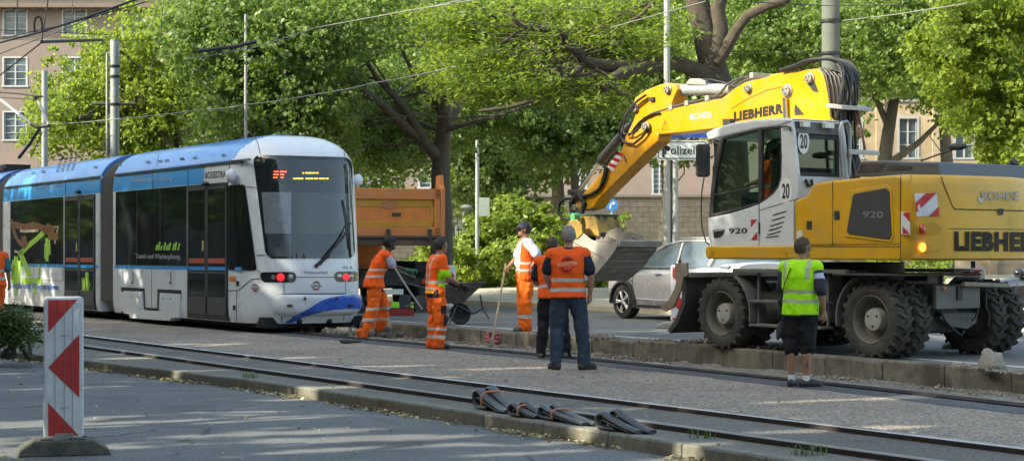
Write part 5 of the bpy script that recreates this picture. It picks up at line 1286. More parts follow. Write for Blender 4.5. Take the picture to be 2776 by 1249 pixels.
cline([(768,166), (790,225), (822,305), (832,318), (900,320), (1150,326)], .007); cline([(805,408), (1150,412)], .004); b.build('hatch_seam', tseam, cwo)
def cpoly(bb, pts, off=.006, mi=0): bb.add([cw('C', x, y, off) for x, y in pts], [tuple(range(len(pts)))], mi)
def cquad(bb, q, off, mi, n=10):
    o = len(bb.v); tl, tr2, br2, bl2 = q
    for j in range(n+1):
        for i in range(n+1):
            u, v = i/n, j/n; x = (tl[0]*(1-u)+tr2[0]*u)*(1-v)+(bl2[0]*(1-u)+br2[0]*u)*v; y = (tl[1]*(1-u)+tr2[1]*u)*(1-v)+(bl2[1]*(1-u)+br2[1]*u)*v; bb.v.append(tuple(cw('C', x, y, off)))
    for j in range(n):
        for i in range(n): a_ = o+j*(n+1)+i; bb.f.append((a_, a_+n+1, a_+n+2, a_+1)); bb.m.append(mi)
b = MB(); cquad(b, [(646,246), (750,243), (760,350), (656,352)], .006, 1)
cquad(b, [(700,245), (750,243), (653,335), (650,290)], .012, 0); cquad(b, [(759,305), (760,312), (760,350), (712,351)], .012, 0)
b.build('hazard_panel', [redf, whf], cwo, fix=False)
b = MB(); Q_ = lambda x, y, o: (lambda q: (q[0], 1.25+o, q[1]))(S('C', x, y, 1.25))
b.add([cw('C', 583, 330, .004), cw('C', 624, 330, .004), cw('C', 627, 436, .004), cw('C', 583, 434, .004)], [(0,1,2,3)], 1)
b.add([cw('C', 585, 332, .008), cw('C', 624, 332, .008), cw('C', 624, 378, .008), ], [(0,1,2)], 0); b.add([cw('C', 584, 388, .008), cw('C', 625, 432, .008), cw('C', 584, 433, .008)], [(0,1,2)], 0)
b.build('hazard_panel', [redf, whf], cwo, fix=False)
def ctext(name, txt, x, y, w_, h_, mat, bold=0.0, slope=0): return text_obj(name, txt, mat, cwo, lambda A, B_, C_: cw('C', x+A, y-B_+A*slope, .016), h_, w_, bold)
ctext('lettering', 'LIEBHERR', 1047, 468, 432, 90, blk, .06, .01); ctext('lettering', 'ROHDE', 1045, 257, 172, 42, ltg, .02, .01)
b = MB(); cpoly(b, [(938,268), (972,266), (955,292)], .009); b.build('arrow_mark', ltg, cwo, fix=False); ctext('lettering', 'Straßen und Tiefbau', 1058, 290, 150, 9, ltg, .0, .01) if False else None
b = MB(); cpoly(b, [(1030,316), (1060,316), (1055,345), (1035,345)], .012); b.build('hatch_lock', mdark, cwo, fix=False)
for y, mt, nm in ((412, M('red_lens', (.45,.02,.015), .2, coat=1), 'tail_lamp'), (494, emit('amber_lit', (1,.30,.03), 2.2), 'indicator_lamp')):
    b = MB(); P = [cw('C', 717+56*cos(a*pi/12), y+31*sin(a*pi/12), .004) for a in range(24)]; b.add(P, [tuple(range(24))]); rec = b.build('lamp_recess', M('recess_yellow', (.42,.23,.012), .4), cwo, fix=False)
    b = MB(); c_ = cw('C', 683, y, .015); b.ball(c_, (.035,.05,.065) if y < 450 else (.035,.045,.055), 14, 10); b.build(nm, mt, rec, smooth=True)
# grey engine cover on top
gc = [S(*q, .75) for q in c1('C', (362,168), (398,96), (520,94), (640,99))]
gc += [(-2.12, gc[-1][1]-.02), (-2.18, gc[0][1]-.06)]
b = MB(); b.prism(gc, .75, -1.1, 'y'); hc = b.build('engine_cover', hoodg, EXC, bev=.02)
b = MB()
for g in (((385,150),(402,110),(507,112),(494,146)), ((515,140),(531,115),(636,121),(634,136))): b.prism([S('C', x, y, .753) for x, y in g], .745, .757, 'y')
b.build('cover_grille', mdark, hc)
b = MB(); q = [(*(lambda t: (t[0], -.85, t[1]))(S('C', x, y, -.85)),) for x, y in ((1045,172), (1075,140), (1095,118), (1112,98))]; b.tube(q, [.05,.05,.055,.06], 10); b.build('exhaust_pipe', mdark, hc, smooth=40)
b = MB(); q = [(*(lambda t: (t[0], -.6, t[1]))(S('C', x, y, -.6)),) for x, y in ((676,96), (760,65), (832,42))]; b.tube(q, .012, 6); b.build('mirror_arm', mdark, hc)
b = MB(); q = S('C', 845, 30, -.6); b.ball((q[0],-.6,q[1]), (.16,.06,.05), 12, 8); b.build('rear_mirror', mdark, hc, smooth=True)
# ---- cab
Y1, Y0 = 1.20, .24
m, nt, bs = nodes_mat('cab_glass'); nt.nodes.remove(bs)
tr_ = N(nt, 'ShaderNodeBsdfTransparent'); tr_.inputs[0].default_value = (.72,.84,.77,1); gl = N(nt, 'ShaderNodeBsdfGlossy'); gl.inputs['Roughness'].default_value = .02
fr = N(nt, 'ShaderNodeLayerWeight'); fr.inputs[0].default_value = .5; mx = N(nt, 'ShaderNodeMixShader'); nt.links.new(math_(nt, 'MULTIPLY_ADD', math_(nt, 'POWER', fr.outputs['Facing'], 4), .6, .06), mx.inputs[0]); nt.links.new(tr_.outputs[0], mx.inputs[1]); nt.links.new(gl.outputs[0], mx.inputs[2])
nt.links.new(mx.outputs[0], nt.nodes['Material Output'].inputs[0]); cglass = m
cab = bpy.data.objects.new('cab', None); COL.objects.link(cab); cab.parent = EXC; cab.empty_display_size = .2
def both(name, pts, mat, t=.05, bev=.012, far=True):
    P = sp_(pts, Y1); b = MB(); b.prism(P, Y1-t, Y1, 'y'); o = b.build(name, mat, cab, bev=bev)
    if far: b = MB(); b.prism(P, Y0, Y0+t, 'y'); b.build(name, mat, cab, bev=bev)
    return o
door = both('door_panel', c1('B', (78,936), (200,912), (300,882), (357,860), (357,1096), (92,1096), (82,1040)), cabw)
rp2 = both('rear_side_panel', c1('B', (363,858), (400,835), (440,803), (468,765), (482,715), (485,600), (478,430), (540,400), (552,470), (560,560), (575,700), (572,828), (552,838), (552,1096), (363,1096)), cabw)
P = sp_(c1('B', (70,470), (110,447), (200,417), (340,395), (520,385), (548,402), (478,432), (365,445), (165,492), (85,507)), Y1); b = MB(); b.prism(P, Y0-.02, Y1+.02, 'y'); b.build('cab_roof', cabw, cab, bev=.03)
both('front_pillar', c1('B', (84,936), (92,800), (108,640), (138,510), (172,488), (158,530), (128,680), (112,800), (104,926)), mdark, .06)
both('door_frame', c1('B', (354,447), (374,443), (374,850), (354,862)), mdark, .055)
both('window_sill', c1('B', (100,914), (200,893), (300,868), (357,850), (357,862), (300,882), (200,908), (84,936)), mdark, .056)
both('window_sill', c1('B', (374,838), (430,800), (462,755), (476,700), (477,445), (484,440), (487,715), (470,768), (438,808), (374,852)), mdark, .054)
both('upper_frame', c1('B', (165,492), (365,445), (478,432), (478,444), (365,457), (170,506)), mdark, .054)
both('grab_bar', c1('B', (112,806), (200,790), (300,768), (354,755), (354,764), (300,778), (200,800), (110,817)), mdark, .045, far=False)
P = sp_(c1('B', (108,912), (112,800), (160,525), (172,505), (354,458), (354,850)), Y1-.03); b = MB(); b.prism(P, Y1-.034, Y1-.028, 'y'); b.build('door_window', cglass, cab, bev=0)
b = MB(); b.prism(P, Y0+.028, Y0+.034, 'y'); b.build('far_window', cglass, cab)
P = sp_(c1('B', (374,455), (478,444), (480,715), (463,760), (430,800), (374,842)), Y1-.03); b = MB(); b.prism(P, Y1-.034, Y1-.028, 'y'); b.build('rear_side_window', cglass, cab)
b = MB(); b.prism(P, Y0+.028, Y0+.034, 'y'); b.build('far_window', cglass, cab)
A0, A1, A2 = S('B', 90, 930, Y1), S('B', 100, 700, Y1), S('B', 145, 500, Y1)
b = MB(); b.add([(A0[0],Y0+.05,A0[1]), (A0[0],Y1-.05,A0[1]), (A1[0]-.01,Y1-.05,A1[1]), (A1[0]-.01,Y0+.05,A1[1]), (A2[0],Y1-.05,A2[1]), (A2[0],Y0+.05,A2[1])], [(0,1,2,3), (3,2,4,5)]); b.build('windscreen', cglass, cab, fix=False)
zb = S('B', 92, 1096, Y1)[1]; b = MB(); b.box((A0[0]-.05,Y0+.05,zb), (A0[0]-.01,Y1-.05,A0[1])); b.box((-.05,Y0,zb), (1.55,Y1-.05,zb+.05)); b.build('cab_floor', cabw, cab, bev=.01)
b = MB()
for y0_, x0_, x1_ in ((905,438,512), (935,432,505), (965,424,497), (990,416,490), (1015,408,482), (1042,400,470)):
    a, q = S('B', x0_, y0_+(16 if y0_ < 1040 else 2), Y1), S('B', x1_, y0_-6, Y1); b.tube([(a[0],Y1+.002,a[1]), (q[0],Y1+.002,q[1])], .008, 5)
a, q = S('B', 363, 895, Y1), S('B', 550, 838, Y1); b.tube([(a[0],Y1+.001,a[1]), (q[0],Y1+.001,q[1])], .005, 4)
b.tube([(S('B', 365, 700, Y1)[0], Y1+.006, S('B', 365, 1025, Y1)[1]), (S('B', 365, 700, Y1)[0], Y1+.006, S('B', 365, 960, Y1)[1])], .012, 6)
b.build('vent_slot', mdark, rp2)
P = sp_(c1('B', (107,1003), (170,994), (165,1025), (150,1040), (115,1045)), Y1+.004); b = MB(); b.prism(P, Y1, Y1+.012, 'y'); b.build('door_handle', mdark, door, bev=.004)
P = sp_(c1('B', (107,1003), (170,994), (168,1006), (110,1018)), Y1+.016); b = MB(); b.prism(P, Y1+.012, Y1+.028, 'y'); b.build('handle_bow', M('satin_grey', (.35,.35,.36), .4, .4), door, bev=.004)
stext('lettering', '920', 'B', (195,1008), (297,1006), 32, Y1+.001, blk, door, .025)
Pt = lambda x, y, o: (lambda q: (q[0], Y1+o, q[1]))(S('B', x, y, Y1))
b = MB(); b.add([Pt(317,946,.003), Pt(352,944,.003), Pt(352,1057,.003), Pt(317,1057,.003)], [(0,1,2,3)], 1); b.add([Pt(317,946,.006), Pt(352,944,.006), Pt(317,990,.006)], [(0,1,2)], 0); b.add([Pt(352,1012,.006), Pt(352,1057,.006), Pt(317,1057,.006)], [(0,1,2)], 0)
b.build('hazard_panel', [redf, whf], door, fix=False)
def disc20(fn, c, parent, y_):
    b = MB(); P = [fn(cos(a*pi/14), sin(a*pi/14), .003) for a in range(28)]; b.add(P, [tuple(range(28))]); o = b.build('speed_disc', M('disc_white', (.66,.67,.68), .5), parent, fix=False)
    return o
q = S('B', 510, 788, Y1); d_ = disc20(lambda a, s_, o: (q[0]-a*.12, Y1+o, q[1]+s_*.175), 0, rp2, 0)
text_obj('lettering', '20', blk, d_, lambda A, B_, C_: (q[0]-A, Y1+.005+C_, q[1]+B_), .20, .14, .02)
# rear wall of the cab
XR = -.02
def rwall(name, pts, mat, t=.04, bev=.01, x=XR): 
    P = [FR('B', a, c_, x) for a, c_ in pts]; b = MB(); b.prism(P, x, x+t, 'x'); return b.build(name, mat, cab, bev=bev)
yL, yR = Y1, Y0
zt = S('B', 548, 402, Y1)[1]; zm = FR('B', 690, 708, XR)[1]; 
b = MB(); b.box((XR, Y0, zb), (XR+.04, Y1-.05, zm)); rw = b.build('rear_wall', cabw, cab, bev=.01)
b = MB(); b.box((XR-.01, Y0-.02, zt-.16), (XR+.06, Y1-.04, zt+.03)); b.build('rear_roof_band', hoodg, cab, bev=.01)
b = MB(); b.box((XR, Y0, zm), (XR+.05, Y0+.07, zt-.16)); b.build('rear_pillar', cabw, cab, bev=.01)
b = MB(); o_ = [(Y0+.07, zm), (Y1-.06, zm), (Y1-.06, zt-.17), (Y0+.07, zt-.17)]; i_ = [(Y0+.12, zm+.05), (Y1-.11, zm+.05), (Y1-.11, zt-.22), (Y0+.12, zt-.22)]
vs_ = [(XR-.002, *p) for p in o_]+[(XR-.002, *p) for p in i_]; b.add(vs_+[(v[0]+.03, v[1], v[2]) for v in vs_], [(i, (i+1) % 4, 4+(i+1) % 4, 4+i) for i in range(4)]+[(4+i, 4+(i+1) % 4, 12+(i+1) % 4, 12+i) for i in range(4)]); b.build('rear_window_frame', mdark, cab)
b = MB(); b.box((XR+.01, Y0+.10, zm+.03), (XR+.016, Y1-.09, zt-.2)); rwn = b.build('rear_window', cglass, cab)
q2 = FR('B', 607, 515, XR-.01); d_ = disc20(lambda a, s_, o: (XR-.006-o, q2[0]-a*.105, q2[1]+s_*.165), 0, rwn, 0)
text_obj('lettering', '20', blk, d_, lambda A, B_, C_: (XR-.012-C_, q2[0]-A, q2[1]+B_), .19, .13, .02)
b = MB()
for (a_, c_, w_) in ((612,418,.07), (740,425,.09)):
    y_, z_ = FR('B', a_, c_, XR-.05); b.box((XR-.09, y_-w_, z_-.05), (XR-.02, y_+w_, z_+.04))
b.build('work_lamp', M('lamp_glass', (.45,.46,.46), .2, .3), cab, bev=.01)
b = MB(); b.tube([(XR-.12, *FR('B', a_, c_, XR-.12)) for a_, c_ in ((822,712), (812,560), (806,440), (820,410), (845,405), (860,430), (862,560), (855,705))], .022, 8); b.build('guard_rail', M('rail_grey', (.30,.32,.35), .4, .5), cab, smooth=40)
b = MB(); b.tube([(XR-.03, *FR('B', a_, c_, XR-.03)) for a_, c_ in ((618,725), (632,760), (655,755), (650,725))], .02, 6); b.build('tank_cap', mdark, cab)
# mirrors and cables at the front
b = MB(); q = S('B', 52, 620, 1.3); b.prism(rrect(.20, .46, .05, cx=0, cy=0), -.03, .03, 'y'); b.v = [(v[0]*cos(1.1)-v[1]*sin(1.1)+q[0], v[0]*sin(1.1)+v[1]*cos(1.1)+1.30, v[2]+q[1]) for v in b.v]
mr = b.build('mirror', mdark, cab, bev=.02)
b = MB(); b.tube([(q[0],1.28,q[1]+.2), (q[0]-.12,1.2,q[1]+.26), (q[0]-.2,1.15,q[1]+.2)], .012, 6)
b.tube([(*(lambda t: (t[0],1.3,t[1]))(S('B', x, y, 1.3)),) for x, y in ((62,690), (45,800), (42,900), (48,1000), (70,1070), (88,1085))], .010, 6)
b.tube([(*(lambda t: (t[0],Y1+.03,t[1]))(S('B', x, y, Y1)),) for x, y in ((492,437), (520,432), (545,440), (540,462))], .012, 6); b.build('mirror_bracket', mdark, cab)
P = sp_(c1('B', (157,392), (200,390), (203,425), (180,434), (160,425)), .9); b = MB(); b.prism(P, .8, .9, 'y'); b.build('roof_lamp', mdark, cab, bev=.01)
# interior
b = MB(); b.box((.48,.50,1.95), (.62,.98,2.6)); b.box((.6,.48,1.85), (1.1,1.0,2.0)); b.box((.5,.58,2.6), (.58,.9,2.78)); b.box((.6,.6,1.5), (.95,.9,1.85)); b.build('seat', mdark, cab, bev=.04)
b = MB(); b.box((.3,1.02,1.85), (.7,1.10,1.93)); b.box((.3,.38,1.85), (.7,.46,1.93)); b.tube([(1.1,.72,1.5), (1.0,.72,1.95)], .04, 8); b.lathe([(.15,0), (.165,.012), (.15,.024)], (.98,.72,1.98), 'z', 18, close=True); b.build('controls', mdark, cab)
# ---- boom
boomP = [('A',628,466), ('A',606,440), ('A',612,395), ('A',650,352), ('A',720,318), ('A',860,287), ('A',985,262), ('A',1020,238), ('A',1060,205), ('A',1115,172), ('A',1250,141), ('B',420,146), ('B',520,133), ('B',640,118), ('B',688,113), ('B',712,140), ('B',728,200), ('B',745,290), ('B',764,384), ('B',700,470), ('B',560,470), ('B',480,425), ('A',1040,420), ('A',930,434), ('A',760,453)]
b = MB(); b.prism(sp_(boomP, .2), .2, -.2, 'y'); bo = b.build('boom', yelb, EXC, bev=.015)
b = MB(); q = sp_(c1('B', (210,335), (300,280), (400,235), (500,212)), .2); b.tube([(x,.202,z) for x, z in q], .006, 4); b.build('weld_seam', M('seam_brown', (.2,.11,.02), .6), bo)
P = sp_(c1('B', (562,310), (612,368), (560,372), (556,350)), .2); b = MB(); b.prism(P, .196, .204, 'y'); b.build('boom_recess', mdark, bo)
P = sp_(c1('B', (608,172), (660,240), (690,245), (655,150)), .2); b = MB(); b.prism(P, .196, .205, 'y'); b.build('boom_recess', mdark, bo)
def pin(c, x, y, r_, yy=.2, p=None, mats=(M('pin_grey', (.28,.27,.24), .5, .5), mdark)):
    q = S(c, x, y, yy); b = MB(); b.lathe([(r_*1.25,yy-.01), (r_*1.25,yy+.02), (r_,yy+.025), (r_,yy+.055), (r_*.3,yy+.06), (.001,yy+.06)], (q[0],0,q[1]), 'y', 20); o = b.build('pivot_pin', mats[0], p or bo, smooth=35)
    b = MB()
    for k in range(3): a = k*2.09+.4; b.ball((q[0]+r_*.55*cos(a), yy+.06, q[1]+r_*.55*sin(a)), r_*.17, 6, 4)
    b.build('pin_bolt', mats[1], o)
pin('B', 520, 237, .075); pin('B', 645, 168, .065); pin('A', 1140, 208, .055); pin('A', 565, 422, .06)
stext('lettering', 'LIEBHERR', 'A', (1055,366), (1332,318), 54, .202, blk, bo, .06)
stext('lettering', 'ROHDE', 'A', (810,368), (930,352), 34, .202, M('faded_white', (.85,.72,.5), .5), bo, .02)
b = MB(); T3 = [S('A', x, y, .202) for x, y in ((670,382), (652,438), (690,437))]; b.tube([(x,.203,z) for x, z in T3+[T3[0]]], .005, 4); q = S('A', 670, 415, .202); b.box((q[0]-.004,.2,q[1]-.04), (q[0]+.004,.206,q[1]+.05)); b.build('warning_triangle', M('seam_brown', (.2,.11,.02), .6), bo)
q0, q1 = S('B', 540, 280, .12), S('B', 547, 420, .12); b = MB(); b.tube([(q0[0],.25,q0[1]), (q1[0],.25,q1[1])], .035, 12); b.build('boom_ram', chrome, EXC, smooth=40)
# pipes along the boom
b = MB()
for dy, dz in ((.16,0), (.05,.015), (-.06,.01), (-.15,0)):
    q = sp_(c1('A', (600,352), (650,338), (760,305), (870,280), (960,258), (985,235), (1010,200), (1050,172), (1110,150)), .16)
    b.tube([(x,dy,z+.02+dz) for x, z in q], .017, 6)
b.build('hydraulic_pipe', M('pipe_grey', (.12,.11,.10), .4, .5), bo, smooth=40)
b = MB()
for x, y in ((700,322), (790,298), (905,270), (1155,142)):
    q = S('A', x, y, .2); b.box((q[0]-.04,-.2,q[1]-.02), (q[0]+.04,.215,q[1]+.06))
b.build('pipe_clamp', M('clamp_grey', (.35,.35,.33), .5, .3), bo, bev=.008)
# stick ram on top
q0, q1, q2 = S('A', 775, 217, 0), S('A', 1045, 210, 0), S('A', 712, 216, 0)
b = MB(); b.tube([(q0[0],0,q0[1]), ((q0[0]*.97+q1[0]*.03),0,q0[1]*.97+q1[1]*.03), (q1[0],0,q1[1])], [.095,.085,.085], 18); ram = b.build('stick_ram', M('ram_grey', (.30,.32,.31), .4, .1), EXC, smooth=40)
b = MB(); b.tube([(q2[0],0,q2[1]), (q0[0],0,q0[1])], .05, 14); b.build('piston_rod', chrome, ram, smooth=40)
P = sp_(c1('A', (790,185), (815,152), (865,152), (900,165), (905,190)), .05); b = MB(); b.prism(P, -.08, .08, 'y'); b.build('valve_block', M('clamp_grey', (.35,.35,.33), .5, .3), ram, bev=.01)
b = MB()
for k in range(3):
    q = sp_(c1('A', (870,158+k*4), (930,158+k*7), (1000,175+k*4), (1040,190), (1080,205)), .05); b.tube([(x,.05-k*.05,z) for x, z in q], .014, 6)
b.build('ram_pipe', hosem, ram)
# stick
stP = c1('A', (490,288), (500,260), (560,217), (640,184), (690,176), (722,188), (738,212), (716,262), (692,330), (645,362), (618,400), (614,440), (632,468), (628,502), (560,562), (420,702), (300,822), (262,876), (205,893), (165,880), (150,852), (235,768), (330,650), (425,552), (445,480), (480,410), (500,362))
b = MB(); b.prism(sp_(stP, .165), .165, -.10, 'y'); stk = b.build('stick', yelb, EXC, bev=.014)
pin('A', 688, 213, .06, .165, stk); pin('A', 508, 320, .055, .165, stk); pin('A', 170, 875, .05, .165, stk)
P = sp_(c1('A', (398,556), (425,540), (436,560), (362,672), (345,680), (338,660)), .166); tl, bl_2 = Vector(P[1]), Vector(P[3])
b = MB(); A4 = [S('A', x, y, .17) for x, y in ((402,560), (437,575), (378,672), (338,655))]
def lerp2(p, q, t): return (p[0]+(q[0]-p[0])*t, p[1]+(q[1]-p[1])*t)
for k in range(6):
    t0_, t1_ = k/6, (k+1)/6; a_, c_, d_, e_ = lerp2(A4[0], A4[3], t0_), lerp2(A4[1], A4[2], t0_), lerp2(A4[1], A4[2], t1_), lerp2(A4[0], A4[3], t1_)
    b.add([(p[0], .169, p[1]) for p in (a_, c_, d_, e_)], [(0,1,2,3)], k % 2)
b.build('hazard_panel', [redf, whf], stk, fix=False)
b = MB(); q = [S('A', x, y, 0) for x, y in ((482,402), (455,435), (310,605), (300,625))]; b.tube([(x,.0,z) for x, z in q], [.05,.07,.07,.05], 14); br_ = b.build('bucket_ram', M('ram_black', (.03,.03,.033), .4, .2), EXC, smooth=40)
b = MB(); q = [S('A', x, y, 0) for x, y in ((310,610), (190,782))]; b.tube([(x,0,z) for x, z in q], .032, 12); b.build('piston_rod', chrome, br_, smooth=40)
b = MB(); b.tube([(S('A', 185, 790, 0)[0],-.2,S('A', 185, 790, 0)[1]), (S('A', 185, 790, 0)[0],.2,S('A', 185, 790, 0)[1])], .05, 10)
for s in (-.2,.2):
    q = [S('A', x, y, s) for x, y in ((185,790), (215,850), (200,905))]; b.tube([(x,s,z) for x, z in q], .045, 8)
    q = [S('A', x, y, s) for x, y in ((185,790), (140,850), (150,920))]; b.tube([(x,s,z) for x, z in q], .04, 8)
b.build('bucket_linkage', mdark, EXC, smooth=40)
b = MB()
for (pts, r_, yy) in ((((345,650),(330,715),(300,770),(255,800),(180,820),(110,825),(78,850),(72,900),(95,935),(135,945)), .026, .2), (((560,245),(520,270),(470,320),(440,370),(415,430),(412,470),(440,510),(490,520),(540,480),(575,430)), .019, .22), (((550,250),(500,290),(455,350),(430,420),(440,465),(480,460),(530,425)), .016, .25),
        (((600,350),(555,370),(520,400),(490,440),(470,470)), .016, .2), (((640,345),(590,350),(545,380),(515,420),(500,445)), .016, .19), (((400,560),(370,580),(350,610),(330,650),(322,700),(290,790),(200,808)), .014, .19)):
    b.tube([(x, yy, z) for x, z in [S('A', p[0], p[1], yy) for p in pts]], r_, 8)
b.build('hydraulic_hose', hosem, stk, smooth=50)
b = MB(); q = S('A', 600, 268, .17); b.box((q[0]-.05,.165,q[1]-.03), (q[0]+.05,.2,q[1]+.03)); q = S('A', 448, 607, .17); b.tube([(q[0]+.03,.18,q[1]+.05), (q[0]-.02,.18,q[1]-.04)], .012, 5); b.build('hose_bracket', mdark, stk)
# hose bundle arching over the back of the boom
b = MB(); r = random.Random(4)
for k in range(15):
    f = k/14; yy = .24-.42*f; o = 14*f
    top = [(490,122+o*.3), (560,105), (640,72+o*.2), (710,60), (770+60*f,66+8*f), (800+80*f,100+10*f), (818+88*f,170), (820+86*f,250), (808+90*f,330), (800+60*f+25*sin(k),450), (830+60*f+10*cos(k*3),560), (850+60*f,660), (845+50*f,760)]
    q = [S('B', x+r.uniform(-5,5), y+r.uniform(-3,3), yy) for x, y in top]; P = [Vector((x, yy+.05*sin(i*.9+k), z)) for i, (x, z) in enumerate(q)]
    sm = []
    for i in range(len(P)-1):
        p0, p1, p2, p3 = P[max(i-1,0)], P[i], P[i+1], P[min(i+2, len(P)-1)]
        for j in range(4):
            t_ = j/4; sm.append(.5*((2*p1)+(p2-p0)*t_+(2*p0-5*p1+4*p2-p3)*t_*t_+(3*p1-p0-3*p2+p3)*t_**3))
    b.tube(sm+[P[-1]], .021, 6)
for k in range(7):
    q = [S('B', x+k*9, y+k*4, .18) for x, y in ((700,110), (735,150), (752,220), (760,300), (766,380))]; b.tube([(x, .2-k*.05, z) for x, z in q], .02, 6)
b.build('hose_bundle', hosem, EXC, smooth=50)
b = MB()
for (x0_, y0_, x1_, y1_) in ((742,318,912,335), (862,570,955,580)):
    a, q = S('B', x0_, y0_, .28), S('B', x1_, y1_, .0); b.prism([(a[0],a[1]-.025), (q[0],q[1]-.025), (q[0],q[1]+.03), (a[0],a[1]+.03)], -.25, .32, 'y')
b.build('hose_clamp', M('clamp_grey', (.35,.35,.33), .5, .3), EXC, bev=.006)
b = MB()
for x0_, y0_, x1_, y1_ in ((905,340,945,560), (888,350,915,500)): a, q = S('B', x0_, y0_, 0), S('B', x1_, y1_, 0); b.tube([(a[0],0,a[1]), (q[0],0,q[1])], .017, 6)
b.build('rusty_pipe', M('pipe_rust', (.14,.055,.03), .6, .3), EXC)
# boom foot and slewing turret
b = MB(); b.box((-.5,-.42,1.4), (.5,-.3,1.95)); b.box((-.5,.10,1.4), (.5,.2,1.75)); b.build('boom_foot', mdark, EXC, bev=.02)
b = MB(); b.prism([(.95,3.15), (.22,3.15), (.15,2.2), (.2,1.7), (.8,1.7)], .185, -.185, 'y'); b.build('boom_base', yelb, EXC, bev=.02)
# ---- bucket
BS, BF = .47, -.36
bp_ = c1('V', (668,602), (705,612), (765,690), (830,742), (890,768), (960,772), (1045,753), (1010,830), (945,915), (880,990), (808,1048), (762,1055), (705,1015), (662,930), (645,800), (652,680))
P2 = sp_(bp_, BS); b = MB(); b.prism(P2, BS-.03, BS, 'y'); b.prism(P2, BF, BF+.03, 'y')
bucketm = M('bucket_steel', (.36,.35,.32), .6, .1, .14, 3, dirt=(.20,.16,.11), dirt_amt=.38, dirt_scale=2); bucketd = M('bucket_shell', (.24,.22,.185), .65, .1, .2, 3, dirt=(.10,.085,.07), dirt_amt=.4, dirt_scale=2.5)
bk = b.build('bucket_side', bucketm, EXC, bev=.006)
edge = P2[6:]; b = MB(); cen = (sum(p[0] for p in P2)/len(P2), sum(p[1] for p in P2)/len(P2)); inn = [(p[0]+(cen[0]-p[0])*.05, p[1]+(cen[1]-p[1])*.05) for p in edge]
b.prism(edge+inn[::-1], BF+.004, BS-.004, 'y'); b.build('bucket_shell', bucketd, bk)
b = MB()
for f_ in (.22,.42,.62,.8):
    i_ = f_*3; j_ = int(i_); e0, e1 = edge[j_], edge[min(j_+1, len(edge)-1)]; q_ = (e0[0]+(e1[0]-e0[0])*(i_-j_), e0[1]+(e1[1]-e0[1])*(i_-j_)); b.tube([(q_[0],BF+.02,q_[1]), (q_[0],BS-.02,q_[1])], .005, 6)
b.build('shell_rib', bucketm, bk)
b = MB(); b.prism([(edge[0][0]-.02,edge[0][1]+.01), (edge[0][0]+.03,edge[0][1]-.07), (edge[0][0]-.0,edge[0][1]-.09), (edge[0][0]-.05,edge[0][1]-.0)], BF-.01, BS+.01, 'y'); b.build('cutting_edge', bucketm, bk)
b = MB(); l0, l1 = S('V', 665, 745, BS), S('V', 935, 885, BS); b.tube([(l0[0],BS,l0[1]), (l1[0],BS,l1[1])], .008, 4); l0, l1 = S('V', 855, 845, BS), S('V', 835, 900, BS); b.tube([(l0[0],BS,l0[1]), (l1[0],BS,l1[1])], .006, 4)
b.build('weld_seam', M('rust_line', (.14,.08,.04), .8), bk)
P = sp_(c1('V', (668,602), (725,590), (765,640), (770,700), (735,735), (690,740), (655,700)), BS+.01); b = MB(); b.prism(P, BS-.02, BS+.018, 'y'); b.build('bucket_ear', yeld, bk, bev=.008)
P = sp_(c1('V', (708,600), (705,560), (720,543), (738,556), (740,590), (728,612)), BS-.1); b = MB(); b.prism(P, BS-.15, BS-.02, 'y'); b.build('green_lug', M('green_mark', (.06,.30,.12), .6), bk, bev=.01)
P = sp_(c1('V', (700,562), (800,556), (955,556), (965,590), (770,592), (700,600)), .3); 
c0 = S('V', 775, 575, .25); c1_ = S('V', 775, 700, .25)
b = MB(); b.prism([(c0[0]-.28,c0[1]+.02), (c0[0]+.14,c0[1]+.02), (c0[0]+.16,c1_[1]+.1), (c0[0]+.02,c1_[1]-.06), (c0[0]-.42,c1_[1]-.04), (c0[0]-.36,c0[1]-.15)], -.25, .25, 'y'); cp = b.build('quick_coupler', yeld, EXC, bev=.02)
b = MB(); b.box((c0[0]-.3,-.26,c0[1]+.02), (c0[0]+.16,.26,c0[1]+.045)); b.build('coupler_top', M('dark_green_grey', (.06,.10,.06), .6, .2), cp, bev=.01)
b = MB()
for s in (-.2,.0,.14): b.box((c0[0]-.31,s,c0[1]-.2), (c0[0]-.26,s+.05,c0[1]+.02))
b.box((c0[0]-.44,-.24,c1_[1]-.08), (c0[0]-.3,.24,c1_[1]+.02)); b.build('coupler_rib', mdark, cp, bev=.01)
# spoil heaped in the bucket: a thing of its own
u0, u1 = S('V', 760, 745, BS)[0], S('V', 1035, 752, BS)[0]
hz = S('V', 1040, 758, BS)[1]
b = MB(); n_ = 26; r = random.Random(8)
for i in range(n_+1):
    for j in range(n_+1):
        u_ = u0+(u1-u0)*i/n_; v_ = BS-.035-(BS-BF-.07)*j/n_; e_ = min(i, n_-i, j, n_-j)/n_; h = hz-.08+.30*max(0, sin(pi*i/n_)*sin(pi*j/n_))**.7*(.7+.3*sin(j*.7))+(r.uniform(-.03,.035) if e_ > 0 else -.05)
        b.v.append((u_, v_, h))
for i in range(n_):
    for j in range(n_): a = i*(n_+1)+j; b.f.append((a, a+1, a+n_+2, a+n_+1)); b.m.append(0)
spoilm = M('spoil_earth', (.17,.15,.125), .95, 0, .35, 8, dirt=(.09,.08,.065), dirt_amt=.5, dirt_scale=9, bmp=.8, bscale=25)
so_ = b.build('spoil_heap', spoilm, smooth=50); so_.location = (EX.o.x, EX.o.y, GZ); so_.rotation_euler = (0,0,EX.ang)
tag(so_, 'grey-brown earth and rubble heaped in the excavator bucket', 'earth heap')
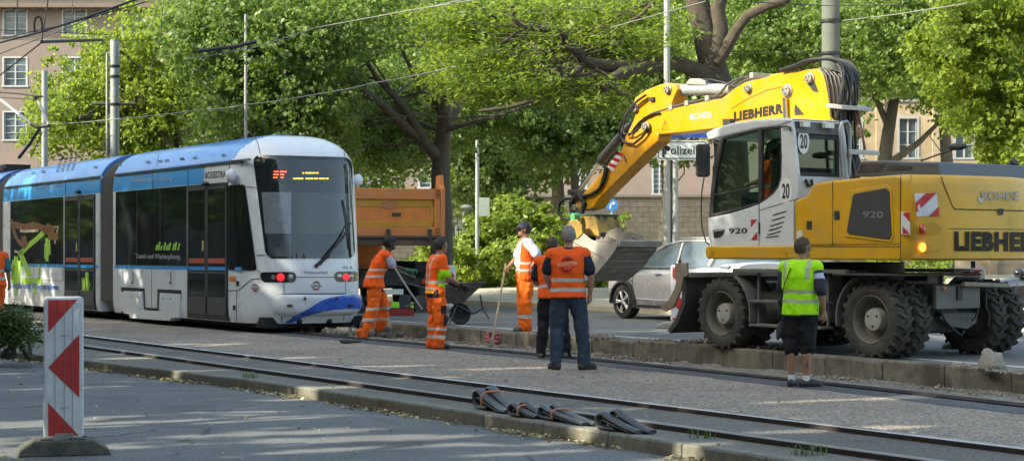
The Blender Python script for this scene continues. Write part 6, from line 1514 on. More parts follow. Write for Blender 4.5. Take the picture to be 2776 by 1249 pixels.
# ---------------------------------------------------------------- cars
def seat_glass(): return MATS.get('car_glass') or glass('car_glass', (.10,.135,.16), .03)  # base colour lightened to stand in for sky mirrored in the windows
def make_car(name, label, ox, oy, ang, paint, z=.17, L=4.35, W=.92, h=1.0, rim=None):
    t = thing(name, label, 'car', (ox, oy, z), ang)
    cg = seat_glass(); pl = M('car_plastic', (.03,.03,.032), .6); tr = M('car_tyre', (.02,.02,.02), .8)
    # body loft: stations along x with (half width at belt, bottom, belt, hood/deck height)
    st = [(2.20,.55,.42,.70,.74), (2.12,.72,.28,.74,.80), (1.95,.84,.24,.80,.90), (1.6,.90,.22,.86,.98), (1.2,.915,.22,.92,1.04), (.95,.92,.22,.95,1.08), (.4,.92,.22,.97,1.09), (-.5,.92,.22,1.0,1.10), (-1.3,.92,.22,1.04,1.12), (-1.8,.90,.26,1.06,1.14), (-2.05,.86,.32,1.04,1.14), (-2.15,.78,.40,1.0,1.10)]
    b = MB(); arch = [(1.35, .40), (-1.32, .40)]
    xs = sorted({s[0] for s in st} | {c+.40*cos(a*pi/10) for c, _ in arch for a in range(11)}, reverse=True)
    def itp(x):
        for a, c in zip(st, st[1:]):
            if c[0] <= x <= a[0]: q = (a[0]-x)/(a[0]-c[0]); return [a[i]+(c[i]-a[i])*q for i in range(5)]
        return list(st[0]) if x > st[0][0] else list(st[-1])
    ring = []
    for x in xs:
        _, w_, zb, zl, zt = itp(x)
        for cx, rr_ in arch:
            if abs(x-cx) < rr_: zb = max(zb, .34+sqrt(rr_*rr_-(x-cx)**2))
        pts = [(w_*.93, zb), (w_*1.0, (zb+zl)*.5), (w_*.995, zl-.08), (w_*.955, zl), (w_*.86, zt-.02), (w_*.6, zt+.015), (0, zt+.035)]
        ring.append([(x, y, z_*h) for y, z_ in pts]+[(x, -y, z_*h) for y, z_ in reversed(pts[:-1])])
    n = len(ring[0])
    for r_ in ring: b.v += r_
    for i in range(len(ring)-1):
        for j in range(n-1): b.f.append((i*n+j, i*n+j+1, (i+1)*n+j+1, (i+1)*n+j)); b.m.append(0)
    b.f += [tuple(range(n)), tuple(range(len(ring)*n-1, (len(ring)-1)*n-1, -1))]; b.m += [0,0]
    b.build('body', paint, t, smooth=40)
    # cabin: roof shell on glass
    prof = [(1.02,1.06), (.15,1.52), (-.25,1.60), (-1.0,1.61), (-1.65,1.54), (-2.02,1.16)]
    def sec(x, zt, k=1.0):
        w0, w1 = .87, .66+.02*k; zb = 1.04; return [(x, w0, zb*h), (x, w0-.02, (zb+.04)*h), (x, w1+.03, (zt-.07)*h), (x, w1-.05, (zt-.015)*h), (x, .3, zt*h), (x, -.3, zt*h), (x, -(w1-.05), (zt-.015)*h), (x, -(w1+.03), (zt-.07)*h), (x, -(w0-.02), (zb+.04)*h), (x, -w0, zb*h)]
    b = MB(); S_ = []
    for x, zt in prof:
        S_.append(sec(x, max(zt, 1.12)))
    for s_ in S_: b.v += s_
    for i in range(len(S_)-1):
        for j in range(9):
            b.f.append((i*10+j, i*10+j+1, (i+1)*10+j+1, (i+1)*10+j)); roof = (j in (3,4,5) and 1 <= i <= 3); b.m.append(0 if roof else 1)
    b.f.append(tuple(range(9,-1,-1))); b.m.append(1); b.f.append(tuple(range((len(S_)-1)*10, len(S_)*10))); b.m.append(1)
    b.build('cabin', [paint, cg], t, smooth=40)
    for s in (1, -1):
        b = MB()   # pillars and window trim
        for a, c, r_ in (((1.04,.85,1.06), (.15,.70,1.49), .03), ((-.42,.865,1.08), (-.42,.71,1.53), .028), ((-1.45,.86,1.08), (-1.62,.70,1.48), .06), ((.15,.70,1.49), (-.3,.70,1.56), .025), ((-.3,.70,1.56), (-1.05,.70,1.565), .025), ((-1.05,.70,1.565), (-1.65,.68,1.50), .03)):
            b.tube([(a[0], s*a[1], a[2]*h), (c[0], s*c[1], c[2]*h)], r_, 6)
        b.build('roof_pillar', paint, t, smooth=50)
    for s in (1, -1):
        b = MB(); b.box((-.35, s*.705-.015, 1.60*h), (-1.4, s*.705+.015, 1.64*h)); b.build('roof_rail', M('bright_trim', (.55,.55,.56), .3, .6), t, bev=.006)
        b = MB(); b.prism([(.95,.24), (-.92,.24), (-.92,.30), (.95,.30)], s*.93-.02, s*.93+.02, 'y'); b.build('sill_trim', pl, t)
        b = MB(); b.tube([(.85, s*.93, .42*h), (.2, s*.935, .40*h), (-.9, s*.93, .42*h)], .014, 6); b.build('bright_strip', M('bright_trim', (.55,.55,.56), .3, .6), t)
        b = MB(); b.ball((.82, s*1.03, 1.12*h), (.10,.11,.08), 12, 8); b.build('wing_mirror', paint, t, smooth=True)
        for x in (.12, -.92): b = MB(); b.box((x-.1, s*.93-.012, .90*h), (x+.08, s*.93+.025, .935*h)); b.build('door_handle', M('bright_trim', (.55,.55,.56), .3, .6), t, bev=.008)
        b = MB()
        for x in (.98, -.42, -1.35): b.tube([(x, s*.915, .96*h), (x, s*.928, .7*h), (x, s*.92, .34*h)], .005, 4)
        b.build('door_gap', pl, t)
        b = MB(); b.ball((2.06, s*.62, .76*h), (.10,.17,.07), 12, 8); b.build('headlight', M('lens', (.35,.36,.38), .1, .6), t, smooth=True)
        b = MB(); b.ball((-2.1, s*.68, .95*h), (.07,.15,.09), 12, 8); b.build('tail_light', M('red_lens', (.45,.02,.015), .2, coat=1), t, smooth=True)
        for cx in (1.35, -1.32):
            b = MB(); b.lathe([(.402,s*.84), (.445,s*.90), (.445,s*.935), (.40,s*.94)], (cx,0,.34), 'y', 20, ang=2*pi) ; b.v = [v if v[2] > .30 else (v[0], v[1], .30) for v in b.v]; b.build('wheel_arch', pl, t, smooth=40)
            w_ = bpy.data.objects.new('wheel', None); COL.objects.link(w_); w_.parent = t; w_.location = (cx, s*.80, .345)
            b = MB(); b.lathe([(.235,-.11), (.33,-.11), (.345,-.08), (.345,.08), (.33,.11), (.235,.115)], (0,0,0), 'y', 36, close=True); b.build('tyre', tr, w_, smooth=35)
            b = MB(); b.lathe([(.24,s*.11), (.225,s*.118), (.215,s*.09), (.205,s*.0), (.001,s*.0)], (0,0,0), 'y', 36)
            rm = M('alloy', (.62,.60,.58), .3, .5); b.build('rim', pl, w_, smooth=35)
            b = MB()
            for k in range(5):
                for d in (-.13, .13):
                    a = 2*pi*k/5; p0 = (.05*cos(a), s*.095, .05*sin(a)); p1 = (.225*cos(a+d), s*.105, .225*sin(a+d)); b.tube([p0, p1], [.026,.019], 6)
            b.lathe([(.06,s*.10), (.04,s*.118), (.001,s*.118)], (0,0,0), 'y', 16); b.lathe([(.228,s*.112), (.218,s*.12), (.21,s*.10)], (0,0,0), 'y', 36); b.build('spokes', rm, w_, smooth=35)
    b = MB(); b.box((2.15,-.5,.40*h), (2.22,.5,.66*h)); b.build('grille', pl, t, bev=.02)
    return t
taupe = M('car_taupe', (.50,.47,.47), .25, .25, .04, 3, coat=.9)
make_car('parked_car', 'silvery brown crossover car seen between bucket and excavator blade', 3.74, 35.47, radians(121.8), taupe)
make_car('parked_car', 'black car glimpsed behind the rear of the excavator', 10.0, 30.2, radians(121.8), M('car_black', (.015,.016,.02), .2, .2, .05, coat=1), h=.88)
# white van and cars behind the bushes
vt = thing('white_van', 'white van mostly hidden behind the large sunlit bush', 'van', (Xp(1440, 67), 67, .57), radians(175))
b = MB(); b.prism([(2.7,.35), (2.75,.9), (2.0,1.25), (1.45,2.15), (-2.6,2.25), (-2.65,.35)], -.95, .95, 'y'); b.build('body', M('van_white', (.62,.63,.65), .35, coat=.4), vt, bev=.05)
b = MB()
for s in (-.955, .955): b.prism([(1.95,1.28), (1.42,2.0), (.6,2.05), (.6,1.28)], s-.01, s+.01, 'y')
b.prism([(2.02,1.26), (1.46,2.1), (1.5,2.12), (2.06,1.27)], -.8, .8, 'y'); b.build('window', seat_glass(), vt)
for x in (1.7,-1.7):
    for s in (-.9,.9): b = MB(); b.lathe([(.001,-.1), (.33,-.1), (.34,0), (.33,.1), (.001,.1)], (x,s,.34), 'y', 24); b.build('wheel', M('car_tyre', (.02,.02,.02), .8), vt, smooth=35)
# ---------------------------------------------------------------- tipper truck
orange = M('truck_orange', (.60,.175,.03), .5, 0, .06, 1.5, dirt=(.34,.14,.05), dirt_amt=.35, dirt_scale=2.5)
orangel = M('truck_rim_orange', (.50,.17,.045), .6, 0, .06, 2, dirt=(.36,.18,.09), dirt_amt=.3, dirt_scale=3)
rust = M('rust_brown', (.13,.075,.045), .85, 0, .3, 4, dirt=(.06,.04,.03), dirt_amt=.5)
mustard = M('tailgate_mustard', (.50,.24,.025), .6, 0, .1, 3, dirt=(.30,.16,.03), dirt_amt=.5)
TK = Frame(Xp(1203, 39.6)-.0, 39.6, radians(121.8-14), .17)   # corner: rear right of the truck bed
TA = TK.ang; tk = thing('tipper_truck', 'orange tipper truck seen from behind, standing between the tram and the plane tree', 'truck', (TK.o.x, TK.o.y, .17), TA)
bx2 = lambda c, x, y: EXf(TK, c, x, y)
def EXf(fr, c, x, y, xx=0): return fr.front(c, x, y, xx)
zt_ = EXf(TK, 'W', 600, 440)[1]; zbm = EXf(TK, 'W', 600, 812)[1]; zfl = EXf(TK, 'W', 600, 885)[1]; WD = 2.55
# local: x forward (away), y from 0 (right edge) to +WD (left)
b = MB(); b.box((.06,.02,zbm), (5.0,.10,zt_)); b.box((.06,WD-.10,zbm), (5.0,WD-.02,zt_)); b.box((4.92,.02,zbm), (5.0,WD-.02,zt_+.2)); b.box((.06,.02,zfl+.02), (5.0,WD-.02,zbm)); b.build('tipper_body', orange, tk, bev=.015)
fw_ = .14
b = MB(); b.box((-.03,.10,zbm), (.05,WD-.1,zt_)); tg = b.build('tailgate', orange, tk, bev=.01)
b = MB(); b.box((-.09,.10,zt_-.24), (-.02,WD-.1,zt_)); b.box((-.09,.10,zbm), (-.02,WD-.1,zbm+.20)); b.box((-.09,.10,zbm), (-.02,.10+fw_,zt_)); b.box((-.09,WD-.1-fw_,zbm), (-.02,WD-.1,zt_)); b.build('tailgate_frame', orangel, tg, bev=.015)
b = MB(); b.box((-.045,.10+fw_,zt_-.40), (-.025,WD-.1-fw_,zt_-.245)); b.box((-.045,.10+fw_,zbm+.205), (-.025,WD-.1-fw_,zbm+.33)); b.box((-.045,.10+fw_,zbm+.2), (-.028,.10+fw_+.08,zt_-.24)); b.build('tailgate_bevel', mustard, tg, bev=.006)
b = MB(); b.box((-.09,.0,zfl), (.15,WD,zbm-.0)); b.build('rear_beam', rust, tk, bev=.02)
b = MB(); b.tube([(-.11,.0,zbm-.03), (-.11,WD,zbm-.03)], .035, 8)
for y in (.35,1.3,2.2): b.box((-.15,y-.04,zbm-.12), (-.05,y+.04,zbm+.16))
b.build('hinge', M('hinge_dark', (.05,.035,.03), .8), tk)
for y in (.0, WD-.1):
    b = MB(); b.prism([(.10,zbm-.1), (-.10,zbm-.1), (-.12,zt_), (-.02,zt_+.10), (.05,zt_+.32), (.30,zt_+.30), (.36,zt_-.02), (.12,zt_-.1)], y, y+.10, 'y'); b.build('corner_post', orangel, tk, bev=.01)
b = MB(); b.box((-.055,1.0,zbm+.44), (-.048,1.2,zbm+.52)); b.build('name_plate', M('plate_dark', (.05,.03,.02), .7), tg)
b = MB(); b.lathe([(.22,-.050), (.001,-.050)], (0,0,0), 'x', 24) ; b.v = [(v[0], v[1]+1.25, v[2]*.42+(zt_+zbm)/2+.17) for v in b.v]; b.build('worn_badge', M('badge_orange', (.40,.14,.05), .6), tg, fix=False)
b = MB(); b.box((.2,.75,.55), (5.4,1.8,.95)); b.box((-.05,.2,.62), (.1,2.35,.78)); b.box((.6,.2,.9), (4.8,.5,1.15)); b.build('chassis', M('chassis_black', (.02,.02,.02), .8, 0, .3), tk)
b = MB(); b.box((5.3,.1,.6), (7.2,2.45,2.6)); b.build('driver_cab', orange, tk, bev=.08)
for x in (1.3, 2.65, 6.1):
    for y in (.22, 2.33):
        w_ = bpy.data.objects.new('wheel', None); COL.objects.link(w_); w_.parent = tk; w_.location = (x, y, .5)
        b = MB(); b.lathe([(.28,-.17), (.45,-.2), (.5,-.17), (.5,.17), (.45,.2), (.28,.17)], (0,0,0), 'y', 32, close=True); b.build('tyre', M('car_tyre', (.02,.02,.02), .8), w_, smooth=35)
        b = MB(); b.lathe([(.28,-.1), (.2,-.02), (.001,0)], (0,0,0), 'y', 24); b.build('rim', rust, w_)
for y in (.15, 2.05): b = MB(); b.box((-.02,y,.28), (.0,y+.4,.75)); b.build('mud_flap', M('flap_black', (.02,.02,.02), .7), tk)
for y in (.2, 2.1): b = MB(); b.box((-.09,y,.66), (-.04,y+.32,.76)); b.build('tail_light', M('red_lens', (.45,.02,.015), .2, coat=1), tk)
b = MB(); b.box((-.08,.95,.42), (-.06,1.5,.54)); b.build('number_plate', M('plate_white', (.55,.55,.52), .5), tk)
# red crate with lime lid on the road behind the truck
p0, p1 = ground('K', 315, 882, .17), ground('K', 465, 880, .17)
ct = thing('tool_crate', 'small red crate with a lime yellow top on the road under the truck', 'crate', ((p0.x+p1.x)/2, (p0.y+p1.y)/2-.6, .17), .05)
w_ = (p1-p0).length/2*.97
b = MB(); b.prism([(-w_,0), (w_,0), (w_*.93,.17), (-w_*.93,.17)], -.18, .18, 'y'); b.build('bin', M('crate_red', (.28,.02,.02), .6), ct, bev=.01)
b = MB(); b.box((-w_*.98,-.2,.17), (w_*.98,.2,.20)); b.box((-w_*.9,-.12,.20), (w_*.9,.14,.29)); b.build('lid', M('lime_plastic', (.30,.62,.04), .5), ct, bev=.01)
# ---------------------------------------------------------------- beacons (red and white boards on rubber feet)
bwhite = M('beacon_white', (.60,.61,.65), .45, 0, .05, 3, dirt=(.42,.41,.40), dirt_amt=.3, dirt_scale=5); bred = M('beacon_red', (.46,.022,.02), .45, 0, .06, 3, dirt=(.30,.03,.03), dirt_amt=.25)
footm = M('foot_rubber', (.075,.075,.06), .9, 0, .25, 10, dirt=(.17,.155,.12), dirt_amt=.4, dirt_scale=5, bmp=.5, bscale=30)
def beacon(name, label, x, y, z, rz, h=1.0, w_=.25, style='arrow', foot=True, stub=True, zb=.14, foot_mat=None, fl=.42, fh=.105):
    t = thing(name, label, 'beacon', (x, y, z), rz, 'red and white roadwork beacons')
    b = MB(); P = rrect(w_*1.28, h+.05, .035, 5, 0, zb+h/2); b.prism(P, -.03, .06 if not stub else .03, 'y'); body = b.build('board', bwhite, t, bev=.012)
    x0, x1, z0 = -w_/2, w_/2, zb; yy = -.034; F_ = lambda u, v: (x0+u*w_, yy, z0+v*h)
    b = MB()
    if style == 'arrow':
        for tri in (((0,1),(.94,1),(0,.76)), ((1,.745),(1,.28),(0,.505)), ((0,.245),(.98,0),(0,0))): b.add([F_(*q) for q in tri], [(0,1,2)])
    else:
        s = 1 if style == 'down' else -1
        for k in (-.2, .3, .8):
            q = [(0,k), (1,k-.25*s), (1,k-.25*s+.25), (0,k+.25)]; q = [(u, min(1, max(0, v))) for u, v in q]; b.add([F_(*g) for g in q], [(0,1,2,3)])
    b.build('red_sheeting', bred, body, fix=False)
    b = MB()
    for u in (.22, .52, .78): b.box((x0+u*w_-.0015, yy-.003, z0), (x0+u*w_+.0015, yy-.001, z0+h))
    for v in (.205, .735): b.box((x0+.36*w_, yy-.004, z0+v*h), (x0+.68*w_, yy-.001, z0+v*h+.004))
    b.build('moulded_groove', M('groove_grey', (.16,.12,.12), .7), body)
    if stub: b = MB(); b.box((-.03,-.02,zb+h+.0), (.03,.02,zb+h+.12)); b.build('grip', tseam, body, bev=.01)
    if foot:
        fm = foot_mat or footm; d = .20
        b = MB(); L_ = fl; b.prism([(-L_,0), (L_,0), (L_-.02,fh*.38), (L_*.62,fh), (-L_*.62,fh), (-L_+.02,fh*.45)], -d, d, 'y'); fo = b.build('base', fm, t, bev=.012)
        b = MB(); b.box((-.07,-.05,fh), (.07,.05,zb+.02)); b.build('post_socket', M('socket_grey', (.25,.25,.24), .7), fo)
        b = MB()
        for s in (1,):
            q = [(L_*.25,-d-.002,fh*.2), (L_*.85,-d-.002,fh*.2), (L_*.62,-d-.002,fh*.8), (L_*.25,-d-.002,fh*.8)]
        b.box((.05,-d*.8,fh), (L_*.45,-d*.2,fh+.012)); b.box((.08,d*.2,fh), (L_*.5,d*.75,fh+.012)); b.box((-L_*.5,-d*.7,fh), (-.1,-d*.1,fh+.012))
        b.build('base_rib', fm, fo, bev=.004)
    return t
pa = ground('F', 160, 1140, -.11); s_ = F_PX/pa.y
beacon('warning_beacon', 'large red and white arrow beacon on a rubber foot in the left foreground', pa.x, pa.y, -.11, radians(17), h=355*1.0776/s_*.96, w_=.24, stub=False, zb=.145, fl=.36, fh=.12)
p = ground('K', 676, 868, .17); beacon('warning_beacon', 'red and white striped beacon behind the wheelbarrow', p.x, p.y, .17, .15, style='down', h=.92, foot=False, zb=.12)
b = MB(); 
p = ground('D', 470, 715, .17); beacon('warning_beacon', 'red and white beacon standing behind the excavator blade', p.x, p.y, .17, -.1, style='down', h=.95, foot_mat=M('foot_white', (.30,.29,.26), .8, 0, .2, 6))
p = EX.o+EX.ex*-.55+EX.ey*-1.75; beacon('warning_beacon', 'red and white beacon seen between the rear wheels of the excavator', p.x, p.y, .17, -.2, style='up', h=.95)
# ---------------------------------------------------------------- wheelbarrow
p = ground('K', 690, 945, .17)
wb = thing('wheelbarrow', 'dark muddy wheelbarrow held by the man in the orange and lime shirt', 'wheelbarrow', (p.x, p.y, .17), radians(8))
bm_ = M('barrow_dark', (.055,.05,.04), .8, 0, .3, 6, dirt=(.14,.12,.09), dirt_amt=.4)
def bowl(b, top, bot, z1, z0, th=.02):
    (a0,a1,w1),(c0,c1_,w0) = top, bot
    vs = [(a0,-w1,z1[0]), (a1,-w1,z1[1]), (a1,w1,z1[1]), (a0,w1,z1[0]), (c0,-w0,z0), (c1_,-w0,z0), (c1_,w0,z0), (c0,w0,z0)]
    ins = [(x*.96+.01, y*.94, z+.0) for x, y, z in vs[:4]]+[(x*.96, y*.94, z+.03) for x, y, z in vs[4:]]
    b.add(vs+ins, [(4,5,1,0), (5,6,2,1), (6,7,3,2), (7,4,0,3), (4,7,6,5), (0,1,9,8), (1,2,10,9), (2,3,11,10), (3,0,8,11), (8,9,13,12), (9,10,14,13), (10,11,15,14), (11,8,12,15), (12,13,14,15)])
b = MB(); bowl(b, (-.35,.62,.31), (-.22,.20,.20), (.72,.80), .40); b.build('tray', bm_, wb)
b = MB(); b.tube([(-.85,-.26,.78), (-.3,-.24,.62), (.15,-.16,.34), (.42,-.05,.2)], .018, 8); b.tube([(-.85,.26,.78), (-.3,.24,.62), (.15,.16,.34), (.42,.05,.2)], .018, 8)
b.tube([(-.2,-.22,.5), (-.25,-.24,.02), (-.05,-.24,.02), (.1,-.18,.38)], .014, 6); b.tube([(-.2,.22,.5), (-.25,.24,.02), (-.05,.24,.02), (.1,.18,.38)], .014, 6); b.tube([(.55,0,.55), (.6,0,.3), (.42,0,.19)], .016, 6); b.tube([(.6,0,.3), (.72,0,.1)], .012, 6); b.build('frame', mdark, wb, smooth=50)
b = MB(); b.lathe([(.10,-.04), (.18,-.05), (.2,0), (.18,.05), (.10,.04)], (.18,0,.2), 'y', 28, close=True); b.lathe([(.001,-.03), (.10,-.03), (.10,.03), (.001,.03)], (.18,0,.2), 'y', 20); b.build('wheel', M('car_tyre', (.02,.02,.02), .8), wb, smooth=35)
b = MB()
for s in (-.26,.26): b.tube([(-.95,s,.80), (-.82,s,.775)], .025, 8)
b.build('grip', tseam, wb)
# ---------------------------------------------------------------- black rubber rail strips lying on the near track
rub = M('strip_rubber', (.04,.042,.047), .33, 0, .2, 10, dirt=(.12,.12,.12), dirt_amt=.4, dirt_scale=6)
tape = M('orange_strap', (.62,.20,.10), .6)
def rubber_bundle(label, c, head, tail, zh, width, layers, strap=True, lift=.05, seed=0):
    """a folded stack of rubber profile: round raised head, sloping down to a flat tail"""
    a, e = ground(c, *head, 0.03), ground(c, *tail, 0.02); d = (e-a); L_ = d.length; d.normalize(); s = Vector((-d.y, d.x, 0))
    t = thing('rubber_strip', label, 'rubber strip', (a.x, a.y, .01))
    for k in range(layers):
        off = s*(width*.95*((layers-1)/2-k))*-1; h = zh*(1-.14*(layers-1-k)); sh = -.05*(layers-1-k); R = h*.5; path = []
        for q in (.0, .5): path.append((R*1.5+(1-q)*L_*.25, .02))
        for i in range(11): aa = -pi/2-pi*1.12*i/10; path.append((R+R*cos(aa)*.9, R+.006+R*.88*sin(aa)))
        for i in range(1, 9): q = i/8; path.append((R*1.4+(L_-R*1.4)*q, .022+(h*.86-.022)*(1-q)**1.3))
        b = MB(); b.tube([d*(p_[0]+sh)+Vector((0,0,max(.018, p_[1])))+off for p_ in path], width*.52, 12, flat=.40); b.build('rubber_fold', rub, t, smooth=60)
        b = MB(); b.tube([d*(p_[0]*.8+.05+sh)+Vector((0,0,max(.015, p_[1]*.62)))+off for p_ in path[4:]], width*.46, 12, flat=.36); b.build('rubber_fold', rub, t, smooth=60)
    if strap:
        w2 = width*layers*.52+.012; x0 = L_*.30; top_ = zh*.86
        b = MB(); b.tube([d*x0-s*w2+Vector((0,0,.02)), d*x0-s*w2+Vector((0,0,top_*.8)), d*x0-s*w2*.6+Vector((0,0,top_)), d*x0+s*w2*.6+Vector((0,0,top_)), d*x0+s*w2+Vector((0,0,top_*.8)), d*x0+s*w2+Vector((0,0,.02))], .009, 6); b.build('strap', tape, t)
    return t
rubber_bundle('biggest black rubber strip bundle, folded and raised, lying across the nearest rail', 'M', (600,395), (845,450), .20, .10, 2, seed=1)
rubber_bundle('small black rubber strip bundle next to the biggest one, orange strap round it', 'M', (865,458), (1080,488), .125, .085, 2, seed=2)
rubber_bundle('third black rubber strip bundle from the left, long flat tail behind it', 'M', (1105,480), (1450,545), .125, .085, 2, seed=3)
rubber_bundle('rightmost black rubber strip bundle, curved hump beside the nearest rail', 'M', (1560,560), (1880,606), .16, .10, 2, strap=False, seed=4)
rubber_bundle('flat black rubber piece lying at the dark rail near the man in the cap', 'K', (0,1055), (100,1050), .05, .12, 1, strap=False, seed=5)
# ---------------------------------------------------------------- rubble, stones, spoil
def rock(name, label, cat, c, r_, seed, mat, z=0, flat=.7, n=14, group=None):
    r = random.Random(seed); b = MB(); b.ball((0,0,0), 1, n, max(6, n//2+2))
    ph = [r.uniform(0, 6) for _ in range(6)]
    b.v = [(v[0]*r_[0]*(1+.22*sin(3*v[1]+ph[0])+.15*sin(5*v[2]+ph[1])+r.uniform(-.09,.09)), v[1]*r_[1]*(1+.2*sin(3*v[2]+ph[2])+r.uniform(-.09,.09)), max(-.6, v[2])*r_[2]*(1+.2*sin(4*v[0]+ph[3])+r.uniform(-.09,.09))) for v in b.v]
    o = b.build(name, mat, smooth=25, loc=(c[0], c[1], z+r_[2]*.5)); return tag(o, label, cat, group) if label else o
stone = M('rubble_stone', (.34,.31,.26), .95, 0, .35, 6, dirt=(.12,.10,.08), dirt_amt=.45, dirt_scale=7, bmp=.9, bscale=20)
def on_platform(c, x, y): return ground(c, x, y, .19)
p = on_platform('N', 2320, 345); rock('concrete_lump', 'big rough lump of concrete on the kerb wall at the right edge', 'rubble', p+Vector((0,.15,0)), (.125,.11,.15), 3, stone, .19, n=22)
def pile(label, pts, n, rmin, rmax, seed, mat, z, spread=.08, cat='rubble'):
    r = random.Random(seed); b = MB(); o = pts[0]
    for i in range(n):
        f = r.random()*(len(pts)-1); j = min(int(f), len(pts)-2); q = pts[j].lerp(pts[j+1], f-j)+Vector((r.gauss(0, spread), r.gauss(0, spread), 0)); s = r.uniform(rmin, rmax)
        k = MB(); k.ball((0,0,0), 1, 7, 5); R = Matrix.Rotation(r.uniform(0,6), 3, 'Z')@Matrix.Rotation(r.uniform(0,6), 3, 'X'); sc = (s, s*r.uniform(.6,1), s*r.uniform(.4,.8))
        vs = [R@Vector((v[0]*sc[0]*r.uniform(.8,1.2), v[1]*sc[1]*r.uniform(.8,1.2), v[2]*sc[2]*r.uniform(.8,1.2)))+q-o+Vector((0,0,s*.35+r.random()*rmax*.6)) for v in k.v]; b.add(vs, k.f)
    ob = b.build('rubble_pile', mat, loc=(o.x, o.y, z)); ob.data.polygons.foreach_set('use_smooth', [False]*len(ob.data.polygons)); return tag(ob, label, cat, kind='stuff')
earth = M('loose_earth', (.20,.17,.13), .95, 0, .35, 8, dirt=(.10,.085,.065), dirt_amt=.5)
g_ = lambda c, *ps: [on_platform(c, x, y) for x, y in ps]
pile('crumbled brown earth on the platform at the front excavator wheel', g_('D', (560,800), (700,800), (850,815), (1150,850)), 420, .015, .045, 1, earth, .17, .12)
pile('small heap of earth on the platform left of the front wheel', g_('D', (265,795), (440,800)), 150, .012, .035, 2, earth, .17, .07)
pile('earth crumbs on the platform behind the grey haired man', g_('D', (-60,770), (30,780)), 150, .012, .04, 3, earth, .17, .07)
pile('scraps of rubble on the wall top right of the near rear wheel', g_('N', (1950,295), (2120,312)), 110, .01, .03, 4, stone, .18, .04)
pile('grit along the top of the wall beneath the lump of concrete', g_('N', (2200,330), (2570,372)), 160, .008, .022, 6, stone, .18, .06)
r = random.Random(31); pts = [TN(t, rail_n(t)+.85, 0) for t in (-33, -31.5, -30, -28.5)]
pile('broken chunks of dug-up concrete in the trench under the tram front', pts, 260, .03, .11, 7, M('rubble_grey', (.17,.155,.13), .95, 0, .4, 7, dirt=(.07,.065,.055), dirt_amt=.5), -.04, .25)
pts = [TN(t, rail_n(t)+1.1, 0) for t in (-29, -26, -23, -20)]; pile('loose rubble along the foot of the wall behind the workers', pts, 420, .01, .04, 8, earth, -.055, .18)
pts = [TN(t, rail_n(t)+1.3, 0) for t in (-17, -14, -12.2)]; pile('sandy crumbs at the foot of the wall at lower right', pts, 260, .008, .025, 9, stone, -.06, .12)
# little stones scattered on the near road
b = MB(); r = random.Random(77)
for i in range(150):
    t = r.uniform(-26, -8); q = TN(t, r.uniform(1.5, 8.1), -.108); s = r.uniform(.006, .016); k = MB(); k.ball((0,0,0), (s, s*.8, s*.6), 6, 4); b.add([Vector(v)+q for v in k.v], k.f)
tag(b.build('pebbles', M('pebble', (.42,.40,.36), .9)), 'small pale pebbles scattered on the near road', 'pebbles', kind='stuff')
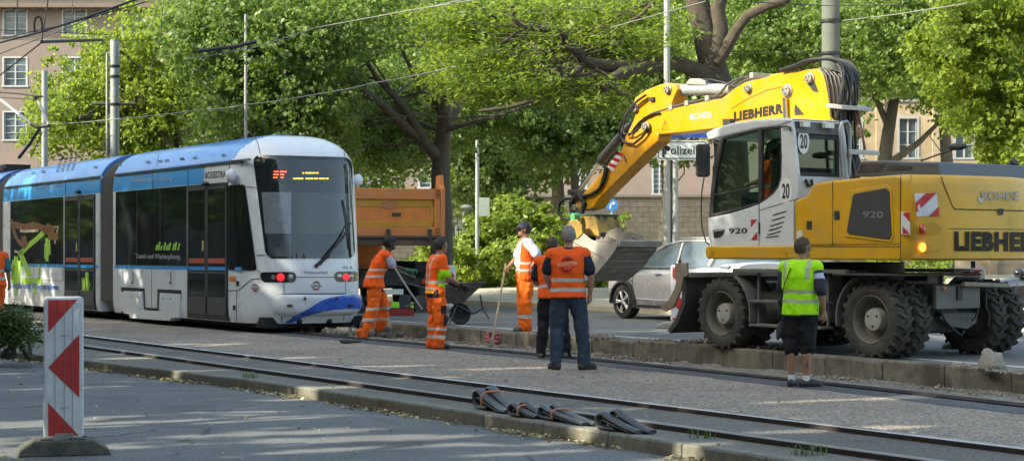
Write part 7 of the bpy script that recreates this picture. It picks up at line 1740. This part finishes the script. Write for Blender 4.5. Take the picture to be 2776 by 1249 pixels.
# ---------------------------------------------------------------- people
tex = bpy.data.textures.new('folds', 'CLOUDS'); tex.noise_scale = .09; tex.noise_depth = 2
tex2 = bpy.data.textures.new('folds_long', 'CLOUDS'); tex2.noise_scale = .16; tex2.noise_depth = 1
tex3 = bpy.data.textures.new('locks', 'CLOUDS'); tex3.noise_scale = .022; tex3.noise_depth = 2
def V(*a): return Vector(a)
class Blob(MB):
    def limb(s, pts, rad, n=14):
        """tapered limb with round ends"""
        pts = [Vector(p) for p in pts]; k = len(pts); P = []; R = []
        d0 = (pts[0]-pts[1]).normalized(); d1 = (pts[-1]-pts[-2]).normalized()
        for q in (.98, .8, .45): P.append(pts[0]+d0*rad[0]*q); R.append(rad[0]*sqrt(1-q*q)+.0005)
        for i in range(k):
            P.append(pts[i]); R.append(rad[i])
            if i < k-1:
                P.append(pts[i].lerp(pts[i+1], .5)); R.append((rad[i]+rad[i+1])/2)
        for q in (.45, .8, .98): P.append(pts[-1]+d1*rad[-1]*q); R.append(rad[-1]*sqrt(1-q*q)+.0005)
        s.tube(P, R, n)
    def rings(s, rs, n=22, cap=True):
        """stack of ellipses (centre x, y, z, half depth, half width)"""
        vs = []; fs = []; k = len(rs)
        for cx, cy, cz, rx, ry in rs:
            for j in range(n):
                a = 2*pi*j/n; c_, s_ = cos(a), sin(a); e = 2/2.4
                vs.append((cx+rx*math.copysign(abs(c_)**e, c_), cy+ry*math.copysign(abs(s_)**e, s_), cz))
        for i in range(k-1):
            for j in range(n): fs.append((i*n+j, i*n+(j+1) % n, (i+1)*n+(j+1) % n, (i+1)*n+j))
        fs += [tuple(range(n-1,-1,-1)), tuple(range((k-1)*n, k*n))]; s.add(vs, fs)
    def hand(s, w, d, up, side=1, curl=.6, k=1.0):
        """w wrist, d direction of the fingers, up = back of the hand; palm, four fingers, thumb"""
        d = Vector(d).normalized(); up = (Vector(up)-d*Vector(up).dot(d)).normalized(); l = d.cross(up)*side; w = Vector(w)
        s.limb([w-d*.01, w+d*.045*k, w+d*.08*k], [.026*k,.034*k,.034*k], 10)
        for i, (o, L) in enumerate(((-.030,.075), (-.010,.085), (.010,.080), (.029,.062))):
            b0 = w+d*.085*k+l*o*k; a = curl; p1 = b0+(d*cos(a*.5)-up*sin(a*.5))*L*.45*k; p2 = p1+(d*cos(a*1.4)-up*sin(a*1.4))*L*.32*k; p3 = p2+(d*cos(a*2.1)-up*sin(a*2.1))*L*.25*k
            s.limb([b0-d*.02, p1, p2, p3], [.0105*k,.010*k,.009*k,.008*k], 8)
        t0 = w+d*.03*k-l*.026*k; t1 = t0+(d*.75-l*.7-up*.25).normalized()*.04*k; t2 = t1+(d*.9-l*.1-up*.6).normalized()*.034*k; s.limb([t0, t1, t2], [.014*k,.012*k,.010*k], 8)
    def finish(s, name, mat, parent, voxel=.012, folds=0, long_=0, smooth_it=3):
        o = s.build(name, mat, parent); m = o.modifiers.new('one_surface', 'REMESH'); m.mode = 'VOXEL'; m.voxel_size = voxel; m.use_smooth_shade = True
        m = o.modifiers.new('soften', 'SMOOTH'); m.iterations = smooth_it; m.factor = .5
        for st_, t_ in ((folds, tex), (long_, tex2)):
            if st_: m = o.modifiers.new('folds', 'DISPLACE'); m.texture = t_; m.strength = st_; m.mid_level = .5; m.texture_coords = 'LOCAL'
        return o
def cloth(name, col, bands=(), braces=None, band_col=(.42,.42,.40), rough=.8, var=.12, patches=(), glow=0):
    if name in MATS: return MATS[name]
    m, nt, b = nodes_mat(name); co = obco(nt); n1 = noise(nt, co, 9, 5, .6)
    c = ramp(nt, n1, [(.3, tuple(v*(1-var) for v in col)), (.7, tuple(min(1, v*(1+var)) for v in col))])
    sx = N(nt, 'ShaderNodeSeparateXYZ'); nt.links.new(co, sx.inputs[0]); X, Y_, Z = sx.outputs
    wob = math_(nt, 'MULTIPLY', math_(nt, 'SUBTRACT', noise(nt, co, 4, 2, .5), .5), .05); Zw = math_(nt, 'ADD', Z, wob)
    def between(v, a, c_): return math_(nt, 'MULTIPLY', math_(nt, 'GREATER_THAN', v, a), math_(nt, 'LESS_THAN', v, c_))
    for x0, x1, y0, y1, z0, z1, pc in patches:
        f = math_(nt, 'MULTIPLY', math_(nt, 'MULTIPLY', between(X, x0, x1), between(Y_, y0, y1)), between(Zw, z0, z1)); c = mixc(nt, f, c, pc)
    for a, e in bands: c = mixc(nt, between(Zw, a, e), c, band_col)
    if braces: ay = math_(nt, 'ABSOLUTE', Y_); f = math_(nt, 'MULTIPLY', between(ay, braces[0]-braces[1], braces[0]+braces[1]), math_(nt, 'GREATER_THAN', Z, braces[2])); c = mixc(nt, f, c, band_col)
    nt.links.new(c, b.inputs['Base Color']); b.inputs['Roughness'].default_value = rough; b.inputs['Specular IOR Level'].default_value = .25
    bump(nt, b, noise(nt, co, 14, 5, .6), .5, .02); MATS[name] = m; return m
HIO = (.86,.105,.014); HIL = (.36,.78,.02); TRO = (.74,.115,.014)
skinl = M('skin_light', (.42,.22,.15), .55, 0, .08, 20); skind = M('skin_dark', (.055,.03,.022), .5, 0, .1, 20); skinm = M('skin_tanned', (.30,.15,.09), .55, 0, .08, 20)
shoe_b = M('shoe_black', (.02,.02,.022), .6, 0, .25, 10); shoe_g = M('shoe_grey', (.10,.09,.075), .8, 0, .25, 8, dirt=(.2,.18,.14), dirt_amt=.4)
def person(label, x, y, z, face, H, pose, skin, group=None):
    """pose: named joints in metres for a 1.78 m figure, x ahead, y left; returns the thing and its joints"""
    k = H/1.78; t = thing('person', label, 'person', (x, y, z), face)
    J = dict(pel=(0,0,.96), wst=(0,0,1.08), chs=(0,0,1.30), nck=(0,0,1.50), head=(.02,0,1.655), lh=(0,.09,.92), rh=(0,-.09,.92), lk=(.02,.11,.50), rk=(.02,-.11,.50), la=(0,.12,.09), ra=(0,-.12,.09),
             ls=(0,.185,1.43), rs=(0,-.185,1.43), le=(-.02,.25,1.14), re=(-.02,-.25,1.14), lw=(.05,.25,.90), rw=(.05,-.25,.90), lt=None, rt=None, hd=(0,0,0), look=0, curl=.6, belly=0)
    J.update(pose); S_ = {a: (Vector(v)*k if isinstance(v, tuple) else v) for a, v in J.items()}; S_['k'] = k; S_['t'] = t
    b = Blob(); k_ = k; P = S_
    for s in 'lr':
        b.limb([P[s+'h'], P[s+'k'], P[s+'a']], [.085*k,.056*k,.038*k]); mid = P[s+'k'].lerp(P[s+'a'], .3)+V(-.018,0,0); b.limb([P[s+'k'], mid, P[s+'a']], [.05*k,.056*k,.034*k])
        b.limb([P[s+'s'], P[s+'e'], P[s+'w']], [.052*k,.040*k,.026*k]); f = P[s+'e'].lerp(P[s+'w'], .25); b.limb([P[s+'e'], f, P[s+'w']], [.038*k,.043*k,.026*k])
        ft = P[s+'t'] if P[s+'t'] is not None else V(.15,0,0)*k; b.limb([P[s+'a']+V(-.02,0,-.045)*k, P[s+'a']+V(-.03,0,-.055)*k+ft*.85], [.026*k,.018*k])
        hd = P['hd'+s] if 'hd'+s in P else (P[s+'w']-P[s+'e']).normalized(); up = Vector(J.get('up'+s, (0, 1 if s == 'l' else -1, 0)))
        b.hand(P[s+'w'], hd, up, 1 if s == 'l' else -1, J['curl'], k*1.02)
    def c(j, dx=0, dz=0): return (P[j].x+dx, P[j].y, P[j].z+dz)
    by = J['belly']
    b.rings([(*c('pel',0,-.08*k), .10*k,.13*k), (*c('pel'), .115*k,.165*k), (*c('wst',by*.5), (.105+by*.5)*k,.14*k), (*c('chs',.005), .12*k,.17*k), (P['chs'].x*.45+P['nck'].x*.55, 0+P['chs'].y*.45+P['nck'].y*.55, P['chs'].z*.45+P['nck'].z*.55-.01*k, .10*k,.175*k), (*c('nck',0,-.01*k), .07*k,.09*k)])
    hp = P['head']; a = J['look']; fx = V(cos(a), sin(a), 0); fl = V(-sin(a), cos(a), 0)
    b.limb([P['nck']-V(0,0,.04)*k, hp-V(0,0,.06)*k-fx*.01], [.058*k,.052*k])
    def hpos(f_, l_, u_): return hp+(fx*f_+fl*l_+V(0,0,u_))*k
    hb = MB(); hb.ball((0,0,0), (.098*k,.076*k,.112*k), 18, 14); hb.v = [tuple(hp+fx*(v[0]-.005)+fl*v[1]+V(0,0,v[2]+.01)) for v in hb.v]; b.add(hb.v, hb.f)
    hb = MB(); hb.ball((0,0,0), (.062*k,.055*k,.06*k), 14, 10); hb.v = [tuple(hpos(.032,0,-.062)+fx*v[0]+fl*v[1]+V(0,0,v[2])) for v in hb.v]; b.add(hb.v, hb.f)
    b.limb([hpos(.088,0,.02), hpos(.112,0,-.022)], [.010*k,.015*k], 8)                                   # nose
    b.limb([hpos(.082,-.028,.028), hpos(.088,0,.034), hpos(.082,.028,.028)], [.011*k]*3, 8)              # brow
    b.limb([hpos(.086,-.018,-.056), hpos(.092,0,-.056), hpos(.086,.018,-.056)], [.009*k]*3, 8); b.limb([hpos(.078,0,-.095), hpos(.085,0,-.09)], [.018*k,.016*k], 8)
    for s in (1, -1): b.limb([hpos(-.008,.076*s,.022), hpos(-.014,.084*s,.005), hpos(-.006,.077*s,-.028)], [.012*k,.013*k,.009*k], 8)
    b.finish('body', skin, t, .0095*k, smooth_it=2)
    for s in (1, -1): e = MB(); e.ball(hpos(.083,.029*s,.006), .0115*k, 8, 6); e.build('eye', M('eye_dark', (.05,.04,.035), .2), t, smooth=True)
    P['hpos'] = hpos; P['fx'] = fx; P['fl'] = fl; return t, P
def hair(P, mat, style='short', top=1.0):
    k = P['k']; h = MB(); h.ball((0,0,0), 1, 22, 16); out = []
    for v in h.v:
        x, y, z = v; cut = x > .25 and z < .55 ; low = z < -.35-.25*(x < 0)
        r_ = 1.0 if not (cut or low) else .86; side = abs(y) > .75 and x > -.15 and z < .1
        if side: r_ = .9
        j = 1+random.uniform(-.03, .03)
        out.append(tuple(P['head']+P['fx']*((x*.109*r_*j-.010)*k)+P['fl']*(y*.086*r_*j*k)+V(0,0,(z*.122*r_*top*j+.012)*k)))
    h.v = out; o = h.build('hair', mat, P['t'], smooth=60); s_ = o.modifiers.new('s', 'SUBSURF'); s_.levels = s_.render_levels = 1; m = o.modifiers.new('locks', 'DISPLACE'); m.texture = tex3; m.strength = .022; m.mid_level = .4; m.texture_coords = 'LOCAL'; return o
def cap(P, mat, brim=1, dz=.035):
    k = P['k']; h = MB(); h.ball((0,0,0), 1, 22, 16)
    h.v = [tuple(P['head']+P['fx']*((x*.114-.006)*k)+P['fl']*(y*.092*k)+V(0,0,(max(z, 0)*.105+dz+(-.012 if z <= 0 else 0))*k)) for x, y, z in h.v]
    n = 12; pts = [(brim*(.085+.085*sin(pi*i/n)), .078*cos(pi*i/n)) for i in range(n+1)]
    for z0 in (0,):
        vs = [tuple(P['head']+P['fx']*(a*k)+P['fl']*(c_*k)+V(0,0,(dz+zz-.25*max(0, abs(a)-.09))*k)) for zz in (-.004, .008) for a, c_ in pts]; m = n+1
        h.add(vs, [tuple(range(m)), tuple(range(2*m-1, m-1, -1))]+[(i, i+1, m+i+1, m+i) for i in range(n)])
    return h.build('cap', mat, P['t'], smooth=50)
def trousers(P, mat, low=.06, r=(.125,.088,.080), folds=.03, name='trousers', shorts=None, sag=1.0):
    b = Blob(); k = P['k']
    for s in 'lr':
        end = P[s+'a']+V(0,0,low-.09)*k if shorts is None else P[s+'k'].lerp(P[s+'a'], shorts) if shorts > 0 else P[s+'h'].lerp(P[s+'k'], 1+shorts)
        pts = [P[s+'h'], P[s+'h'].lerp(P[s+'k'], .5), P[s+'k'], P[s+'k'].lerp(end, .55), end]
        b.limb(pts, [r[0]*k, (r[0]*.48+r[1]*.52)*k, r[1]*k, (r[1]*.45+r[2]*.55)*k, r[2]*k]) if shorts is None else b.limb([P[s+'h'], P[s+'k'], end], [r[0]*k, r[1]*k, r[2]*k])
    c = P['pel']; w_ = P['wst']
    b.rings([(c.x, c.y, c.z-.09*k, .125*k, .16*k), (c.x-.01, c.y, c.z, .14*k, .19*k), ((c.x+w_.x)/2, c.y, (c.z+w_.z)/2, .13*k, .175*k), (w_.x, w_.y, w_.z+.02*k, .125*k, .165*k)])
    return b.finish(name, mat, P['t'], .013*k, folds, folds*1.3)
def top(P, mat, name='shirt', ease=.0, hem=-.06, sleeves=.0, sr=.066, folds=.018, voxel=.012, neck=True, by=0, flare=.0, hemdx=0):
    b = Blob(); k = P['k']; c, w_, h, n = P['pel'], P['wst'], P['chs'], P['nck']; e = ease
    m = h.lerp(n, .6)
    b.rings([(c.x+hemdx, c.y, c.z+hem*k, (.135+e+flare)*k, (.18+e+flare)*k), (c.x, c.y, c.z+.05*k, (.137+e)*k, (.183+e)*k), (w_.x+by*.5, w_.y, w_.z+.02*k, (.128+e+by*.6)*k, (.170+e)*k), (w_.lerp(h,.5).x+by*.3, w_.lerp(h,.5).y, w_.lerp(h,.5).z, (.132+e+by*.4)*k, (.18+e)*k), (h.x, h.y, h.z, (.138+e)*k, (.197+e)*k), (m.x, m.y, m.z, (.115+e)*k, (.188+e)*k), (n.x, n.y, n.z-.015*k, (.072+e)*k, (.10+e)*k), (n.x, n.y, n.z+(.012 if neck else -.01)*k, (.062+e*.5)*k, (.07+e*.5)*k)])
    for s in 'lr':
        b.limb([m.lerp(P[s+'s'], .5), P[s+'s']], [(.075+e)*k, (.060+e)*k])
        if sleeves: end = P[s+'s'].lerp(P[s+'e'], sleeves); b.limb([P[s+'s'], end], [(sr+e*.3)*k, sr*.98*k])
    return b.finish(name, mat, P['t'], voxel*k, folds, folds*1.2)
def shoes(P, mat, boot=0, dirs=None, size=1.0):
    k = P['k']
    for s in 'lr':
        a = P[s+'a']; d = (P[s+'t'] if P[s+'t'] is not None else V(1,0,0)).normalized(); b = Blob(); g = V(a.x, a.y, a.z-.09*k)
        u = V(0,0,1) if abs(d.z) < .3 else V(-d.z, 0, abs(d.x)).normalized()
        b.limb([g-d*.055*k+u*.045*k, g+d*.03*k+u*.055*k, g+d*.15*k*size+u*.038*k], [.046*k,.052*k,.042*k]); b.limb([g-d*.05*k+u*.02*k, g+d*.17*k*size+u*.018*k], [.036*k,.036*k])
        if boot: b.limb([g+u*.05*k, a+V(0,0,boot)*k], [.052*k,.055*k])
        o = b.finish('boot' if boot else 'shoe', mat, P['t'], .010*k)
def glove(P, s, mat, J, curl=.9):
    b = Blob(); k = P['k']; hd = (P[s+'w']-P[s+'e']).normalized(); up = Vector(J.get('up'+s, (0, 1 if s == 'l' else -1, 0)))
    b.limb([P[s+'w']-hd*.05*k, P[s+'w']], [.036*k,.034*k]); b.hand(P[s+'w'], hd, up, 1 if s == 'l' else -1, curl, k*1.16); return b.finish('glove', mat, P['t'], .009*k, smooth_it=1)
# 1 worker in black hat beside the tram
p = ground('K', 215, 1015, .03)
J = dict(pel=(-.05,0,.93), wst=(-.01,0,1.06), chs=(.08,0,1.27), nck=(.17,0,1.44), head=(.235,.0,1.59), ls=(.13,.18,1.39), rs=(.13,-.19,1.38), le=(.36,.22,1.17), lw=(.60,.16,1.12), re=(.30,-.22,1.12), rw=(.56,-.14,1.02),
         lh=(-.04,.09,.90), rh=(-.05,-.09,.90), lk=(.16,.13,.50), la=(.10,.24,.16), rk=(-.08,-.12,.49), ra=(-.26,-.14,.09), look=.1, curl=1.1)
t1, P = person('stooping worker in black hat and orange vest with a green glove beside the tram', p.x+.0, p.y, .03, radians(14), 1.84, J, skind)
trousers(P, cloth('trousers_orange_one', TRO, ((.26,.31), (.46,.51)), patches=((.06,.2,-.3,.05,.78,.86,(.10,.035,.02)),)), r=(.135,.105,.10), folds=.045); top(P, cloth('shirt_lavender', (.34,.34,.42)), 'shirt', .0, -.02, .62, .075)
top(P, cloth('vest_orange_one', HIO, ((1.035,1.075), (1.155,1.195))), 'safety_vest', .028, -.10, 0, flare=.03, neck=False)
hair(P, M('hair_black', (.01,.01,.01), .7)); cap(P, M('hat_black', (.012,.012,.014), .8), -1, .03); shoes(P, shoe_g, .12)
glove(P, 'l', M('glove_green', (.02,.16,.09), .7), J)
# 2 worker with the wheelbarrow
p = ground('K', 592, 1100, 0)
J = dict(pel=(0,0,.95), nck=(.05,0,1.48), head=(.10,0,1.63), chs=(.02,0,1.29), ls=(.04,.18,1.41), rs=(.04,-.19,1.41), le=(.10,.24,1.14), re=(.10,-.25,1.13), lw=(.36,.20,1.02), rw=(.37,-.22,1.00), lk=(.03,.11,.50), rk=(.05,-.11,.50), la=(.0,.13,.09), ra=(.02,-.10,.09), look=.25, curl=1.2)
t2, P = person('worker in orange and lime shirt with bare dark hair holding the wheelbarrow', p.x, p.y, 0, radians(22), 1.76, J, skinm)
trousers(P, cloth('trousers_orange_two', TRO, ((.17,.22), (.29,.33)), patches=((-.3,-.02,-.3,.1,.80,.93,(.03,.02,.025)), (.02,.2,-.3,-.05,.55,.68,(.03,.02,.025)), (.07,.3,-.3,.3,.36,.54,(.04,.025,.03)))), r=(.125,.10,.10), folds=.04)
top(P, cloth('shirt_orange_lime', HIO, ((1.02,1.065), (.925,.965)), braces=(.07,.022,1.06), patches=((-.02,.3,-.4,-.03,.9,1.24,HIL), (-.3,.3,-.4,.4,.88,.90,HIL)), band_col=(.45,.38,.30)), 'shirt', .012, -.08, .78, .085, folds=.022)
hair(P, M('hair_dark', (.025,.017,.012), .7)); shoes(P, shoe_b); g_k = M('glove_black', (.015,.015,.017), .7); glove(P, 'r', g_k, J); glove(P, 'l', g_k, J)
# 3 man with cap leaning on the broom, on the wall
p = ground('L', 408, 832, .19)
J = dict(lk=(.03,.12,.5), rk=(.02,-.10,.5), la=(.05,.15,.09), ra=(-.02,-.13,.09), ls=(-.0,.19,1.42), rs=(.0,-.19,1.42), re=(.10,-.26,1.18), rw=(.26,-.16,1.04), le=(-.17,.27,1.20), lw=(-.02,.20,1.02), look=-.12, head=(.03,0,1.655), belly=.05, curl=.9)
p3 = p+V(0,.12,0); t3, P = person('man in dark cap and white shirt standing on the wall with a broom', p3.x, p3.y, .19, radians(193), 1.83, J, skinm)
trousers(P, cloth('trousers_orange_three', (.78,.14,.015), ((.22,.28),)), r=(.125,.105,.105), folds=.04); top(P, cloth('shirt_white', (.62,.62,.68)), 'shirt', .0, -.03, .72, .085, by=.05)
vo = cloth('vest_open_orange', HIO, ((1.0,1.04), (1.12,1.16)), braces=(.12,.022,1.1), patches=())
b = Blob(); k = P['k']
for s in (1, -1):   # two open halves round the back
    for a0 in range(0, 11):
        a = s*(pi-a0*.235); rr_ = [(.158,.212,.84), (.158,.212,1.0), (.160,.205,1.12), (.155,.212,1.28), (.130,.205,1.40), (.085,.125,1.49)]
        b.limb([V(rx*cos(a)*k, ry*sin(a)*k, z*k) for rx, ry, z in rr_], [.026*k]*6, 8)
b.finish('safety_vest', vo, t3, .013*k, .02, .02)
b = Blob(); b.rings([(P['pel'].x, 0, 1.02*k, .148*k, .188*k), (P['pel'].x, 0, 1.06*k, .148*k, .186*k)]); b.finish('belt', M('belt_black', (.02,.015,.012), .6), t3, .012)
hair(P, M('hair_dark', (.025,.017,.012), .7)); cap(P, M('cap_navy', (.02,.02,.045), .8), 1, .028); shoes(P, shoe_g)
# 4 grey haired man seen from behind
p = ground('L', 690, 1088, 0)
J = dict(lh=(0,.10,.92), rh=(0,-.10,.92), lk=(.03,.14,.50), rk=(.02,-.17,.50), la=(.0,.15,.09), ra=(.0,-.20,.09), lt=(.12,.06,0), rt=(.10,-.10,0), ls=(0,.20,1.42), rs=(0,-.20,1.42), re=(-.05,-.29,1.15), rw=(.06,-.27,.93), le=(.0,.27,1.16), lw=(.14,.22,1.00), head=(.03,-.01,1.65))
t4, P = person('grey haired man seen from behind in dark jeans and orange vest with round red emblem', p.x, p.y, 0, radians(86), 1.84, J, skinl)
trousers(P, cloth('jeans_dark', (.035,.055,.085), var=.3), r=(.12,.090,.078), folds=.022, low=.10); top(P, cloth('polo_navy', (.015,.017,.035)), 'polo_shirt', .0, -.06, .70, .080)
top(P, cloth('vest_orange_four', HIO, ((1.0,1.05), (1.13,1.175))), 'safety_vest', .032, -.07, 0, flare=.02, neck=False, hemdx=-.01); vest4 = t4.children[-1]
hair(P, M('hair_grey', (.20,.19,.18), .8, 0, .3, 60)); shoes(P, M('boot_olive', (.04,.042,.034), .8), .12)
k = P['k']
def back(a, z, off=.0): 
    dep = .172 if z < 1.32 else .172-.22*(z-1.32); return (-(dep*k)*max(.2, 1-(abs(a)/(.235*k))**2.4)**(1/2.4)-off, -a, z*k)
b = MB()
for a0 in (25, 205): P_ = [back(.085*cos(radians(a0+i*13)), 1.31+.075*sin(radians(a0+i*13)), .016) for i in range(11)]; b.tube(P_, [.004+.017*sin(pi*i/10) for i in range(11)], 6)
em = b.build('round_emblem', M('emblem_red2', (.40,.02,.02), .6), t4)
text_obj('lettering', 'BOGESTRA', M('print_pale', (.75,.45,.38), .6), t4, lambda A, B_, C_: back(A, 1.31+B_/k+A*.12, .024+C_), .050, .25, .01)
# 5 person hidden behind the grey haired man
J = dict(lk=(.02,.13,.5), rk=(.05,-.16,.5), la=(0,.17,.09), ra=(.02,-.20,.09), ls=(0,.19,1.42), le=(.04,.27,1.16), lw=(.20,.22,1.04))
t5, P = person('person in black trousers and orange vest almost hidden behind the grey haired man', .575, 25.2, 0, radians(80), 1.72, J, skinl)
trousers(P, cloth('trousers_black', (.014,.014,.018)), folds=.03); top(P, cloth('shirt_navy', (.02,.02,.035)), 'shirt', 0, -.02, .85, .075); top(P, cloth('vest_orange_five', HIO, ((1.0,1.045),)), 'safety_vest', .03, -.08, 0, flare=.02, neck=False)
hair(P, M('hair_brown', (.06,.035,.02), .7)); shoes(P, shoe_g, .1)
# 6 man in lime vest and shorts
p = ground('D', 1215, 1085, 0)
J = dict(lk=(.0,.105,.50), rk=(.02,-.09,.50), la=(-.02,.10,.09), ra=(.0,-.08,.09), lt=(.14,.02,0), rt=(.10,-.10,0), lh=(0,.085,.92), rh=(0,-.085,.92), rs=(0,-.20,1.42), ls=(0,.19,1.42), re=(-.03,-.285,1.13), rw=(.05,-.28,.90), le=(.03,.24,1.16), lw=(.18,.16,1.05), head=(.045,-.02,1.655), look=-.5)
t6, P = person('man in lime green vest and black shorts seen from behind near the rear wheel', p.x+.02, p.y, 0, radians(58), 1.66, J, skinm)
trousers(P, cloth('shorts_black', (.010,.011,.015)), r=(.13,.098,.100), folds=.035, shorts=.10, name='shorts'); top(P, cloth('shirt_navy_striped', (.03,.032,.05), patches=((-.4,.4,-.5,-.2,1.205,1.265,(.40,.45,.60)),)), 'shirt', .004, -.13, .92, .075)
top(P, cloth('vest_lime', HIL, ((.935,.975), (1.04,1.08)), braces=(.135,.024,1.2), band_col=(.36,.42,.30), patches=((-.3,.3,-.3,.3,1.44,1.475,(.05,.07,.05)),)), 'safety_vest', .030, -.10, 0, flare=.012, neck=True)
hair(P, M('hair_fair_short', (.06,.038,.024), .8, 0, .2, 60), top=.98); shoes(P, M('shoe_dark', (.03,.03,.034), .6, 0, .2))
k = P['k']
for s in 'lr': b = Blob(); b.limb([P[s+'a']+V(0,0,-.02), P[s+'a']+V(0,0,.035)], [.044*k,.043*k]); b.finish('sock', M('sock_white', (.6,.6,.64), .9), t6, .008)
b = MB(); b.tube([(P['ra'].x-.03, P['ra'].y-.045, .22), (P['ra'].x-.045, P['ra'].y-.02, .25), (P['ra'].x-.04, P['ra'].y-.035, .29)], .009, 5); b.build('tattoo', M('tattoo_ink', (.05,.045,.06), .6), t6)
b = Blob(); b.limb([(0,.235*k,.98*k), (-.01,.25*k,.86*k)], [.038,.03]); b.limb([(-.03,.25*k,1.02*k), (.03,.25*k,1.0*k)], [.03,.03]); o = b.finish('radio_pouch', M('pouch_black', (.02,.02,.018), .7), t6, .012)
b = MB(); b.tube([(-.155*k,.05,1.42*k), (-.178*k,.11,1.25*k), (-.16*k,.16,1.06*k), (-.05,.245*k,.98*k)], .006, 6); b.tube([(-.01,.25*k,.86*k), (.0,.26*k,.80*k), (.01,.255*k,.74*k)], .008, 6); b.build('cord', tseam, t6)
# work gloves hanging from the belt: things of their own would fall, kept as part of his kit
b = Blob(); b.limb([(.01,.25*k,.74*k), (.0,.25*k,.64*k)], [.035,.05]); b.limb([(.02,.24*k,.66*k), (.03,.23*k,.56*k)], [.03,.02]); b.limb([(-.02,.27*k,.66*k), (-.03,.27*k,.57*k)], [.03,.02]); b.finish('hanging_glove', M('glove_dark', (.03,.03,.035), .8), t6, .012)
# 7 person at the left edge
J = dict(rs=(0,-.19,1.42), re=(.02,-.26,1.14), rw=(.12,-.27,.93))
t7, P = person('worker in orange vest and trousers cut off by the left edge of the picture', Xp(-18, 33), 33, 0, radians(100), 1.80, J, skinm)
trousers(P, cloth('trousers_orange_seven', TRO, ((.25,.31),)), folds=.04); top(P, cloth('shirt_teal', (.03,.16,.17)), 'shirt', 0, -.02, .8, .08); top(P, cloth('vest_orange_seven', HIO, ((1.0,1.05), (1.15,1.2))), 'safety_vest', .03, -.08, 0, flare=.03, neck=False)
hair(P, M('hair_dark', (.025,.017,.012), .7)); shoes(P, shoe_b)
# 8 driver seated in the excavator cab
wp = EX.o+EX.ex*.72+EX.ey*.72
J = dict(pel=(.08,0,.96), wst=(.05,0,1.07), lh=(.12,.09,.93), rh=(.12,-.09,.93), lk=(.52,.12,.98), rk=(.52,-.12,.98), la=(.62,.13,.56), ra=(.62,-.13,.56), le=(.12,.27,1.20), re=(.12,-.27,1.20), lw=(.34,.24,1.17), rw=(.34,-.24,1.17), head=(.08,0,1.66), nck=(.04,0,1.50), curl=1.2)
t8, P = person('driver in orange vest and pale cap sitting inside the white excavator cab', wp.x, wp.y, 1.33, EX.ang, 1.68, J, skinm)
trousers(P, cloth('trousers_driver', (.03,.035,.05)), folds=.02); top(P, cloth('vest_driver', HIO, ((1.05,1.09),)), 'safety_vest', .02, .0, .5, .08, neck=False); hair(P, M('hair_dark', (.025,.017,.012), .7)); cap(P, M('cap_teal', (.10,.25,.30), .8), 1, .03); shoes(P, shoe_b)
# ---------------------------------------------------------------- hand tools
wood = M('tool_wood', (.30,.22,.13), .7, 0, .2, 8)
def tool(name, label, cat, a, e, r_=.016, head=None, col=wood):
    t = thing(name, label, cat, e); a = Vector(a)-Vector(e); b = MB(); b.tube([V(0,0,.04), a*.5, a], r_, 8); b.build('handle', col, t, smooth=40)
    if head: head(t, a.normalized())
    return t
def broom(t, d):
    b = Blob(); b.limb([V(0,0,.12), V(0,0,.045)], [.035,.05]); b.finish('broom_head', M('bristle_grey', (.24,.21,.17), .9, 0, .3, 40), t, .01)
hx = Vector((cos(radians(193)), sin(radians(193)), 0)); hl = Vector((-hx.y, hx.x, 0)); hand3 = V(p3.x, p3.y, .19)+(hx*.31+hl*-.165)*1.03+V(0,0,1.02*1.03); foot3 = ground('L', 178, 940, .01)
tool('broom', 'long wooden handled broom set on the ground by the pink spray marks', 'broom', hand3+(hand3-foot3)*.06, foot3, .017, broom)
def spade(t, d):
    b = MB(); b.add([(-.11,.0,.0), (.11,.0,.0), (.13,.02,.16), (.1,.05,.28), (-.1,.05,.28), (-.13,.02,.16), (-.11,.012,.0), (.11,.012,.0), (.13,.032,.16), (.1,.062,.28), (-.1,.062,.28), (-.13,.032,.16)], [(0,1,2,3,4,5), (11,10,9,8,7,6), (0,6,7,1), (1,7,8,2), (2,8,9,3), (3,9,10,4), (4,10,11,5), (5,11,6,0)]); b.build('blade', mdark, t)
ha = at('K', 325, 572, 30.6); he = at('K', 470, 770, 30.9); tool('shovel', 'shovel with a pale handle held by the stooping worker in the black hat', 'shovel', ha, he+V(.1,0,-.25), .018, spade, M('pale_handle', (.40,.38,.34), .5, .3))
ha = at('K', 492, 790, 30.3); he = ground('K', 398, 842, .17); tool('shovel', 'second shovel pointing at the lime topped crate behind the two workers', 'shovel', at('K', 560, 755, 34), at('K', 398, 842, 36), .018, spade, wood)
